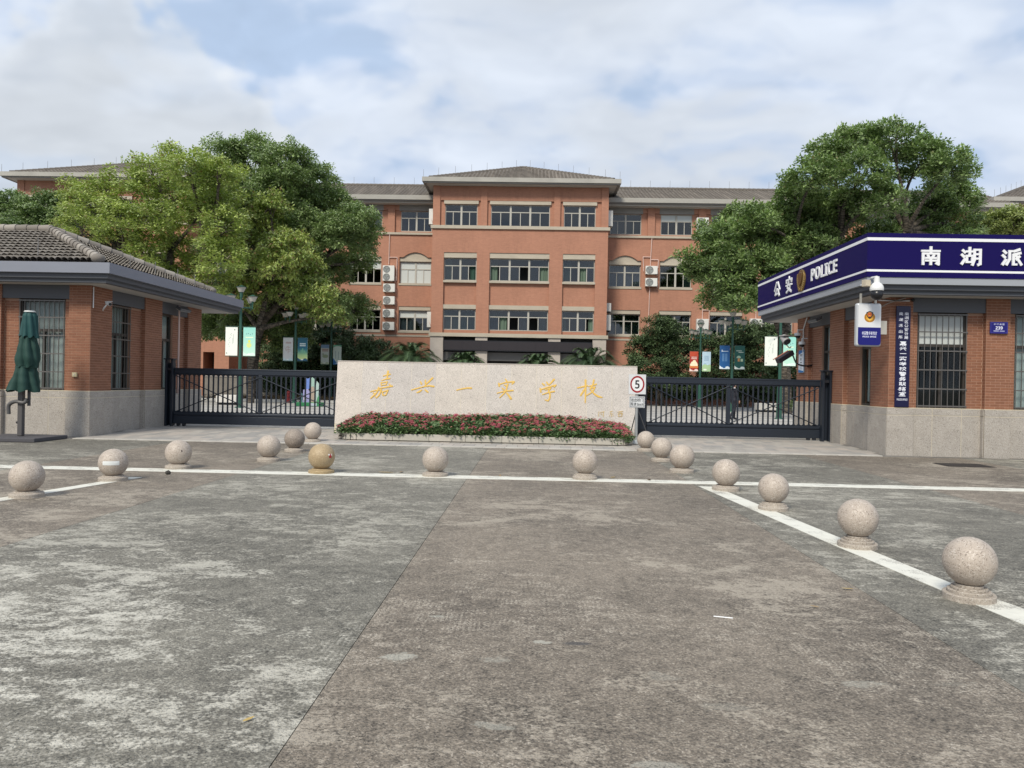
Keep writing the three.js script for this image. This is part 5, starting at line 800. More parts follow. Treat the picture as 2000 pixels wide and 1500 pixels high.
// ---------------------------------------------------------------- granite ball bollards
{
  const mats = { pale: std(0xffffff, 0.55, { map: gBall }), dark: std(0xffffff, 0.6, { map: gDark }), ochre: std(0xffffff, 0.55, { map: gOchre }), foot: std([0.88, 0.9, 0.9], 0.75, { map: gBall }), ochrefoot: std([0.9, 0.9, 0.85], 0.75, { map: gOchre }) };
  const G = 'granite ball bollards across the forecourt';
  const list = [ // x, z, radius, ball height above its foot, foot kind, stone, label
    [-6.51, -9.76, 0.205, 0, 'pale', 'leftmost granite ball bollard, on the short white line at the left edge'],
    [-6.33, -11.48, 0.210, 0, 'pale', 'granite ball bollard with a strip of torn pale tape across it'],
    [-6.11, -13.15, 0.217, 0, 'pale', 'pale ball bollard with one dark spot, on the long white line'],
    [-5.05, -14.66, 0.220, 0, 'pale', 'pale ball bollard just left of the darker speckled one'],
    [-5.18, -16.68, 0.219, 0, 'dark', 'darkest ball bollard of brown speckled stone, second from the left gate'],
    [-5.54, -19.31, 0.218, 0, 'pale', 'rearmost ball bollard on the left, at the pavement edge'],
    [-3.56, -12.97, 0.221, 0, 'ochre', 'yellowish ball bollard with a red and white sticker'],
    [-1.61, -12.91, 0.221, 0, 'pale', 'pale ball bollard on the long white line, left of the centre'],
    [0.91, -12.95, 0.212, 1, 'pale', 'granite ball bollard on the long white line, right of the centre'],
    [2.78, -18.75, 0.213, 0, 'pale', 'rearmost ball bollard on the right, in front of the speed sign'],
    [2.76, -16.34, 0.220, 0, 'pale', 'second ball bollard from the speed sign, on bare concrete'],
    [2.80, -14.33, 0.230, 0, 'pale', 'third ball bollard from the speed sign, behind the long white line'],
    [3.02, -11.97, 0.211, 0, 'pale', 'ball bollard standing where the slanting white line begins'],
    [3.19, -10.17, 0.195, 1, 'pale', 'brownish ball bollard on the slanting white line, third nearest the camera'],
    [3.33, -7.89, 0.195, 2, 'pale', 'ball bollard on the slanting white line, second nearest the camera'],
    [3.40, -6.02, 0.189, 2, 'pale', 'nearest and largest ball bollard, with chipped foot, on the slanting line'],
  ];
  const cache = new Map(); reseed(21);
  for (const [x, z, r, foot, stone, label] of list) {
    const key = stone + foot + r, t = thing('ball_bollard', label, 'bollard', [x, 0, z], rnd() * 6, G);
    const fh = [0.08, 0.105, 0.118][foot], cut = 0.9, R = r * 0.98;
    if (!cache.has(foot + '/' + r)) {
      const pr = foot === 0 ? [[0, 0], [R, 0], [R, 0.045], [R * 0.97, 0.055], [R * 0.9, 0.058], [R * 0.88, fh - 0.02], [R * 0.74, fh - 0.015], [R * 0.72, fh], [0, fh]]
        : foot === 1 ? [[0, 0], [R, 0], [R, 0.04], [R * 0.93, 0.048], [R * 0.9, 0.07], [R * 0.78, 0.075], [R * 0.76, 0.095], [R * 0.6, 0.1], [R * 0.58, fh], [0, fh]]
          : [[0, 0], [R, 0], [R, 0.043], [R * 0.97, 0.05], [R * 0.84, 0.05], [R * 0.82, 0.044], [R * 0.83, 0.07], [R * 0.80, 0.076], [R * 0.70, 0.075], [R * 0.685, 0.069], [R * 0.69, 0.092], [R * 0.67, 0.098], [R * 0.56, 0.097], [R * 0.54, 0.09], [R * 0.545, fh], [0, fh]];
      const foot_g = new THREE.LatheGeometry(pr.map((p) => new THREE.Vector2(...p)), 36), ball = new THREE.SphereGeometry(r, 40, 28);
      const fg = plain(foot_g.toNonIndexed()); fg.computeVertexNormals(); cache.set(foot + '/' + r, [metreUV(fg), metreUV(plain(ball))]);
    }
    const [fg, bg] = cache.get(foot + '/' + r), cy = fh + r * cut;
    mesh('foot', fg, stone === 'ochre' ? mats.ochrefoot : mats.foot, t);
    const b = mesh('ball', bg, mats[stone], t, [0, cy, 0], [rr(0, 0.1), rnd() * 6, 0]);
    const patch = (a, e, w, h, c, name) => { // a sticker on the sphere facing the camera; a: degrees right of the view line
      const dir = Math.atan2(-x, -z), g = new THREE.SphereGeometry(r * 1.004, 10, 6, 0, w / r, Math.PI / 2 - h / r / 2 - e, h / r), m = mesh(name, g, std(c, 0.5), t, [0, cy, 0]); m.rotation.y = dir + Math.PI + (a * Math.PI / 180) - Math.PI / 2 - w / r / 2 - t.rotation.y; return m;
    };
    if (label.includes('tape')) { patch(-10, 0.05, 0.24, 0.06, [0.62, 0.64, 0.63], 'tape'); patch(12, 0.12, 0.07, 0.03, [0.66, 0.68, 0.67], 'tape'); }
    if (label.includes('sticker')) { const q = patch(40, 0.12, 0.05, 0.07, [0.35, 0.012, 0.02], 'sticker'); patch(34, 0.22, 0.035, 0.025, [0.7, 0.68, 0.64], 'sticker'); patch(48, 0.2, 0.02, 0.03, [0.7, 0.68, 0.64], 'sticker'); }
    if (label.includes('dark spot')) patch(14, 0.2, 0.022, 0.03, [0.06, 0.04, 0.035], 'spot');
  }
}
// ---------------------------------------------------------------- closed parasol on a slab
{
  const t = thing('closed_parasol', 'closed dark green cantilever parasol on a flat grey base', 'parasol', [-12.06, 0, -18.0]);
  const cloth = std([0.006, 0.04, 0.031], 0.75, { side: THREE.DoubleSide }), cloth2 = std([0.004, 0.052, 0.052], 0.7, { side: THREE.DoubleSide });
  const drape = (prof, folds, depth, mat, name, ox = () => 0) => { // prof: [y, radius]; folded cloth round the mast
    const na = 72, nr = prof.length * 4, pos = [], idx = [], at = (q) => { const f = q * (prof.length - 1), i = Math.min(prof.length - 2, Math.floor(f)), u = f - i, w = u * u * (3 - 2 * u); return [mix(prof[i][0], prof[i + 1][0], u), mix(prof[i][1], prof[i + 1][1], w)]; };
    for (let j = 0; j <= nr; j++) { const q = j / nr, [y, r] = at(q); for (let i = 0; i <= na; i++) { const a = i / na * 6.2832, tw = a * folds + q * 2.2 + Math.sin(a * 2 + 1) * 0.8, rad = r * (1 + depth(q) * (Math.abs(Math.sin(tw / 2)) * 2 - 1) + 0.06 * Math.sin(a * 3 + q * 7)); pos.push(Math.cos(a) * rad + ox(q), y + (q > 0.97 ? 0.03 * Math.sin(tw) : 0), Math.sin(a) * rad); } }
    for (let j = 0; j < nr; j++) for (let i = 0; i < na; i++) { const a = j * (na + 1) + i, b = a + na + 1; idx.push(a, b, a + 1, b, b + 1, a + 1); }
    const g = new THREE.BufferGeometry(); g.setAttribute('position', new THREE.Float32BufferAttribute(pos, 3)); g.setIndex(idx); g.computeVertexNormals(); return mesh(name, g, mat, t);
  };
  drape([[3.06, 0.05], [3.05, 0.11], [2.95, 0.145], [2.7, 0.165], [2.46, 0.18]], 9, (q) => 0.05 + 0.12 * q, cloth2, 'canopy_top', (q) => 0.05);
  drape([[2.56, 0.12], [2.4, 0.16], [2.15, 0.205], [1.95, 0.23], [1.75, 0.2]], 8, () => 0.16, cloth, 'canopy', (q) => 0.02);
  drape([[1.77, 0.205], [1.72, 0.19], [1.55, 0.22], [1.35, 0.26], [1.17, 0.285]], 7, (q) => 0.12 + 0.16 * q, cloth, 'canopy_hem', (q) => -0.07 * q);
  mesh('tie_band', new THREE.TorusGeometry(0.195, 0.016, 6, 30).rotateX(Math.PI / 2), cloth, t, [0.01, 1.74, 0]);
  mesh('finial', new MB().add(new THREE.CylinderGeometry(0.11, 0.13, 0.035, 20), [0.05, 3.07, 0]).geo(), std([0.45, 0.46, 0.45], 0.5), t);
  mesh('mast', new MB().rbox(-0.17, -0.05, 0.1, 1.5, -0.05, 0.07, 0.02, 2).geo(), std([0.075, 0.07, 0.07], 0.5), t);
  mesh('canopy_pole', new MB().add(new THREE.CylinderGeometry(0.035, 0.035, 0.4, 12), [0.08, 1.02, 0.02]).geo(), std([0.05, 0.047, 0.05], 0.5), t);
  mesh('crank', new MB().tube([V(-0.36, 0.62, 0.09), V(-0.345, 0.84, 0.1), V(-0.2, 0.92, 0.1), V(0.02, 0.9, 0.1), V(0.08, 0.98, 0.08)], 0.045, 24, 10).geo(), std([0.085, 0.082, 0.082], 0.45), t);
  mesh('knob', new THREE.SphereGeometry(0.03, 10, 8), BLACK, t, [-0.19, 0.42, 0.03]);
  mesh('base_slab', new MB().rbox(-0.9, 0.62, 0, 0.095, -0.66, 0.62, 0.02, 2).geo(), std([0.075, 0.073, 0.082], 0.8, { map: plasterTex }), t);
}
// ---------------------------------------------------------------- cameras, floodlights and small fittings on the gatehouses
{
  const d = thing('dome_camera', 'white dome camera with black globe hanging from the sign band corner', 'camera', [7.93, 3.72, -18.02]);
  mesh('housing', new MB().add(new THREE.SphereGeometry(0.155, 24, 12, 0, 6.283, 0, Math.PI / 2), [0, 0.2, 0], null, [1, 1.15, 1]).add(new THREE.CylinderGeometry(0.155, 0.15, 0.035, 24), [0, 0.19, 0]).add(new THREE.CylinderGeometry(0.055, 0.07, 0.16, 16), [0, 0.42, 0]).geo(), PLASTIC, d);
  mesh('globe', new THREE.SphereGeometry(0.135, 24, 14), BLACK, d, [0, 0.085, 0]); mesh('shroud', new MB().add(new THREE.CylinderGeometry(0.128, 0.12, 0.09, 20), [0, 0.13, 0]).geo(), std([0.03, 0.035, 0.045], 0.5), d);
  mesh('arm', new MB().bar(V(0, 0.49, 0), V(-0.02, 0.5, -0.24), 0.03).geo(), PLASTIC, d);
  const l = thing('strobe_lamp', 'small cream lamp box beside the dome camera', 'lamp', [7.72, 4.05, -18.1], 0.45); mesh('housing', new MB().rbox(-0.085, 0.085, -0.06, 0.1, -0.06, 0.06, 0.012, 2).geo(), std([0.42, 0.37, 0.29], 0.5), l); mesh('lens', new MB().rbox(-0.07, 0.07, -0.045, 0.085, 0.058, 0.066, 0.003).geo(), std([0.55, 0.48, 0.36], 0.3), l); mesh('bracket', new MB().bar(V(0, 0, -0.06), V(0.06, 0, -0.2), 0.018).geo(), PLASTIC, l);
  // drooping cables under the soffit
  const cb = thing('cables', 'loose grey cables drooping under the police post eaves', 'cable', [0, 0, 0]);
  mesh('cable', new MB().tube([V(7.95, 3.76, -18.1), V(8.05, 3.66, -18.4), V(8.35, 3.6, -18.8), V(8.7, 3.74, -18.95), V(9.05, 3.85, -18.96)], 0.011, 30, 6).geo(), std([0.3, 0.28, 0.25], 0.6), cb);
  mesh('cable', new MB().tube([V(8.3, 3.84, -18.9), V(8.55, 3.8, -18.94), V(8.9, 3.78, -18.96), V(9.2, 3.82, -18.96)], 0.009, 24, 6).geo(), BLACK, cb); mesh('conduit', new MB().bar(V(8.4, 3.78, -18.98), V(9.15, 3.78, -18.98), 0.014).geo(), PLASTIC, cb); mesh('junction', new THREE.SphereGeometry(0.045, 10, 8), BLACK, cb, [9.22, 3.8, -18.95]);
  const bullet = (label, p, turn, tiltA, len, r, body, pole) => { const t = thing('bullet_camera', label, 'camera', p, turn); const b = new MB().add(new THREE.CylinderGeometry(r, r * 0.92, len, 16).rotateX(Math.PI / 2), [0, 0, 0], [tiltA, 0, 0]).rbox(-r * 1.15, r * 1.15, r * 0.8, r * 1.05, -len * 0.5, len * 0.62, 0.008); mesh('housing', b.geo(), body, t); mesh('lens', new THREE.CylinderGeometry(r * 0.8, r * 0.8, 0.02, 14).rotateX(Math.PI / 2), BLACK, t, [0, -Math.sin(tiltA) * (len / 2 + 0.008), Math.cos(tiltA) * (len / 2 + 0.008)], [tiltA, 0, 0]); if (pole) mesh('bracket', new MB().tube(pole, 0.018, 16, 6).geo(), PLASTIC, t); return t; };
  bullet('white bullet camera on a bracket at the left gatehouse corner', [-10.93, 3.43, -19.45], 0.9, 0.25, 0.2, 0.048, PLASTIC, [V(-0.02, -0.03, -0.05), V(-0.06, -0.12, -0.12), V(0.02, -0.16, -0.38)]);
  mesh('conduit', new MB().bar(V(-11.27, 3.3, -19.36), V(-11.27, 3.84, -19.36), 0.014).geo(), PLASTIC, LB);
  bullet('grey cylinder camera beyond the rear corner of the police post', [8.12, 3.16, -25.0], 0.3, 0.7, 0.26, 0.13, std([0.33, 0.32, 0.32], 0.5), [V(0.05, -0.1, -0.1), V(0.3, -0.25, -0.2), V(0.5, -0.2, -0.4)]);
  const pc = thing('plate_camera', 'black elongated camera with reddish hood on a curved arm by the rear pier', 'camera', [8.0, 2.62, -24.6], -1.2); mesh('housing', new MB().rbox(-0.1, 0.1, -0.1, 0.06, -0.28, 0.34, 0.02, 2).geo(), std([0.012, 0.01, 0.016], 0.45), pc, null, [0.5, 0, 0]); mesh('hood', new MB().rbox(-0.118, -0.085, 0.055, 0.08, -0.24, 0.40, 0.006).geo(), std([0.42, 0.17, 0.12], 0.5), pc, null, [0.5, 0, 0]); mesh('arm', new MB().tube([V(0.05, 0.02, -0.25), V(0.15, -0.25, -0.35), V(0.35, -0.28, -0.75), V(0.42, 0.1, -1.0)], 0.025, 20, 6).geo(), BLACK, pc);
  const mini = (label, p) => { const t = thing('mini_dome_camera', label, 'camera', p, -0.9, 'two small dome cameras on the rear pier'); mesh('housing', new MB().add(new THREE.CylinderGeometry(0.1, 0.11, 0.09, 16), [0, 0.05, 0]).geo(), PLASTIC, t); mesh('globe', new THREE.SphereGeometry(0.085, 14, 10), BLACK, t); mesh('bracket', new MB().bar(V(0, 0.09, 0), V(0, 0.2, 0), 0.02).bar(V(0, 0.2, 0), V(0.1, 0.2, -0.15), 0.02).geo(), PLASTIC, t); return t; };
  mini('upper small dome camera on the rear pier, black globe downward', [8.5, 3.28, -24.95]); mini('lower small white dome camera on the rear pier', [8.52, 2.98, -24.6]);
  mesh('conduit', new MB().bar(V(8.66, 2.55, -24.9), V(8.66, 3.5, -24.9), 0.022).bar(V(8.66, 3.5, -24.9), V(8.66, 3.84, -24.6), 0.02).geo(), PLASTIC, RB);
  const flood = (label, p, turn) => { const t = thing('floodlight', label, 'floodlight', p, turn); mesh('head', new MB().rbox(-0.36, 0.36, -0.045, 0.045, -0.09, 0.09, 0.02, 2).geo(), std([0.06, 0.065, 0.075], 0.5), t, null, [0.5, 0, 0]); mesh('lens', new MB().rbox(-0.34, 0.34, -0.055, -0.04, -0.075, 0.075, 0.006).geo(), std([0.5, 0.5, 0.47], 0.3), t, null, [0.5, 0, 0]); mesh('bracket', new MB().bar(V(0, 0, -0.05), V(0, 0.1, -0.22), 0.02).geo(), BLACK, t); return t; };
  flood('grey strip floodlight under the left gatehouse eaves', [-11.0, 3.7, -23.85], Math.PI / 2); flood('grey strip floodlight under the police post eaves', [8.42, 3.66, -23.3], -Math.PI / 2);
  const sw = thing('switch_box', 'small cream switch box on the left gatehouse pier', 'switch box', [-11.66, 1.53, -19.28]); mesh('cover', new MB().rbox(-0.06, 0.06, 0, 0.11, 0, 0.045, 0.008).geo(), std([0.56, 0.48, 0.3], 0.5), sw); mesh('button', new MB().rbox(-0.02, 0.02, 0.03, 0.08, 0.044, 0.052, 0.003).geo(), std([0.6, 0.55, 0.42], 0.5), sw);
  mesh('drain_pipe', new MB().bar(V(-11.2, 1.15, -23.98), V(-11.2, 3.82, -23.98), 0.028).bar(V(-11.2, 1.05, -23.98), V(-11.2, 1.2, -23.98), 0.06).geo(), PIPE, LB);
  const dc = thing('drain_cover', 'dark iron drain cover in the concrete before the police post', 'drain cover', [9.35, 0.0, -16.85]); const ir = std([0.035, 0.03, 0.028], 0.7); mesh('frame', new MB().box(-0.5, 0.5, 0.001, 0.006, -0.34, 0.34).geo(), ir, dc); for (let i = 0; i < 12; i++) mesh('slat', new MB().box(-0.47, 0.47, 0.006, 0.014, -0.31 + i * 0.054, -0.31 + i * 0.054 + 0.03).geo(), ir, dc);
}
// ---------------------------------------------------------------- lamp posts with banners
{
  const proto = thing('lamp_post', null, 'lamp post', [0, 0, 0]);
  mesh('base', new MB().add(new THREE.CylinderGeometry(0.125, 0.14, 1.62, 16), [0, 0.81, 0]).add(new THREE.SphereGeometry(0.125, 16, 6, 0, 6.283, 0, 1.57), [0, 1.62, 0]).add(new THREE.CylinderGeometry(0.2, 0.22, 0.06, 16), [0, 0.03, 0]).geo(), GREEN, proto);
  mesh('pole', new MB().add(new THREE.CylinderGeometry(0.058, 0.085, 4.1, 14), [0, 3.7, 0]).add(new THREE.CylinderGeometry(0.075, 0.075, 0.3, 12), [0, 5.72, 0]).geo(), GREEN, proto);
  const arms = new MB(); for (const a of [0.35, 1.92, 3.49, 5.06]) { const c = Math.cos(a) * 0.72, s = Math.sin(a) * 0.72; arms.bar(V(0, 5.08, 0), V(c, 5.08, s), 0.022).bar(V(c, 4.98, s), V(c, 5.36, s), 0.03); } mesh('arms', arms.geo(), GREEN, proto);
  const head = (x, y, z) => { const h = mesh('lamp_head', new MB().add(new THREE.CylinderGeometry(0.235, 0.115, 0.25, 20, 1), [0, 0.125, 0]).geo(), LAMPGLASS, proto, [x, y, z]); mesh('lamp_cap', new MB().add(new THREE.ConeGeometry(0.275, 0.1, 20), [0, 0.30, 0]).add(new THREE.CylinderGeometry(0.275, 0.265, 0.022, 20), [0, 0.252, 0]).add(new THREE.CylinderGeometry(0.06, 0.06, 0.1, 10), [0, -0.05, 0]).geo(), GREEN, h); };
  head(0, 5.86, 0); for (const a of [0.35, 1.92, 3.49, 5.06]) head(Math.cos(a) * 0.72, 5.36, Math.sin(a) * 0.72);
  mesh('banner_bracket', new MB().bar(V(-0.78, 4.12, 0), V(0.78, 4.12, 0), 0.011).bar(V(-0.78, 2.6, 0), V(0.78, 2.6, 0), 0.011).geo(), GREEN, proto);
  const spots = [[-14.82, -38.5, 'green five-headed lamp post nearest the left gatehouse'], [-14.82, -47.5, 'green lamp post in the middle of the left row'], [-14.95, -56.5, 'green lamp post farthest back in the left row'], [12.27, -38.5, 'green lamp post nearest the police post, partly under its eaves'], [12.22, -47.5, 'green lamp post in the middle of the right row'], [12.22, -56.5, 'green lamp post farthest back in the right row']];
  spots.forEach(([x, z, label], i) => { const c = i ? proto.clone() : proto; if (i) { c.name = numbered('lamp_post'); scene.add(c); } c.position.set(x, 0.05, z); c.rotation.y = i * 0.13; c.userData = { label, category: 'lamp post', group: 'green lamp posts along the courtyard drive' }; });
  // banners: flat prints hung left and right of every post
  const lines = (g, x, y, w, n, c, d = 9) => { g.fillStyle = c; for (let i = 0; i < n; i++) for (let k = 0; k < w; k += 7) g.fillRect(x + k, y + i * d, 5, d * 0.6); };
  const wave = (g, w, h, a, b) => { g.fillStyle = a; g.beginPath(); g.moveTo(0, h * 0.85); g.quadraticCurveTo(w * 0.3, h * 0.99, w * 0.6, h * 0.91); g.quadraticCurveTo(w * 0.85, h * 0.85, w, h * 0.94); g.lineTo(w, h); g.lineTo(0, h); g.fill(); g.fillStyle = b; g.beginPath(); g.moveTo(w * 0.3, h * 0.95); g.quadraticCurveTo(w * 0.45, h * 0.9, w * 0.62, h * 0.93); g.quadraticCurveTo(w * 0.5, h * 0.99, w * 0.3, h * 0.95); g.fill(); };
  const art = {
    white: (g, w, h) => { g.fillStyle = '#e3e8df'; g.fillRect(0, 0, w, h); g.fillStyle = '#8f988f'; for (const [x, y] of [[60, 60], [52, 70], [58, 80], [50, 100], [40, 110], [34, 130], [44, 150], [30, 170], [38, 190]]) g.fillRect(x, y, 5, 7); g.fillStyle = '#a9b0a6'; g.fillRect(82, 70, 4, 90); g.fillRect(74, 110, 4, 60); g.fillStyle = '#66706a'; g.fillRect(92, 20, 10, 12); g.fillRect(10, 258, 10, 12); },
    aqua: (g, w, h) => { const q = g.createLinearGradient(0, 0, 0, h); q.addColorStop(0, '#8fd0c4'); q.addColorStop(1, '#bfe2cf'); g.fillStyle = q; g.fillRect(0, 0, w, h); g.fillStyle = '#d3dc8c'; g.beginPath(); g.arc(62, 180, 26, 0, 7); g.fill(); g.fillStyle = '#e0df5c'; g.beginPath(); g.arc(64, 140, 13, 0, 7); g.fill(); g.fillStyle = '#4d7f86'; for (const [x, y] of [[32, 62], [50, 58], [70, 66], [92, 60]]) g.fillRect(x, y, 8, 9); g.fillStyle = '#e8efc8'; g.fillRect(24, 96, 80, 8); wave(g, w, h, '#d5ece0', '#f0f6ee'); },
    ink: (g, w, h) => { g.fillStyle = '#c3c5c6'; g.fillRect(0, 0, w, h); lines(g, 34, 54, 70, 2, '#8e4b44', 11); g.strokeStyle = '#9c6a5f'; g.lineWidth = 3.5; g.beginPath(); g.arc(66, 140, 32, 2, 4.6); g.moveTo(66, 100); g.lineTo(66, 196); g.moveTo(44, 130); g.lineTo(96, 118); g.moveTo(40, 152); g.lineTo(98, 146); g.moveTo(74, 170); g.lineTo(104, 164); g.stroke(); wave(g, w, h, '#b7cdd2', '#e1e6e6'); },
    teal: (g, w, h) => { const q = g.createLinearGradient(0, 0, 0, h); q.addColorStop(0, '#12536b'); q.addColorStop(0.45, '#155f79'); q.addColorStop(0.75, '#9fc08a'); q.addColorStop(1, '#d3d78f'); g.fillStyle = q; g.fillRect(0, 0, w, h); lines(g, 28, 66, 74, 2, '#e7eceb', 24); g.fillStyle = '#6fa58a'; for (const [x, y, a, b] of [[40, 150, 14, 40], [58, 130, 16, 60], [80, 156, 16, 36]]) g.fillRect(x, y, a, b); wave(g, w, h, '#0e4a66', '#e9efec'); },
    field: (g, w, h) => { g.fillStyle = '#c8cfc8'; g.fillRect(0, 0, w, h); g.fillStyle = '#7f9cc0'; g.fillRect(0, 0, w, 48); lines(g, 18, 62, 92, 2, '#a35a50', 22); g.fillStyle = '#9eab8b'; g.beginPath(); g.ellipse(70, 170, 46, 26, 0, 0, 7); g.fill(); g.fillStyle = '#6f7c56'; g.fillRect(26, 130, 16, 18); wave(g, w, h, '#b4bf9f', '#dfe3d8'); },
    hill: (g, w, h) => { g.fillStyle = '#cbd8cd'; g.fillRect(0, 0, w, h); g.fillStyle = '#6ba78a'; g.beginPath(); g.moveTo(0, 40); g.quadraticCurveTo(60, 0, 128, 30); g.lineTo(128, 0); g.lineTo(0, 0); g.fill(); g.fillStyle = '#4f6f86'; for (let i = 0; i < 6; i++) { g.fillRect(38, 90 + i * 20, 7, 12); g.fillRect(78, 100 + i * 20, 7, 12); } wave(g, w, h, '#2f6fae', '#dfe9ee'); g.fillStyle = '#3b74a8'; g.beginPath(); g.moveTo(0, 190); g.quadraticCurveTo(30, 230, 60, 262); g.lineTo(0, 288); g.fill(); },
    blue: (g, w, h) => { g.fillStyle = '#16548f'; g.fillRect(0, 0, w, h); g.fillStyle = '#e4ebf2'; g.fillRect(24, 52, 10, 26); lines(g, 38, 66, 66, 1, '#dfe8f0', 16); lines(g, 32, 100, 28, 12, '#7fa6cc', 8); lines(g, 70, 100, 28, 12, '#7fa6cc', 8); wave(g, w, h, '#dce6ee', '#16548f'); },
    dark: (g, w, h) => { g.fillStyle = '#14554c'; g.fillRect(0, 0, w, h); lines(g, 20, 58, 70, 1, '#e8eddf', 14); lines(g, 50, 76, 60, 1, '#e8eddf', 14); g.fillStyle = '#a9c1a8'; g.beginPath(); g.arc(52, 150, 28, 3.1, 6.3); g.fill(); g.fillStyle = '#c98b54'; g.fillRect(40, 154, 26, 40); g.fillStyle = '#b6c9a6'; g.fillRect(76, 160, 30, 34); wave(g, w, h, '#dfe8e0', '#14554c'); },
    red: (g, w, h) => { g.fillStyle = '#9e2d22'; g.fillRect(0, 0, w, h); g.fillStyle = '#b8482f'; g.fillRect(0, 0, w, 70); lines(g, 26, 76, 78, 2, '#ecd9cf', 22); g.fillStyle = '#efe6c4'; g.beginPath(); g.arc(40, 168, 20, 0, 7); g.arc(70, 150, 26, 0, 7); g.arc(92, 172, 20, 0, 7); g.fill(); g.fillRect(8, 176, 112, 36); g.fillStyle = '#cf7a3c'; g.fillRect(0, 212, w, 28); wave(g, w, h, '#e9d7cf', '#8d2a22'); },
    sky: (g, w, h) => { g.fillStyle = '#b9d3e4'; g.fillRect(0, 0, w, h); lines(g, 30, 60, 66, 5, '#7d9bb4', 16); g.fillStyle = '#a9c99a'; g.beginPath(); g.moveTo(0, 210); g.quadraticCurveTo(40, 160, 80, 200); g.quadraticCurveTo(110, 180, 128, 190); g.lineTo(128, 288); g.lineTo(0, 288); g.fill(); g.strokeStyle = '#5c86b5'; g.lineWidth = 4; g.beginPath(); g.arc(42, 186, 16, 3.2, 6.2); g.stroke(); g.fillStyle = '#e8f0e4'; g.beginPath(); g.ellipse(44, 262, 26, 12, 0, 0, 7); g.fill(); },
  };
  const M = Object.fromEntries(Object.entries(art).map(([k, f]) => [k, std(0xffffff, 0.5, { map: canvasTex(128, 288, f) })]));
  const B = [[0, -1, 'white', 'off-white banner with scattered small writing on the nearest left lamp post'], [0, 1, 'aqua', 'pale turquoise banner with a yellow figure on the nearest left lamp post'], [1, -1, 'ink', 'grey banner with a reddish brush drawing on the middle left lamp post'], [1, 1, 'teal', 'dark teal banner fading to yellow-green on the middle left lamp post'], [2, -1, 'field', 'pale banner with blue top and red lines on the rear left lamp post'], [2, 1, 'hill', 'pale green and blue banner beside the stone sign wall, rear left lamp post'], [3, -1, 'white', 'off-white banner with scattered small writing left of the pole near the police post'], [3, 1, 'aqua', 'pale turquoise banner behind the black camera near the police post'], [4, -1, 'blue', 'strong blue banner with two columns of writing, middle right lamp post'], [4, 1, 'dark', 'dark green banner with a small house picture, middle right lamp post'], [5, -1, 'red', 'red banner with a cream cloud shape, rear right lamp post'], [5, 1, 'sky', 'light blue banner with green hills, rear right lamp post']];
  for (const [i, s, a, label] of B) {
    const [x, z] = spots[i], w = 0.62, h = 1.44, t = thing('banner', label, 'banner', [x + s * 0.455, 2.69, z], 0, 'banners hung in pairs on the lamp posts');
    mesh('panel', new MB().box(-w / 2, w / 2, 0, h, -0.008, 0.008).geo(), std([0.5, 0.51, 0.5], 0.6), t); mesh('print', plain(new THREE.PlaneGeometry(w - 0.004, h - 0.004)), M[a], t, [0, h / 2, 0.0105]);
  }
}
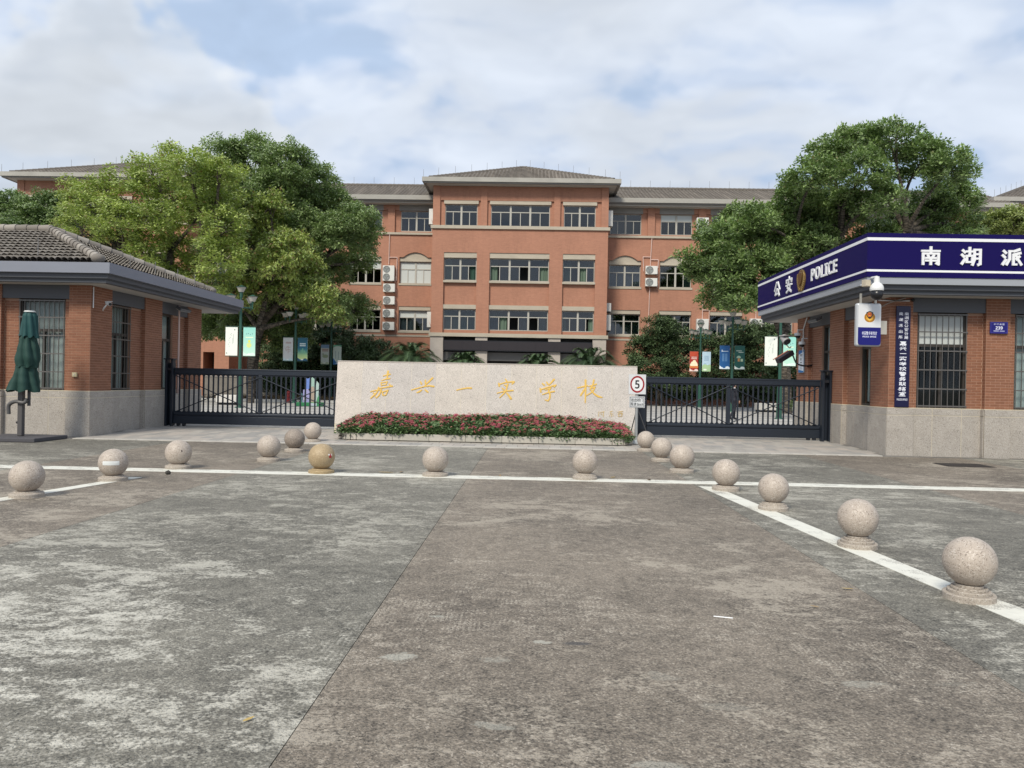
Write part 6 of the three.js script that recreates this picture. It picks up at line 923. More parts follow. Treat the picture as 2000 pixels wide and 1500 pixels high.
// ---------------------------------------------------------------- trees and bushes
const LOBES = {
  T1: [[-21.4,17.0,-52.3,1.46], [-19.6,17.0,-53.1,1.77], [-16.4,15.5,-49.9,1.83], [-15.3,14.7,-52.1,1.91], [-14.4,13.8,-54.1,1.73], [-11.9,11.5,-50.7,1.42], [-12.3,10.2,-54.2,0.94], [-14.0,9.5,-53.5,1.36], [-12.8,6.7,-54.2,1.23], [-13.9,6.8,-51.3,1.44], [-15.0,8.0,-50.2,1.34], [-20.7,13.2,-51.4,1.89], [-18.9,12.7,-53.4,1.96], [-15.4,11.7,-50.2,1.51], [-19.0,7.6,-50.1,1.84], [-17.2,6.5,-52.9,1.69], [-21.9,5.8,-53.2,1.70], [-21.6,14.9,-51.1,1.53], [-11.5,11.9,-49.5,1.32], [-14.9,9.9,-49.9,1.20], [-19.1,13.6,-50.0,1.87], [-17.2,13.9,-50.9,1.90], [-15.8,12.3,-53.4,1.71], [-21.0,11.0,-51.4,1.71], [-18.4,5.0,-52.4,1.47], [-19.8,4.9,-51.3,1.30], [-22.7,5.5,-52.1,1.32], [-17.1,4.6,-53.5,1.28], [-12.9,11.2,-49.9,1.53]],
  T2: [[-25.9,11.6,-44.1,1.41], [-24.7,12.8,-43.3,0.75], [-22.5,13.6,-44.5,1.36], [-19.1,13.0,-41.8,1.34], [-22.4,15.1,-46.5,0.87], [-17.4,12.8,-41.5,0.94], [-25.7,9.8,-42.9,1.32], [-23.3,10.3,-42.4,1.41], [-21.1,10.6,-42.4,1.41], [-20.2,11.9,-45.6,1.46], [-17.3,10.0,-42.3,1.19], [-22.0,8.7,-43.2,1.44], [-21.2,8.9,-45.8,1.59], [-17.4,8.3,-42.1,1.26], [-21.3,6.8,-44.3,1.42], [-18.6,6.7,-42.8,1.20], [-25.7,9.2,-46.2,1.38], [-23.2,11.7,-43.1,1.21], [-22.2,12.6,-46.6,1.49], [-27.1,8.7,-46.3,1.23], [-27.9,11.4,-46.1,1.11], [-24.2,7.2,-46.4,1.24], [-18.4,11.7,-43.5,1.34], [-18.1,13.1,-45.5,1.21], [-27.7,12.9,-45.6,0.79]],
  T3: [[-16.5,12.4,-47.4,1.01], [-17.2,11.1,-48.1,1.41], [-14.7,9.6,-45.2,1.27], [-17.3,8.5,-47.3,1.32], [-15.2,7.2,-46.9,1.50], [-13.3,6.9,-46.7,1.25], [-14.3,8.6,-47.8,1.02], [-17.9,6.5,-46.3,1.23], [-15.2,8.5,-44.9,1.38], [-15.0,9.8,-49.2,0.98], [-12.6,5.7,-46.7,0.87], [-18.3,10.3,-48.2,1.16]],
  T4: [[-39.7,14.0,-57.2,1.68], [-35.9,13.8,-55.3,1.48], [-37.6,12.6,-56.3,2.10], [-34.7,12.8,-55.3,1.33], [-41.1,13.3,-56.3,1.88], [-36.9,10.9,-53.1,1.77], [-35.0,11.2,-54.7,1.64]],
  T5: [[20.4,17.3,-49.2,1.51], [20.7,16.4,-45.6,1.40], [18.8,14.2,-44.5,1.48], [17.9,16.0,-47.4,1.33], [15.8,13.9,-44.7,1.31], [15.9,13.3,-47.4,1.33], [22.9,15.6,-46.4,1.55], [23.6,14.5,-44.8,1.37], [26.1,13.7,-48.5,1.36], [27.3,12.1,-49.4,0.86], [24.7,13.2,-48.7,1.62], [23.8,11.9,-49.4,1.71], [18.8,12.5,-47.3,1.51], [17.9,12.2,-49.0,1.57], [16.0,12.4,-49.1,1.37], [14.4,11.7,-48.0,1.47], [12.8,11.8,-47.5,1.27], [11.1,10.2,-45.0,1.32], [11.3,11.6,-49.5,0.86], [10.3,8.8,-46.2,1.17], [11.4,8.6,-44.9,1.44], [13.5,9.1,-45.8,1.40], [16.6,9.6,-48.8,1.50], [19.1,10.3,-48.8,1.50], [20.8,10.7,-47.7,1.46], [11.5,7.5,-49.6,1.19], [11.7,6.8,-44.6,1.13], [13.8,7.2,-45.6,1.10], [9.0,9.4,-45.4,0.45], [9.3,8.8,-46.2,0.43], [20.0,12.6,-44.5,1.07], [25.7,10.8,-47.6,1.27], [13.7,10.6,-49.4,1.58], [15.3,10.8,-47.7,1.46], [16.8,10.6,-47.3,1.39], [13.0,11.5,-45.4,1.15], [18.9,13.5,-49.6,1.39], [14.2,7.8,-45.1,1.20], [11.8,10.0,-47.8,1.27]],
  T6: [[32.9,13.7,-56.7,1.21], [34.1,13.9,-55.7,1.26], [31.6,12.6,-56.7,0.98], [36.3,13.6,-55.9,1.71], [36.0,13.2,-60.0,1.60]],
  B1: [[-17.9,3.5,-57.6,1.92], [-15.6,3.6,-58.0,2.09], [-12.9,3.5,-56.5,1.73], [-11.8,3.6,-57.5,1.23], [-19.7,2.9,-58.5,1.72], [-10.5,3.0,-56.9,0.83], [-18.4,5.1,-58.5,1.33], [-15.3,4.9,-58.2,1.16], [-16.5,1.8,-58.5,1.95], [-13.0,1.8,-57.2,1.72], [-18.9,1.3,-56.7,1.51]],
  B2: [[9.5,5.0,-57.6,1.84], [10.9,4.0,-57.2,1.83], [8.3,4.0,-57.7,1.39], [9.7,5.8,-56.5,0.90], [13.0,4.1,-58.7,1.56], [8.8,2.4,-56.3,1.69], [11.3,2.1,-57.0,1.71], [7.5,2.4,-56.8,0.95]],
  B3: [[15.0,4.1,-58.2,1.55], [17.0,4.6,-58.5,1.79], [15.6,5.4,-57.2,1.14], [17.8,5.1,-58.1,1.32], [14.2,2.4,-57.9,1.39], [16.8,2.2,-57.9,1.77], [19.2,3.8,-58.4,1.71], [18.8,2.1,-57.7,1.54]],
};
const barkTex = rep(tex(256, 512, (u, v) => { const r = fbm(u * 14, v * 5, 5, 14, 7), c = sstep(0.42, 0.55, fbm(u * 26, v * 7, 3, 26, 2)), k = 0.6 + 0.7 * (r - 0.3); return [mix(0.05, 0.15, c) * k, mix(0.042, 0.125, c) * k, mix(0.034, 0.098, c) * k]; }), 1.2, 2.4);
const BARK = std(0xffffff, 0.95, { map: barkTex, bumpMap: barkTex, bumpScale: 0.02 });
function sprayGeo(n, size, spread) { // a twig end: leaves fanning out, a little folded
  const pos = [], nor = [];
  for (let i = 0; i < n; i++) {
    const a = rnd() * 6.283, el = rr(-0.35, 1.0), d = V(Math.cos(a) * Math.cos(el), Math.sin(el), Math.sin(a) * Math.cos(el)), c = d.clone().multiplyScalar(spread * rr(0.15, 1));
    const dir = d.clone().add(V(rr(-0.5, 0.5), rr(-0.9, 0.15), rr(-0.5, 0.5))).normalize(), side = dir.clone().cross(V(rr(-0.4, 0.4), 1, rr(-0.4, 0.4))).normalize(), nn = side.clone().cross(dir).normalize(), l = size * rr(0.75, 1.2), wd = l * 0.27;
    const tip = c.clone().addScaledVector(dir, l), m = c.clone().addScaledVector(dir, l * 0.45).addScaledVector(nn, -l * 0.05);
    for (const q of [c, m.clone().addScaledVector(side, wd), tip, c, tip, m.clone().addScaledVector(side, -wd)]) { pos.push(q.x, q.y, q.z); }
  }
  const g = new THREE.BufferGeometry(); g.setAttribute('position', new THREE.Float32BufferAttribute(pos, 3)); g.computeVertexNormals(); return g;
}
function limbGeo(pts, r0, r1, n = 8) { // tapering bent limb
  const c = new THREE.CatmullRomCurve3(pts), seg = pts.length * 5, g = new THREE.TubeGeometry(c, seg, 1, n), p = g.attributes.position, q = V();
  for (let i = 0; i <= seg; i++) { const t = i / seg; c.getPointAt(t, q); const r = mix(r0, r1, t ** 0.8); for (let j = 0; j <= n; j++) { const k = i * (n + 1) + j; const w = r * (1 + 0.08 * Math.sin(j * 2.3 + i * 1.1)); p.setXYZ(k, q.x + (p.getX(k) - q.x) * w, q.y + (p.getY(k) - q.y) * w, q.z + (p.getZ(k) - q.z) * w); } }
  const uv = g.attributes.uv; const len = c.getLength(); for (let k = 0; k < uv.count; k++) uv.setXY(k, uv.getX(k) * len, uv.getY(k) * 6.28 * r0);
  g.computeVertexNormals(); return plain(g);
}
const leafMat = (tr) => new THREE.MeshPhysicalMaterial({ color: 0xffffff, roughness: 0.62, side: THREE.DoubleSide, transmission: tr, thickness: 0, vertexColors: true });
const LEAF = leafMat(0.5), LEAFDARK = leafMat(0.12);
// lobes: [x, y, z, r] in metres; col: leaf colour from shade to fresh growth; trunk: base, forks
function crown(t, origin, lobes, o) {
  const sprays = [0, 1, 2].map(() => sprayGeo(o.leaves, o.leaf, o.spread)), buckets = [[], [], []], twigs = new MB();
  for (const [x, y, z, r] of lobes) {
    const clumps = Math.round(o.clumps * r * r), C = V(x, y, z).sub(origin);
    for (let k = 0; k < clumps; k++) {
      const a = rnd() * 6.283, sy = rr(-0.75, 1), ch = Math.sqrt(Math.max(0, 1 - sy * sy)), R = r * rr(0.55, 1.0), c = V(Math.cos(a) * ch * R, sy * R * 0.9, Math.sin(a) * ch * R).add(C), cr = rr(0.28, 0.52) * o.clumpR, tone = rr(-0.5, 0.5);
      if (o.twig && rnd() < o.twig) twigs.bar(C.clone().lerp(c, -0.1), c, 0.03, 0.008, 4);
      const n = Math.round(o.per * cr * cr / 0.16);
      for (let i = 0; i < n; i++) {
        const b = rnd() * 6.283, s = rr(-0.35, 1), q = Math.sqrt(Math.max(0, 1 - s * s)), rad = cr * rr(0.6, 1.05), p = V(Math.cos(b) * q * rad, s * rad * 0.75, Math.sin(b) * q * rad).add(c);
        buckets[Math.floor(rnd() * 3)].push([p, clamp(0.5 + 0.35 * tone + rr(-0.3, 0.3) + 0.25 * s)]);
      }
    }
  }
  if (twigs.g.length) twigs.build('twigs', BARK, t);
  // every leaf spray as real faces in one mesh with a colour per leaf
  const total = buckets.reduce((n, l, i) => n + l.length * sprays[i].attributes.position.count, 0), pos = new Float32Array(total * 3), nor = new Float32Array(total * 3), col = new Float32Array(total * 3), M = new THREE.Matrix4(), Q = new THREE.Quaternion(), E = new THREE.Euler(), S = V(); let at = 0;
  buckets.forEach((list, bi) => {
    const sp = sprays[bi].attributes.position.array, sn = sprays[bi].attributes.normal.array, nv = sp.length / 3;
    for (const [p, k] of list) {
      M.compose(p, Q.setFromEuler(E.set(rr(-0.4, 0.4), rnd() * 6.283, rr(-0.4, 0.4))), S.setScalar(rr(0.75, 1.2))); const e = M.elements, s = S.x;
      for (let v = 0; v < nv; v++) {
        const q = at * 3, x = sp[v * 3], y = sp[v * 3 + 1], z = sp[v * 3 + 2], nx = sn[v * 3], ny = sn[v * 3 + 1], nz = sn[v * 3 + 2];
        pos[q] = e[0] * x + e[4] * y + e[8] * z + e[12]; pos[q + 1] = e[1] * x + e[5] * y + e[9] * z + e[13]; pos[q + 2] = e[2] * x + e[6] * y + e[10] * z + e[14];
        nor[q] = (e[0] * nx + e[4] * ny + e[8] * nz) / s; nor[q + 1] = (e[1] * nx + e[5] * ny + e[9] * nz) / s; nor[q + 2] = (e[2] * nx + e[6] * ny + e[10] * nz) / s;
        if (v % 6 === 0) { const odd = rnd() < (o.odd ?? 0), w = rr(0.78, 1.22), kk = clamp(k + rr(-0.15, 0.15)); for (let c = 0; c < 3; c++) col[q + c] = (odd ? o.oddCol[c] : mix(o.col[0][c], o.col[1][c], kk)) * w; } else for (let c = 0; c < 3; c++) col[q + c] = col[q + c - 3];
        at++;
      }
    }
  });
  const g = new THREE.BufferGeometry(); g.setAttribute('position', new THREE.BufferAttribute(pos, 3)); g.setAttribute('normal', new THREE.BufferAttribute(nor, 3)); g.setAttribute('color', new THREE.BufferAttribute(col, 3));
  leafFaces += total / 3; return mesh('crown', g, o.mat, t);
}
let leafFaces = 0;
function tree(name, label, base, lobes, o, group) {
  reseed(o.seed); const O = V(...base), t = thing(name, label, 'tree', base, 0, group), tr = new MB(), hubs = (o.hubs ?? []).map((h) => V(...h).sub(O));
  if (o.trunkR) {
    let k = 0; for (const path of o.trunks) { const pts = path.map((p) => V(...p).sub(O)); tr.g.push(limbGeo(pts, o.trunkR * (k ? 0.62 : 1), o.trunkR * (k ? 0.3 : 0.55), 12)); k++; }
    mesh('trunk', tr.geo(false), BARK, t);
    const lb = new MB();
    for (const [x, y, z, r] of lobes) { const c = V(x, y, z).sub(O); let best = hubs[0], bd = 1e9; for (const h of hubs) { const d = h.distanceTo(c) + (h.y > c.y ? 2 * (h.y - c.y) : 0); if (d < bd) { bd = d; best = h; } } const m = best.clone().lerp(c, 0.5).add(V(rr(-0.4, 0.4), rr(-0.2, 0.5), rr(-0.4, 0.4))); lb.g.push(limbGeo([best, m, c], 0.13 + 0.012 * best.distanceTo(c), 0.035, 7)); for (let i = 0; i < 3; i++) { const e = c.clone().add(V(rr(-1, 1), rr(-0.3, 1), rr(-1, 1)).normalize().multiplyScalar(r * 0.85)); lb.g.push(limbGeo([m.clone().lerp(c, 0.4), c.clone().lerp(e, 0.4).add(V(0, 0.12, 0)), e], 0.05, 0.014, 5)); } }
    mesh('limbs', lb.geo(false), BARK, t);
  }
  crown(t, O, lobes, o); return t;
}
const base = { leaves: 8, leaf: 0.2, spread: 0.22, clumps: 21, clumpR: 1.0, per: 15, twig: 0.2, mat: LEAF };
for (const k of Object.keys(LOBES)) for (const l of LOBES[k]) { l[3] *= k === 'T5' ? 1.06 : k[0] === 'T' ? 1.13 : 1.1; if (k[0] === 'T') l[1] -= 0.3; else { l[0] *= 1.035; l[1] = (l[1] - 1.6) * 1.035 + 1.6; l[2] *= 1.035; } }
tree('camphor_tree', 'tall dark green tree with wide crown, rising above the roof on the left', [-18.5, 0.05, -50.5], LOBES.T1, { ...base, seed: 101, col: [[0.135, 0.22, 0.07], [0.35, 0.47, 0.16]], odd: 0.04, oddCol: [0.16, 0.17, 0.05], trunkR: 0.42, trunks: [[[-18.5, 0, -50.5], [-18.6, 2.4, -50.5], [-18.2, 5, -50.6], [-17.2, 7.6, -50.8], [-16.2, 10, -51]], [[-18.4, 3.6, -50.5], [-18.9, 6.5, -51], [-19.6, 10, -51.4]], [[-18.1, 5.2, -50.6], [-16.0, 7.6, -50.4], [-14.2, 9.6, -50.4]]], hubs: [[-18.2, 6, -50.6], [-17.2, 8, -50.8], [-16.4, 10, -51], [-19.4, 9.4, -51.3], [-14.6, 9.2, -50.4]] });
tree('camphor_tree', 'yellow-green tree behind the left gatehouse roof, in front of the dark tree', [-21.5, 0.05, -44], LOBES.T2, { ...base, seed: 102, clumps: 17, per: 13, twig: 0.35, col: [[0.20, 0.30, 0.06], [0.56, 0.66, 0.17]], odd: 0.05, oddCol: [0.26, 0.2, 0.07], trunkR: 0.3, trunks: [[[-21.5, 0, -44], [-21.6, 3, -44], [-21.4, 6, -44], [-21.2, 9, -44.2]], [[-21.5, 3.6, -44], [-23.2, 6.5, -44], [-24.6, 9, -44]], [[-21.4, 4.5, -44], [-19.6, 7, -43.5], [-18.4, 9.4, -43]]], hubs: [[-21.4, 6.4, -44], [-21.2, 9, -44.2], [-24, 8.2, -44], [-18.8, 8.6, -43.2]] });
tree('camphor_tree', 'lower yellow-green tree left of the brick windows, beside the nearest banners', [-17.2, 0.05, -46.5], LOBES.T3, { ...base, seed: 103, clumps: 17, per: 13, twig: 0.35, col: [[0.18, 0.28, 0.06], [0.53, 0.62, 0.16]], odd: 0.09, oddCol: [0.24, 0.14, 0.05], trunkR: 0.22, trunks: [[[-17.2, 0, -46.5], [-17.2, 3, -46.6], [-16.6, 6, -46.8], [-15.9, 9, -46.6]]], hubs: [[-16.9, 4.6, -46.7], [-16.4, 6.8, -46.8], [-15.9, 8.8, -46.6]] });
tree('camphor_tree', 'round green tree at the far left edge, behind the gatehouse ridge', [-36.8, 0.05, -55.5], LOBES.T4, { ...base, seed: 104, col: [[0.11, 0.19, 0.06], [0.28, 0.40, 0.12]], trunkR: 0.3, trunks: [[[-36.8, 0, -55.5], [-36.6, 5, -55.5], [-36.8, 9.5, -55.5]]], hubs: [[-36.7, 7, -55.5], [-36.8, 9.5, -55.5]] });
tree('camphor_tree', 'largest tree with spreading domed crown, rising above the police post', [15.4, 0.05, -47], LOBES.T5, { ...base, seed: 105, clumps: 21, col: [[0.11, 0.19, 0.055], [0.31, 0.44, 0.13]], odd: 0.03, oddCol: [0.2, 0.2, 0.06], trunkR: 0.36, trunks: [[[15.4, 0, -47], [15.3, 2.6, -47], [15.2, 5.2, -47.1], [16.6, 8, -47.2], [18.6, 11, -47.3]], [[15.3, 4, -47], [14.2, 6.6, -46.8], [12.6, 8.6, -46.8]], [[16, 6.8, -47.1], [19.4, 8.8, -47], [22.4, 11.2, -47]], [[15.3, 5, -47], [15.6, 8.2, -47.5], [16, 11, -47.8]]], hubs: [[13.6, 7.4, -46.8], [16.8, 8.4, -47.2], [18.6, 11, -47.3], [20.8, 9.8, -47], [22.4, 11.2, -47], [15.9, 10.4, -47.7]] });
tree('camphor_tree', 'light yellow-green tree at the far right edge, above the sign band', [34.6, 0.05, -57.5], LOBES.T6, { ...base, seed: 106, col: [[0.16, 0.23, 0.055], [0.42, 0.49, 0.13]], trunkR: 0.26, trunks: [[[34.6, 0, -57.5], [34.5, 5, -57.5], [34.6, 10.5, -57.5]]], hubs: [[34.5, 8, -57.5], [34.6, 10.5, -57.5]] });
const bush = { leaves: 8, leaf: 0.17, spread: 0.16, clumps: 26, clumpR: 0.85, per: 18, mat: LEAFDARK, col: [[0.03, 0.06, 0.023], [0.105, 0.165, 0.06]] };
const bushOf = (label, p, lobes, seed, o = {}) => { reseed(seed); const t = thing('evergreen_bush', label, 'bush', p, 0); const st = new MB(); for (let i = 0; i < 6; i++) st.bar(V(rr(-0.3, 0.3), 0, rr(-0.3, 0.3)), V(rr(-1.6, 1.6), 2.6, rr(-0.8, 0.8)), 0.07, 0.03, 6); mesh('stems', st.geo(), BARK, t); crown(t, V(...p), lobes, { ...bush, ...o }); return t; };
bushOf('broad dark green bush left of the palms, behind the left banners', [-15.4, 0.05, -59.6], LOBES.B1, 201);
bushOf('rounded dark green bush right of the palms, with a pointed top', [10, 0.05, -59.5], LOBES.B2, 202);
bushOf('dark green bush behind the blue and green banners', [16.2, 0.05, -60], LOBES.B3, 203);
{ // clipped dark hedges that close the courtyard behind the gates
  const hedge = (label, x0, x1, z, h, seed) => { const L = []; reseed(seed); for (let x = x0; x <= x1; x += 1.1) L.push([x, h * 0.45, z + rr(-0.3, 0.3), h * 0.5]); const p = [(x0 + x1) / 2, 0.05, z], t = thing('hedge', label, 'hedge', p); crown(t, V(...p), L, { ...bush, clumps: 22, per: 16 }); return t; };
  hedge('low dark hedge behind the left gate, under the broad bush', -20.5, -9.5, -60.2, 2.6, 210); hedge('low dark hedge behind the right gate, under the banners', 6.5, 21, -61, 2.8, 211);
  const W = thing('low_wall', 'long low grey wall behind the left gate', 'wall', [-17, 0.05, -61.4]); mesh('masonry', new MB().box(-9.5, 7.5, 0, 1.55, -0.15, 0.15).geo(), std([0.2, 0.185, 0.165], 0.9, { map: plasterTex }), W); mesh('coping', new MB().rbox(-9.55, 7.55, 1.55, 1.65, -0.2, 0.2, 0.02).geo(), std([0.27, 0.25, 0.23], 0.9), W);
}
// sago palms before the entrance
{
  const FR = std([0.06, 0.105, 0.04], 0.5, { side: THREE.DoubleSide });
  const FR2 = std([0.04, 0.078, 0.03], 0.5, { side: THREE.DoubleSide });
  const frond = (L, rise, droop) => { const pos = [], n = 46, c = (t) => V(L * t * (1 - 0.12 * t), rise * t - droop * t * t, 0); for (let i = 2; i < n; i++) { const t = i / n, p = c(t), d = c(t + 0.01).sub(c(t)).normalize(), w = L * 0.17 * Math.sin(Math.PI * (0.12 + 0.86 * t)) ** 0.7; for (const s of [-1, 1]) { const a = p.clone().addScaledVector(d, -0.014), b = p.clone().addScaledVector(d, 0.022), tip = p.clone().addScaledVector(d, w * 0.55).add(V(0, w * 0.28, s * w)); for (const q of [a, b, tip]) pos.push(q.x, q.y, q.z); } } for (let i = 0; i < 14; i++) { const a = c(i / 14), b = c((i + 1) / 14), w = 0.025; for (const q of [[a, -w], [b, -w], [b, w], [a, -w], [b, w], [a, w]]) pos.push(q[0].x, q[0].y, q[0].z + q[1]); } const g = new THREE.BufferGeometry(); g.setAttribute('position', new THREE.Float32BufferAttribute(pos, 3)); g.computeVertexNormals(); g.setAttribute('uv', new THREE.Float32BufferAttribute(new Float32Array(pos.length / 3 * 2), 2)); return g; };
  const palm = (label, p, R, h, seed) => { reseed(seed); const t = thing('sago_palm', label, 'palm', p), kinds = [frond(R * 0.95, R * 0.85, R * 0.95), frond(R, R * 0.55, R * 0.75), frond(R * 0.6, R * 1.2, R * 0.85)]; mesh('trunk', new MB().add(new THREE.CylinderGeometry(0.22, 0.28, h, 12), [0, h / 2, 0]).geo(), BARK, t); for (let i = 0; i < 90; i++) mesh('frond', kinds[i % 3], i % 2 ? FR : FR2, t, [0, h, 0], [0, i * 2.4 + rr(-0.2, 0.2), rr(-0.25, 0.3)]); return t; };
  palm('large sago palm at the left, fronds over the sign wall top', [-8.4, 0.05, -52.5], 2.9, 2.65, 301); palm('small sago palm second from the left over the sign wall', [-4.7, 0.05, -53], 1.9, 2.6, 302); palm('small sago palm third from the left over the sign wall', [0.3, 0.05, -52.5], 2.2, 2.4, 303); palm('large sago palm at the right, fronds over the sign wall top', [3.9, 0.05, -52.5], 2.9, 2.5, 304);
}
// ---------------------------------------------------------------- small things in the courtyard
{
  const WH = std([0.64, 0.62, 0.58], 0.7, { map: plasterTex });
  const bench = (label, p, w, d) => { const t = thing('stone_block_seat', label, 'seat', p); mesh('block', new MB().rbox(-w / 2, w / 2, 0.12, 0.56, -d / 2, d / 2, 0.03, 2).geo(), WH, t); mesh('foot', new MB().box(-w / 2 + 0.08, w / 2 - 0.08, 0, 0.12, -d / 2 + 0.08, d / 2 - 0.08).geo(), DARK, t); return t; };
  bench('white stone block seat behind the left gate', [-17.0, 0.05, -42.5], 1.15, 0.6); bench('white stone block seat behind the right gate', [15.3, 0.05, -49], 2.3, 0.7);
  const kerb = thing('kerb', null); kerb.userData.kind = 'structure'; for (let i = 0; i < 12; i++) mesh('kerb_stone', new MB().rbox(0.01, 0.99, 0, 0.17, -0.07, 0.07, 0.01).geo(), WH, kerb, [-23 + i, 0.05, -49.2]);
  const bed = plain(new THREE.BoxGeometry(12, 0.14, 9)); tag(mesh('soil', metreUV(bed.translate(-17, 0.12, -53.8)), std([0.075, 0.052, 0.034], 0.95), scene), null, null, null, 'structure');
  reseed(401); const fall = new THREE.InstancedMesh(sprayGeo(6, 0.12, 0.25), std(0xffffff, 0.8, { side: THREE.DoubleSide }), 700), M = new THREE.Matrix4(), C = new THREE.Color(); for (let i = 0; i < 700; i++) { M.makeRotationY(rnd() * 6).setPosition(rr(-22.5, -12), 0.2, rr(-57.5, -49.5)); fall.setMatrixAt(i, M); const k = rr(0.6, 1.3); fall.setColorAt(i, C.setRGB(0.15 * k, 0.10 * k, 0.035 * k)); } fall.name = 'leaf_litter'; fall.userData = { label: 'brown and yellow leaf litter in the bed under the dark tree', category: 'leaf litter', kind: 'stuff' }; scene.add(fall);
  const h = thing('fire_hydrant', 'small red fire hydrant behind the left gate', 'fire hydrant', [-15.4, 0.05, -48.2]), RED = std([0.22, 0.012, 0.014], 0.5); mesh('body', new MB().add(new THREE.CylinderGeometry(0.11, 0.13, 0.6, 14), [0, 0.3, 0]).add(new THREE.CylinderGeometry(0.17, 0.17, 0.05, 14), [0, 0.025, 0]).add(new THREE.CylinderGeometry(0.16, 0.16, 0.04, 14), [0, 0.6, 0]).geo(), RED, h); mesh('bonnet', new MB().add(new THREE.SphereGeometry(0.14, 14, 8, 0, 6.283, 0, 1.57), [0, 0.62, 0]).add(new THREE.CylinderGeometry(0.03, 0.03, 0.08, 8), [0, 0.78, 0]).geo(), RED, h); mesh('outlet', new MB().add(new THREE.CylinderGeometry(0.06, 0.06, 0.3, 12).rotateZ(1.5708), [0, 0.42, 0]).add(new THREE.CylinderGeometry(0.07, 0.07, 0.12, 12).rotateX(1.5708), [0, 0.42, 0.13]).geo(), RED, h);
  const s = thing('standee', 'colourful painted cut-out display on a green base behind the left gate', 'display', [-12.5, 0.05, -42.8]); mesh('base', new MB().rbox(-0.75, 0.75, 0, 0.22, -0.3, 0.3, 0.03, 2).geo(), std([0.03, 0.22, 0.08], 0.5), s); mesh('label_plate', new MB().rbox(0.1, 0.5, 0.04, 0.18, 0.3, 0.312, 0.004).geo(), std([0.5, 0.56, 0.62], 0.5), s);
  const cut = (pts, c, z) => mesh('cut_out', plain(new THREE.ExtrudeGeometry(new THREE.Shape(pts.map(([x, y]) => new THREE.Vector2(x, y))), { depth: 0.03, bevelEnabled: false })), std(c, 0.55), s, [0, 0.22, z]);
  cut([[-0.52, 0], [-0.38, 0], [-0.36, 0.45], [-0.44, 0.55], [-0.52, 0.5]], [0.06, 0.18, 0.19], 0.1); cut([[-0.36, 0], [0.0, 0], [0.02, 0.6], [-0.06, 0.75], [-0.34, 0.7]], [0.36, 0.35, 0.6], 0.06); cut([[-0.24, 0.7], [-0.02, 0.75], [0.0, 1.4], [-0.1, 1.3], [-0.22, 1.42]], [0.16, 0.26, 0.62], 0.02); cut([[0.02, 0], [0.3, 0], [0.32, 0.7], [0.2, 0.9], [0.04, 0.85]], [0.42, 0.33, 0.26], 0.0); cut([[0.06, 0.8], [0.3, 0.8], [0.34, 1.25], [0.2, 1.36], [0.08, 1.45]], [0.34, 0.5, 0.42], -0.04); cut([[0.32, 0], [0.5, 0.1], [0.52, 1.05], [0.4, 1.2], [0.34, 0.9]], [0.4, 0.52, 0.48], -0.02); cut([[0.44, 0], [0.62, 0], [0.6, 0.45], [0.5, 0.3]], [0.06, 0.25, 0.1], 0.12); cut([[-0.3, 0.1], [-0.14, 0.12], [-0.16, 0.32], [-0.3, 0.3]], [0.55, 0.5, 0.55], 0.095);
  reseed(402); const sh = thing('small_shrub', 'small light green shrub beside the police post behind the right gate', 'shrub', [13.6, 0.05, -39.6]); mesh('stems', new MB().bar(V(-0.1, 0, 0), V(-0.25, 0.5, 0), 0.02).bar(V(0.1, 0, 0), V(0.22, 0.5, 0.1), 0.02).geo(), BARK, sh); crown(sh, V(13.6, 0.05, -39.6), [[13.5, 0.5, -39.6, 0.4], [13.9, 0.4, -39.7, 0.34]], { ...bush, clumps: 40, clumpR: 0.5, per: 60, leaf: 0.1, mat: LEAF, col: [[0.05, 0.1, 0.02], [0.14, 0.22, 0.05]] });
  // litter on the concrete
  reseed(403); const LY = [std([0.42, 0.30, 0.10], 0.8, { side: THREE.DoubleSide }), std([0.3, 0.2, 0.09], 0.8, { side: THREE.DoubleSide })];
  const leafShape = () => { const s2 = new THREE.Shape(); s2.moveTo(-0.5, 0); s2.quadraticCurveTo(-0.1, 0.34, 0.5, 0); s2.quadraticCurveTo(-0.1, -0.3, -0.5, 0); const g = plain(new THREE.ShapeGeometry(s2, 8)), p = g.attributes.position; for (let i = 0; i < p.count; i++) p.setZ(i, 0.12 * p.getX(i) ** 2 + 0.16 * Math.abs(p.getY(i))); g.rotateX(-Math.PI / 2); g.computeVertexNormals(); return metreUV(g); };
  const lg = leafShape();
  [[-2.49, -13.15, 0.3, 'dry yellow leaf on the long white line, left of the centre'], [-2.25, -13.3, 0.18, 'second dry leaf close to the yellow one on the white line'], [1.41, -13.2, 0.17, 'dry leaf on the long white line behind the middle right bollard'], [2.0, -13.0, 0.2, 'dry leaf on the white line near the third right bollard'], [2.54, -6.19, 0.1, 'brown leaf on the joint left of the slanting line'], [2.09, -5.66, 0.07, 'small orange leaf on brown concrete left of the joint'], [-1.29, -3.54, 0.07, 'curled pale leaf on grey concrete close to the camera'], [-0.52, -13.1, 0.1, 'tiny dry leaf right of the centre-left bollard']].forEach(([x, z, q, label], i) => { const o = mesh('fallen_leaf', lg, LY[i % 2], scene, [x, 0.01, z], [rr(-0.1, 0.1), rr(0, 3), rr(-0.1, 0.1)]); o.scale.setScalar(q); tag(o, label, 'leaf', 'fallen leaves on the forecourt'); });
  tag(mesh('paper_stick', new MB().rbox(-0.065, 0.065, 0, 0.008, -0.004, 0.004, 0.003).geo(), WHITE, scene, [1.35, 0.001, -5.35], [0, -0.25, 0]), 'thin white paper stick on brown concrete', 'litter');
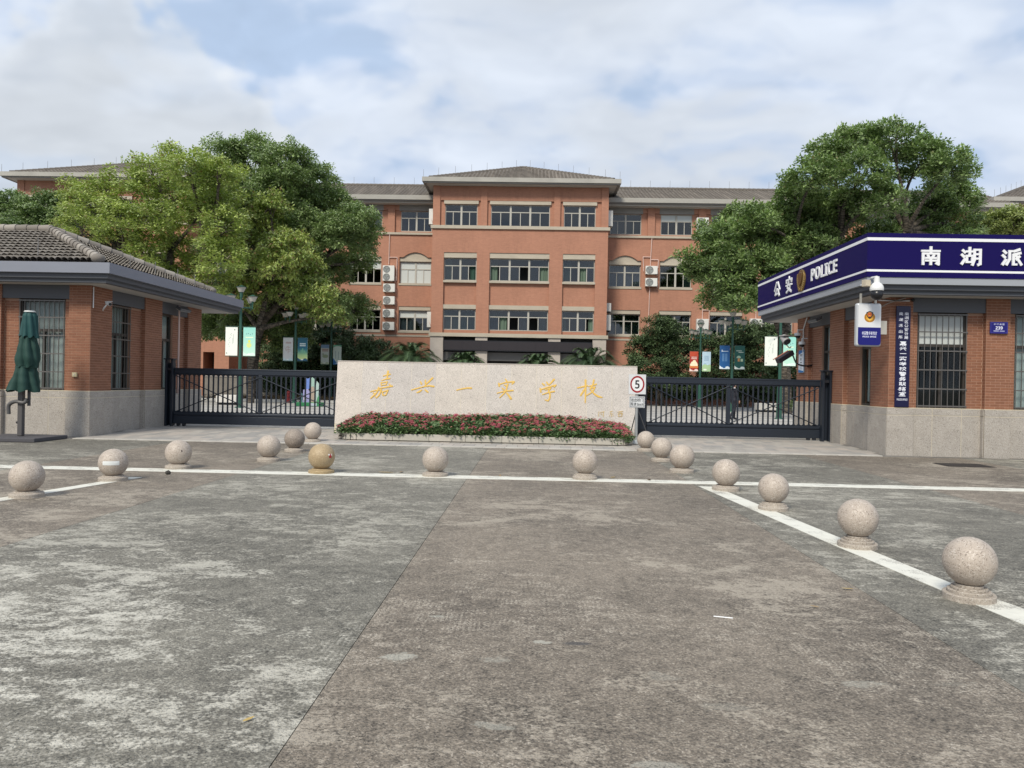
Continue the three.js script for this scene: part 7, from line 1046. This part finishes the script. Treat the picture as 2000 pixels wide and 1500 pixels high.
  tag(mesh('pebble', new THREE.DodecahedronGeometry(0.045, 0), std([0.04, 0.037, 0.033], 0.9), scene, [-5.88, 0.03, -12.3], [0.4, 1, 0]), 'dark pebble just below the long white line on the left', 'pebble');
}
// ---------------------------------------------------------------- guard walking behind the right gate
{
  reseed(500); const O = V(9.42, 0.05, -36.2), t = thing('person', 'person in dark navy uniform with pale collar behind the right gate', 'person', [O.x, O.y, O.z], 1.9);
  const J = (x, y, z) => V(x, y, z); // figure faces local +z; left is +x
  const seg = (p, a, b, ra, rb) => { const ab = b.clone().sub(a), h = clamp(p.clone().sub(a).dot(ab) / ab.lengthSq()); return p.distanceTo(a.clone().addScaledVector(ab, h)) - mix(ra, rb, h); };
  const smin = (a, b, k) => { const h = clamp(0.5 + 0.5 * (b - a) / k); return mix(b, a, h) - k * h * (1 - h); };
  const mc = (bones, size, center, res, k) => {
    const m = new MarchingCubes(res, DARK, false, false, 200000); const half = (res) / 2, P = V();
    for (let z = 0; z < res; z++) for (let y = 0; y < res; y++) for (let x = 0; x < res; x++) { P.set((x - half) / half, (y - half) / half, (z - half) / half).multiplyScalar(size).add(center); let d = 9; for (const b of bones) d = smin(d, seg(P, ...b), b[4] ?? k); m.field[z * res * res + y * res + x] = -d; }
    m.isolation = 0; m.update(); const n = m.count, g = new THREE.BufferGeometry(), pa = m.positionArray.slice(0, n * 3), na = m.normalArray.slice(0, n * 3);
    for (let i = 0; i < pa.length; i += 3) { pa[i] = pa[i] * size + center.x; pa[i + 1] = pa[i + 1] * size + center.y; pa[i + 2] = pa[i + 2] * size + center.z; }
    g.setAttribute('position', new THREE.Float32BufferAttribute(pa, 3)); g.setAttribute('normal', new THREE.Float32BufferAttribute(na, 3)); return g;
  };
  const hipL = J(0.09, 0.9, 0), hipR = J(-0.09, 0.9, 0), knL = J(0.09, 0.5, 0.12), knR = J(-0.09, 0.5, 0.0), anL = J(0.085, 0.1, 0.1), anR = J(-0.09, 0.14, -0.26), shL = J(0.185, 1.40, 0), shR = J(-0.185, 1.40, 0), elL = J(0.24, 1.13, -0.08), elR = J(-0.24, 1.13, 0.02), wrL = J(0.24, 0.9, 0.04), wrR = J(-0.22, 0.93, 0.16);
  const bodyB = [[hipL, knL, 0.088, 0.06, 0.05], [knL, anL, 0.058, 0.043, 0.03], [hipR, knR, 0.088, 0.06, 0.05], [knR, anR, 0.058, 0.043, 0.03], [anL, J(0.09, 0.045, 0.22), 0.048, 0.038, 0.03], [anR, J(-0.09, 0.035, -0.14), 0.048, 0.036, 0.03], [J(0, 0.95, 0), J(0, 1.14, 0.01), 0.15, 0.135, 0.08], [J(0.06, 0.93, -0.02), J(-0.06, 0.93, -0.02), 0.12, 0.12, 0.06], [J(0, 1.14, 0.01), J(0, 1.36, 0), 0.14, 0.13, 0.08], [shL, shR, 0.072, 0.072, 0.08], [J(0, 1.38, 0), J(0, 1.53, 0.02), 0.062, 0.052, 0.05], [shL, elL, 0.062, 0.048, 0.04], [elL, wrL, 0.047, 0.034, 0.03], [shR, elR, 0.062, 0.048, 0.04], [elR, wrR, 0.047, 0.034, 0.03]];
  const headB = [[J(0, 1.615, 0.005), J(0, 1.64, 0.01), 0.092, 0.09, 0.03], [J(0, 1.56, 0.045), J(0, 1.545, 0.055), 0.06, 0.045, 0.04], [J(0, 1.5, 0.01), J(0, 1.56, 0.01), 0.052, 0.055, 0.03], [J(0, 1.615, 0.098), J(0, 1.592, 0.112), 0.01, 0.016, 0.012], [J(0.09, 1.6, 0), J(0.094, 1.62, -0.005), 0.016, 0.022, 0.01], [J(-0.09, 1.6, 0), J(-0.094, 1.62, -0.005), 0.016, 0.022, 0.01], [J(0.025, 1.562, 0.096), J(-0.025, 1.562, 0.096), 0.009, 0.009, 0.01]];
  const body = mc(bodyB, 0.95, J(0, 0.86, 0), 96, 0.05), head = mc(headB, 0.2, J(0, 1.6, 0.01), 72, 0.03);
  const handB = (w, s) => { const B = [[w, w.clone().add(J(0, -0.075, 0.012)), 0.028, 0.03, 0.02]]; for (let i = 0; i < 4; i++) { const r = w.clone().add(J(0, -0.085, -0.018 + i * 0.016)), l = [0.06, 0.072, 0.068, 0.052][i], m = r.clone().add(J(-s * 0.004, -l * 0.55, 0.004)), e = m.clone().add(J(-s * 0.016, -l * 0.42, 0.004)); B.push([r, m, 0.0088, 0.008, 0.006], [m, e, 0.008, 0.007, 0.004]); } const th = w.clone().add(J(-s * 0.006, -0.035, 0.03)), t2 = th.clone().add(J(-s * 0.012, -0.03, 0.018)); B.push([th, t2, 0.0105, 0.0095, 0.012], [t2, t2.clone().add(J(-s * 0.008, -0.026, 0.006)), 0.0095, 0.008, 0.004]); return B; };
  const hL = mc(handB(wrL, 1), 0.12, wrL.clone().add(J(0, -0.07, 0)), 72, 0.01), hR = mc(handB(wrR, -1), 0.12, wrR.clone().add(J(0, -0.07, 0)), 72, 0.01);
  const paint = (g, f) => { const p = g.attributes.position, c = new Float32Array(p.count * 3); for (let i = 0; i < p.count; i++) { const k = f(p.getX(i), p.getY(i), p.getZ(i)); c.set(k, i * 3); } g.setAttribute('color', new THREE.BufferAttribute(c, 3)); return g; };
  const skin = [0.36, 0.2, 0.135], navy = [0.008, 0.009, 0.018], shoe = [0.006, 0.006, 0.006], pale = [0.62, 0.63, 0.65], hair = [0.012, 0.01, 0.01];
  paint(body, (x, y, z) => y < 0.085 ? shoe : y > 1.455 && Math.hypot(x, z) < 0.085 ? pale : navy); paint(head, (x, y, z) => y > 1.69 - Math.max(0, z) * 0.25 || (z < -0.015 && y > 1.565) ? hair : Math.abs(Math.abs(x) - 0.034) < 0.013 && Math.abs(y - 1.625) < 0.006 && z > 0.05 ? [0.02, 0.015, 0.012] : Math.abs(y - 1.562) < 0.005 && Math.abs(x) < 0.026 && z > 0.06 ? [0.3, 0.1, 0.085] : skin);
  paint(hL, () => skin); paint(hR, () => skin);
  mesh('body', mergeGeometries([body, head, hL, hR]), new THREE.MeshStandardMaterial({ vertexColors: true, roughness: 0.75 }), t);
}
scene.traverse((o) => { if (o.isMesh) { o.castShadow = true; o.receiveShadow = true; } });
console.log('leaf triangles', leafFaces);
renderer.render(scene, camera);
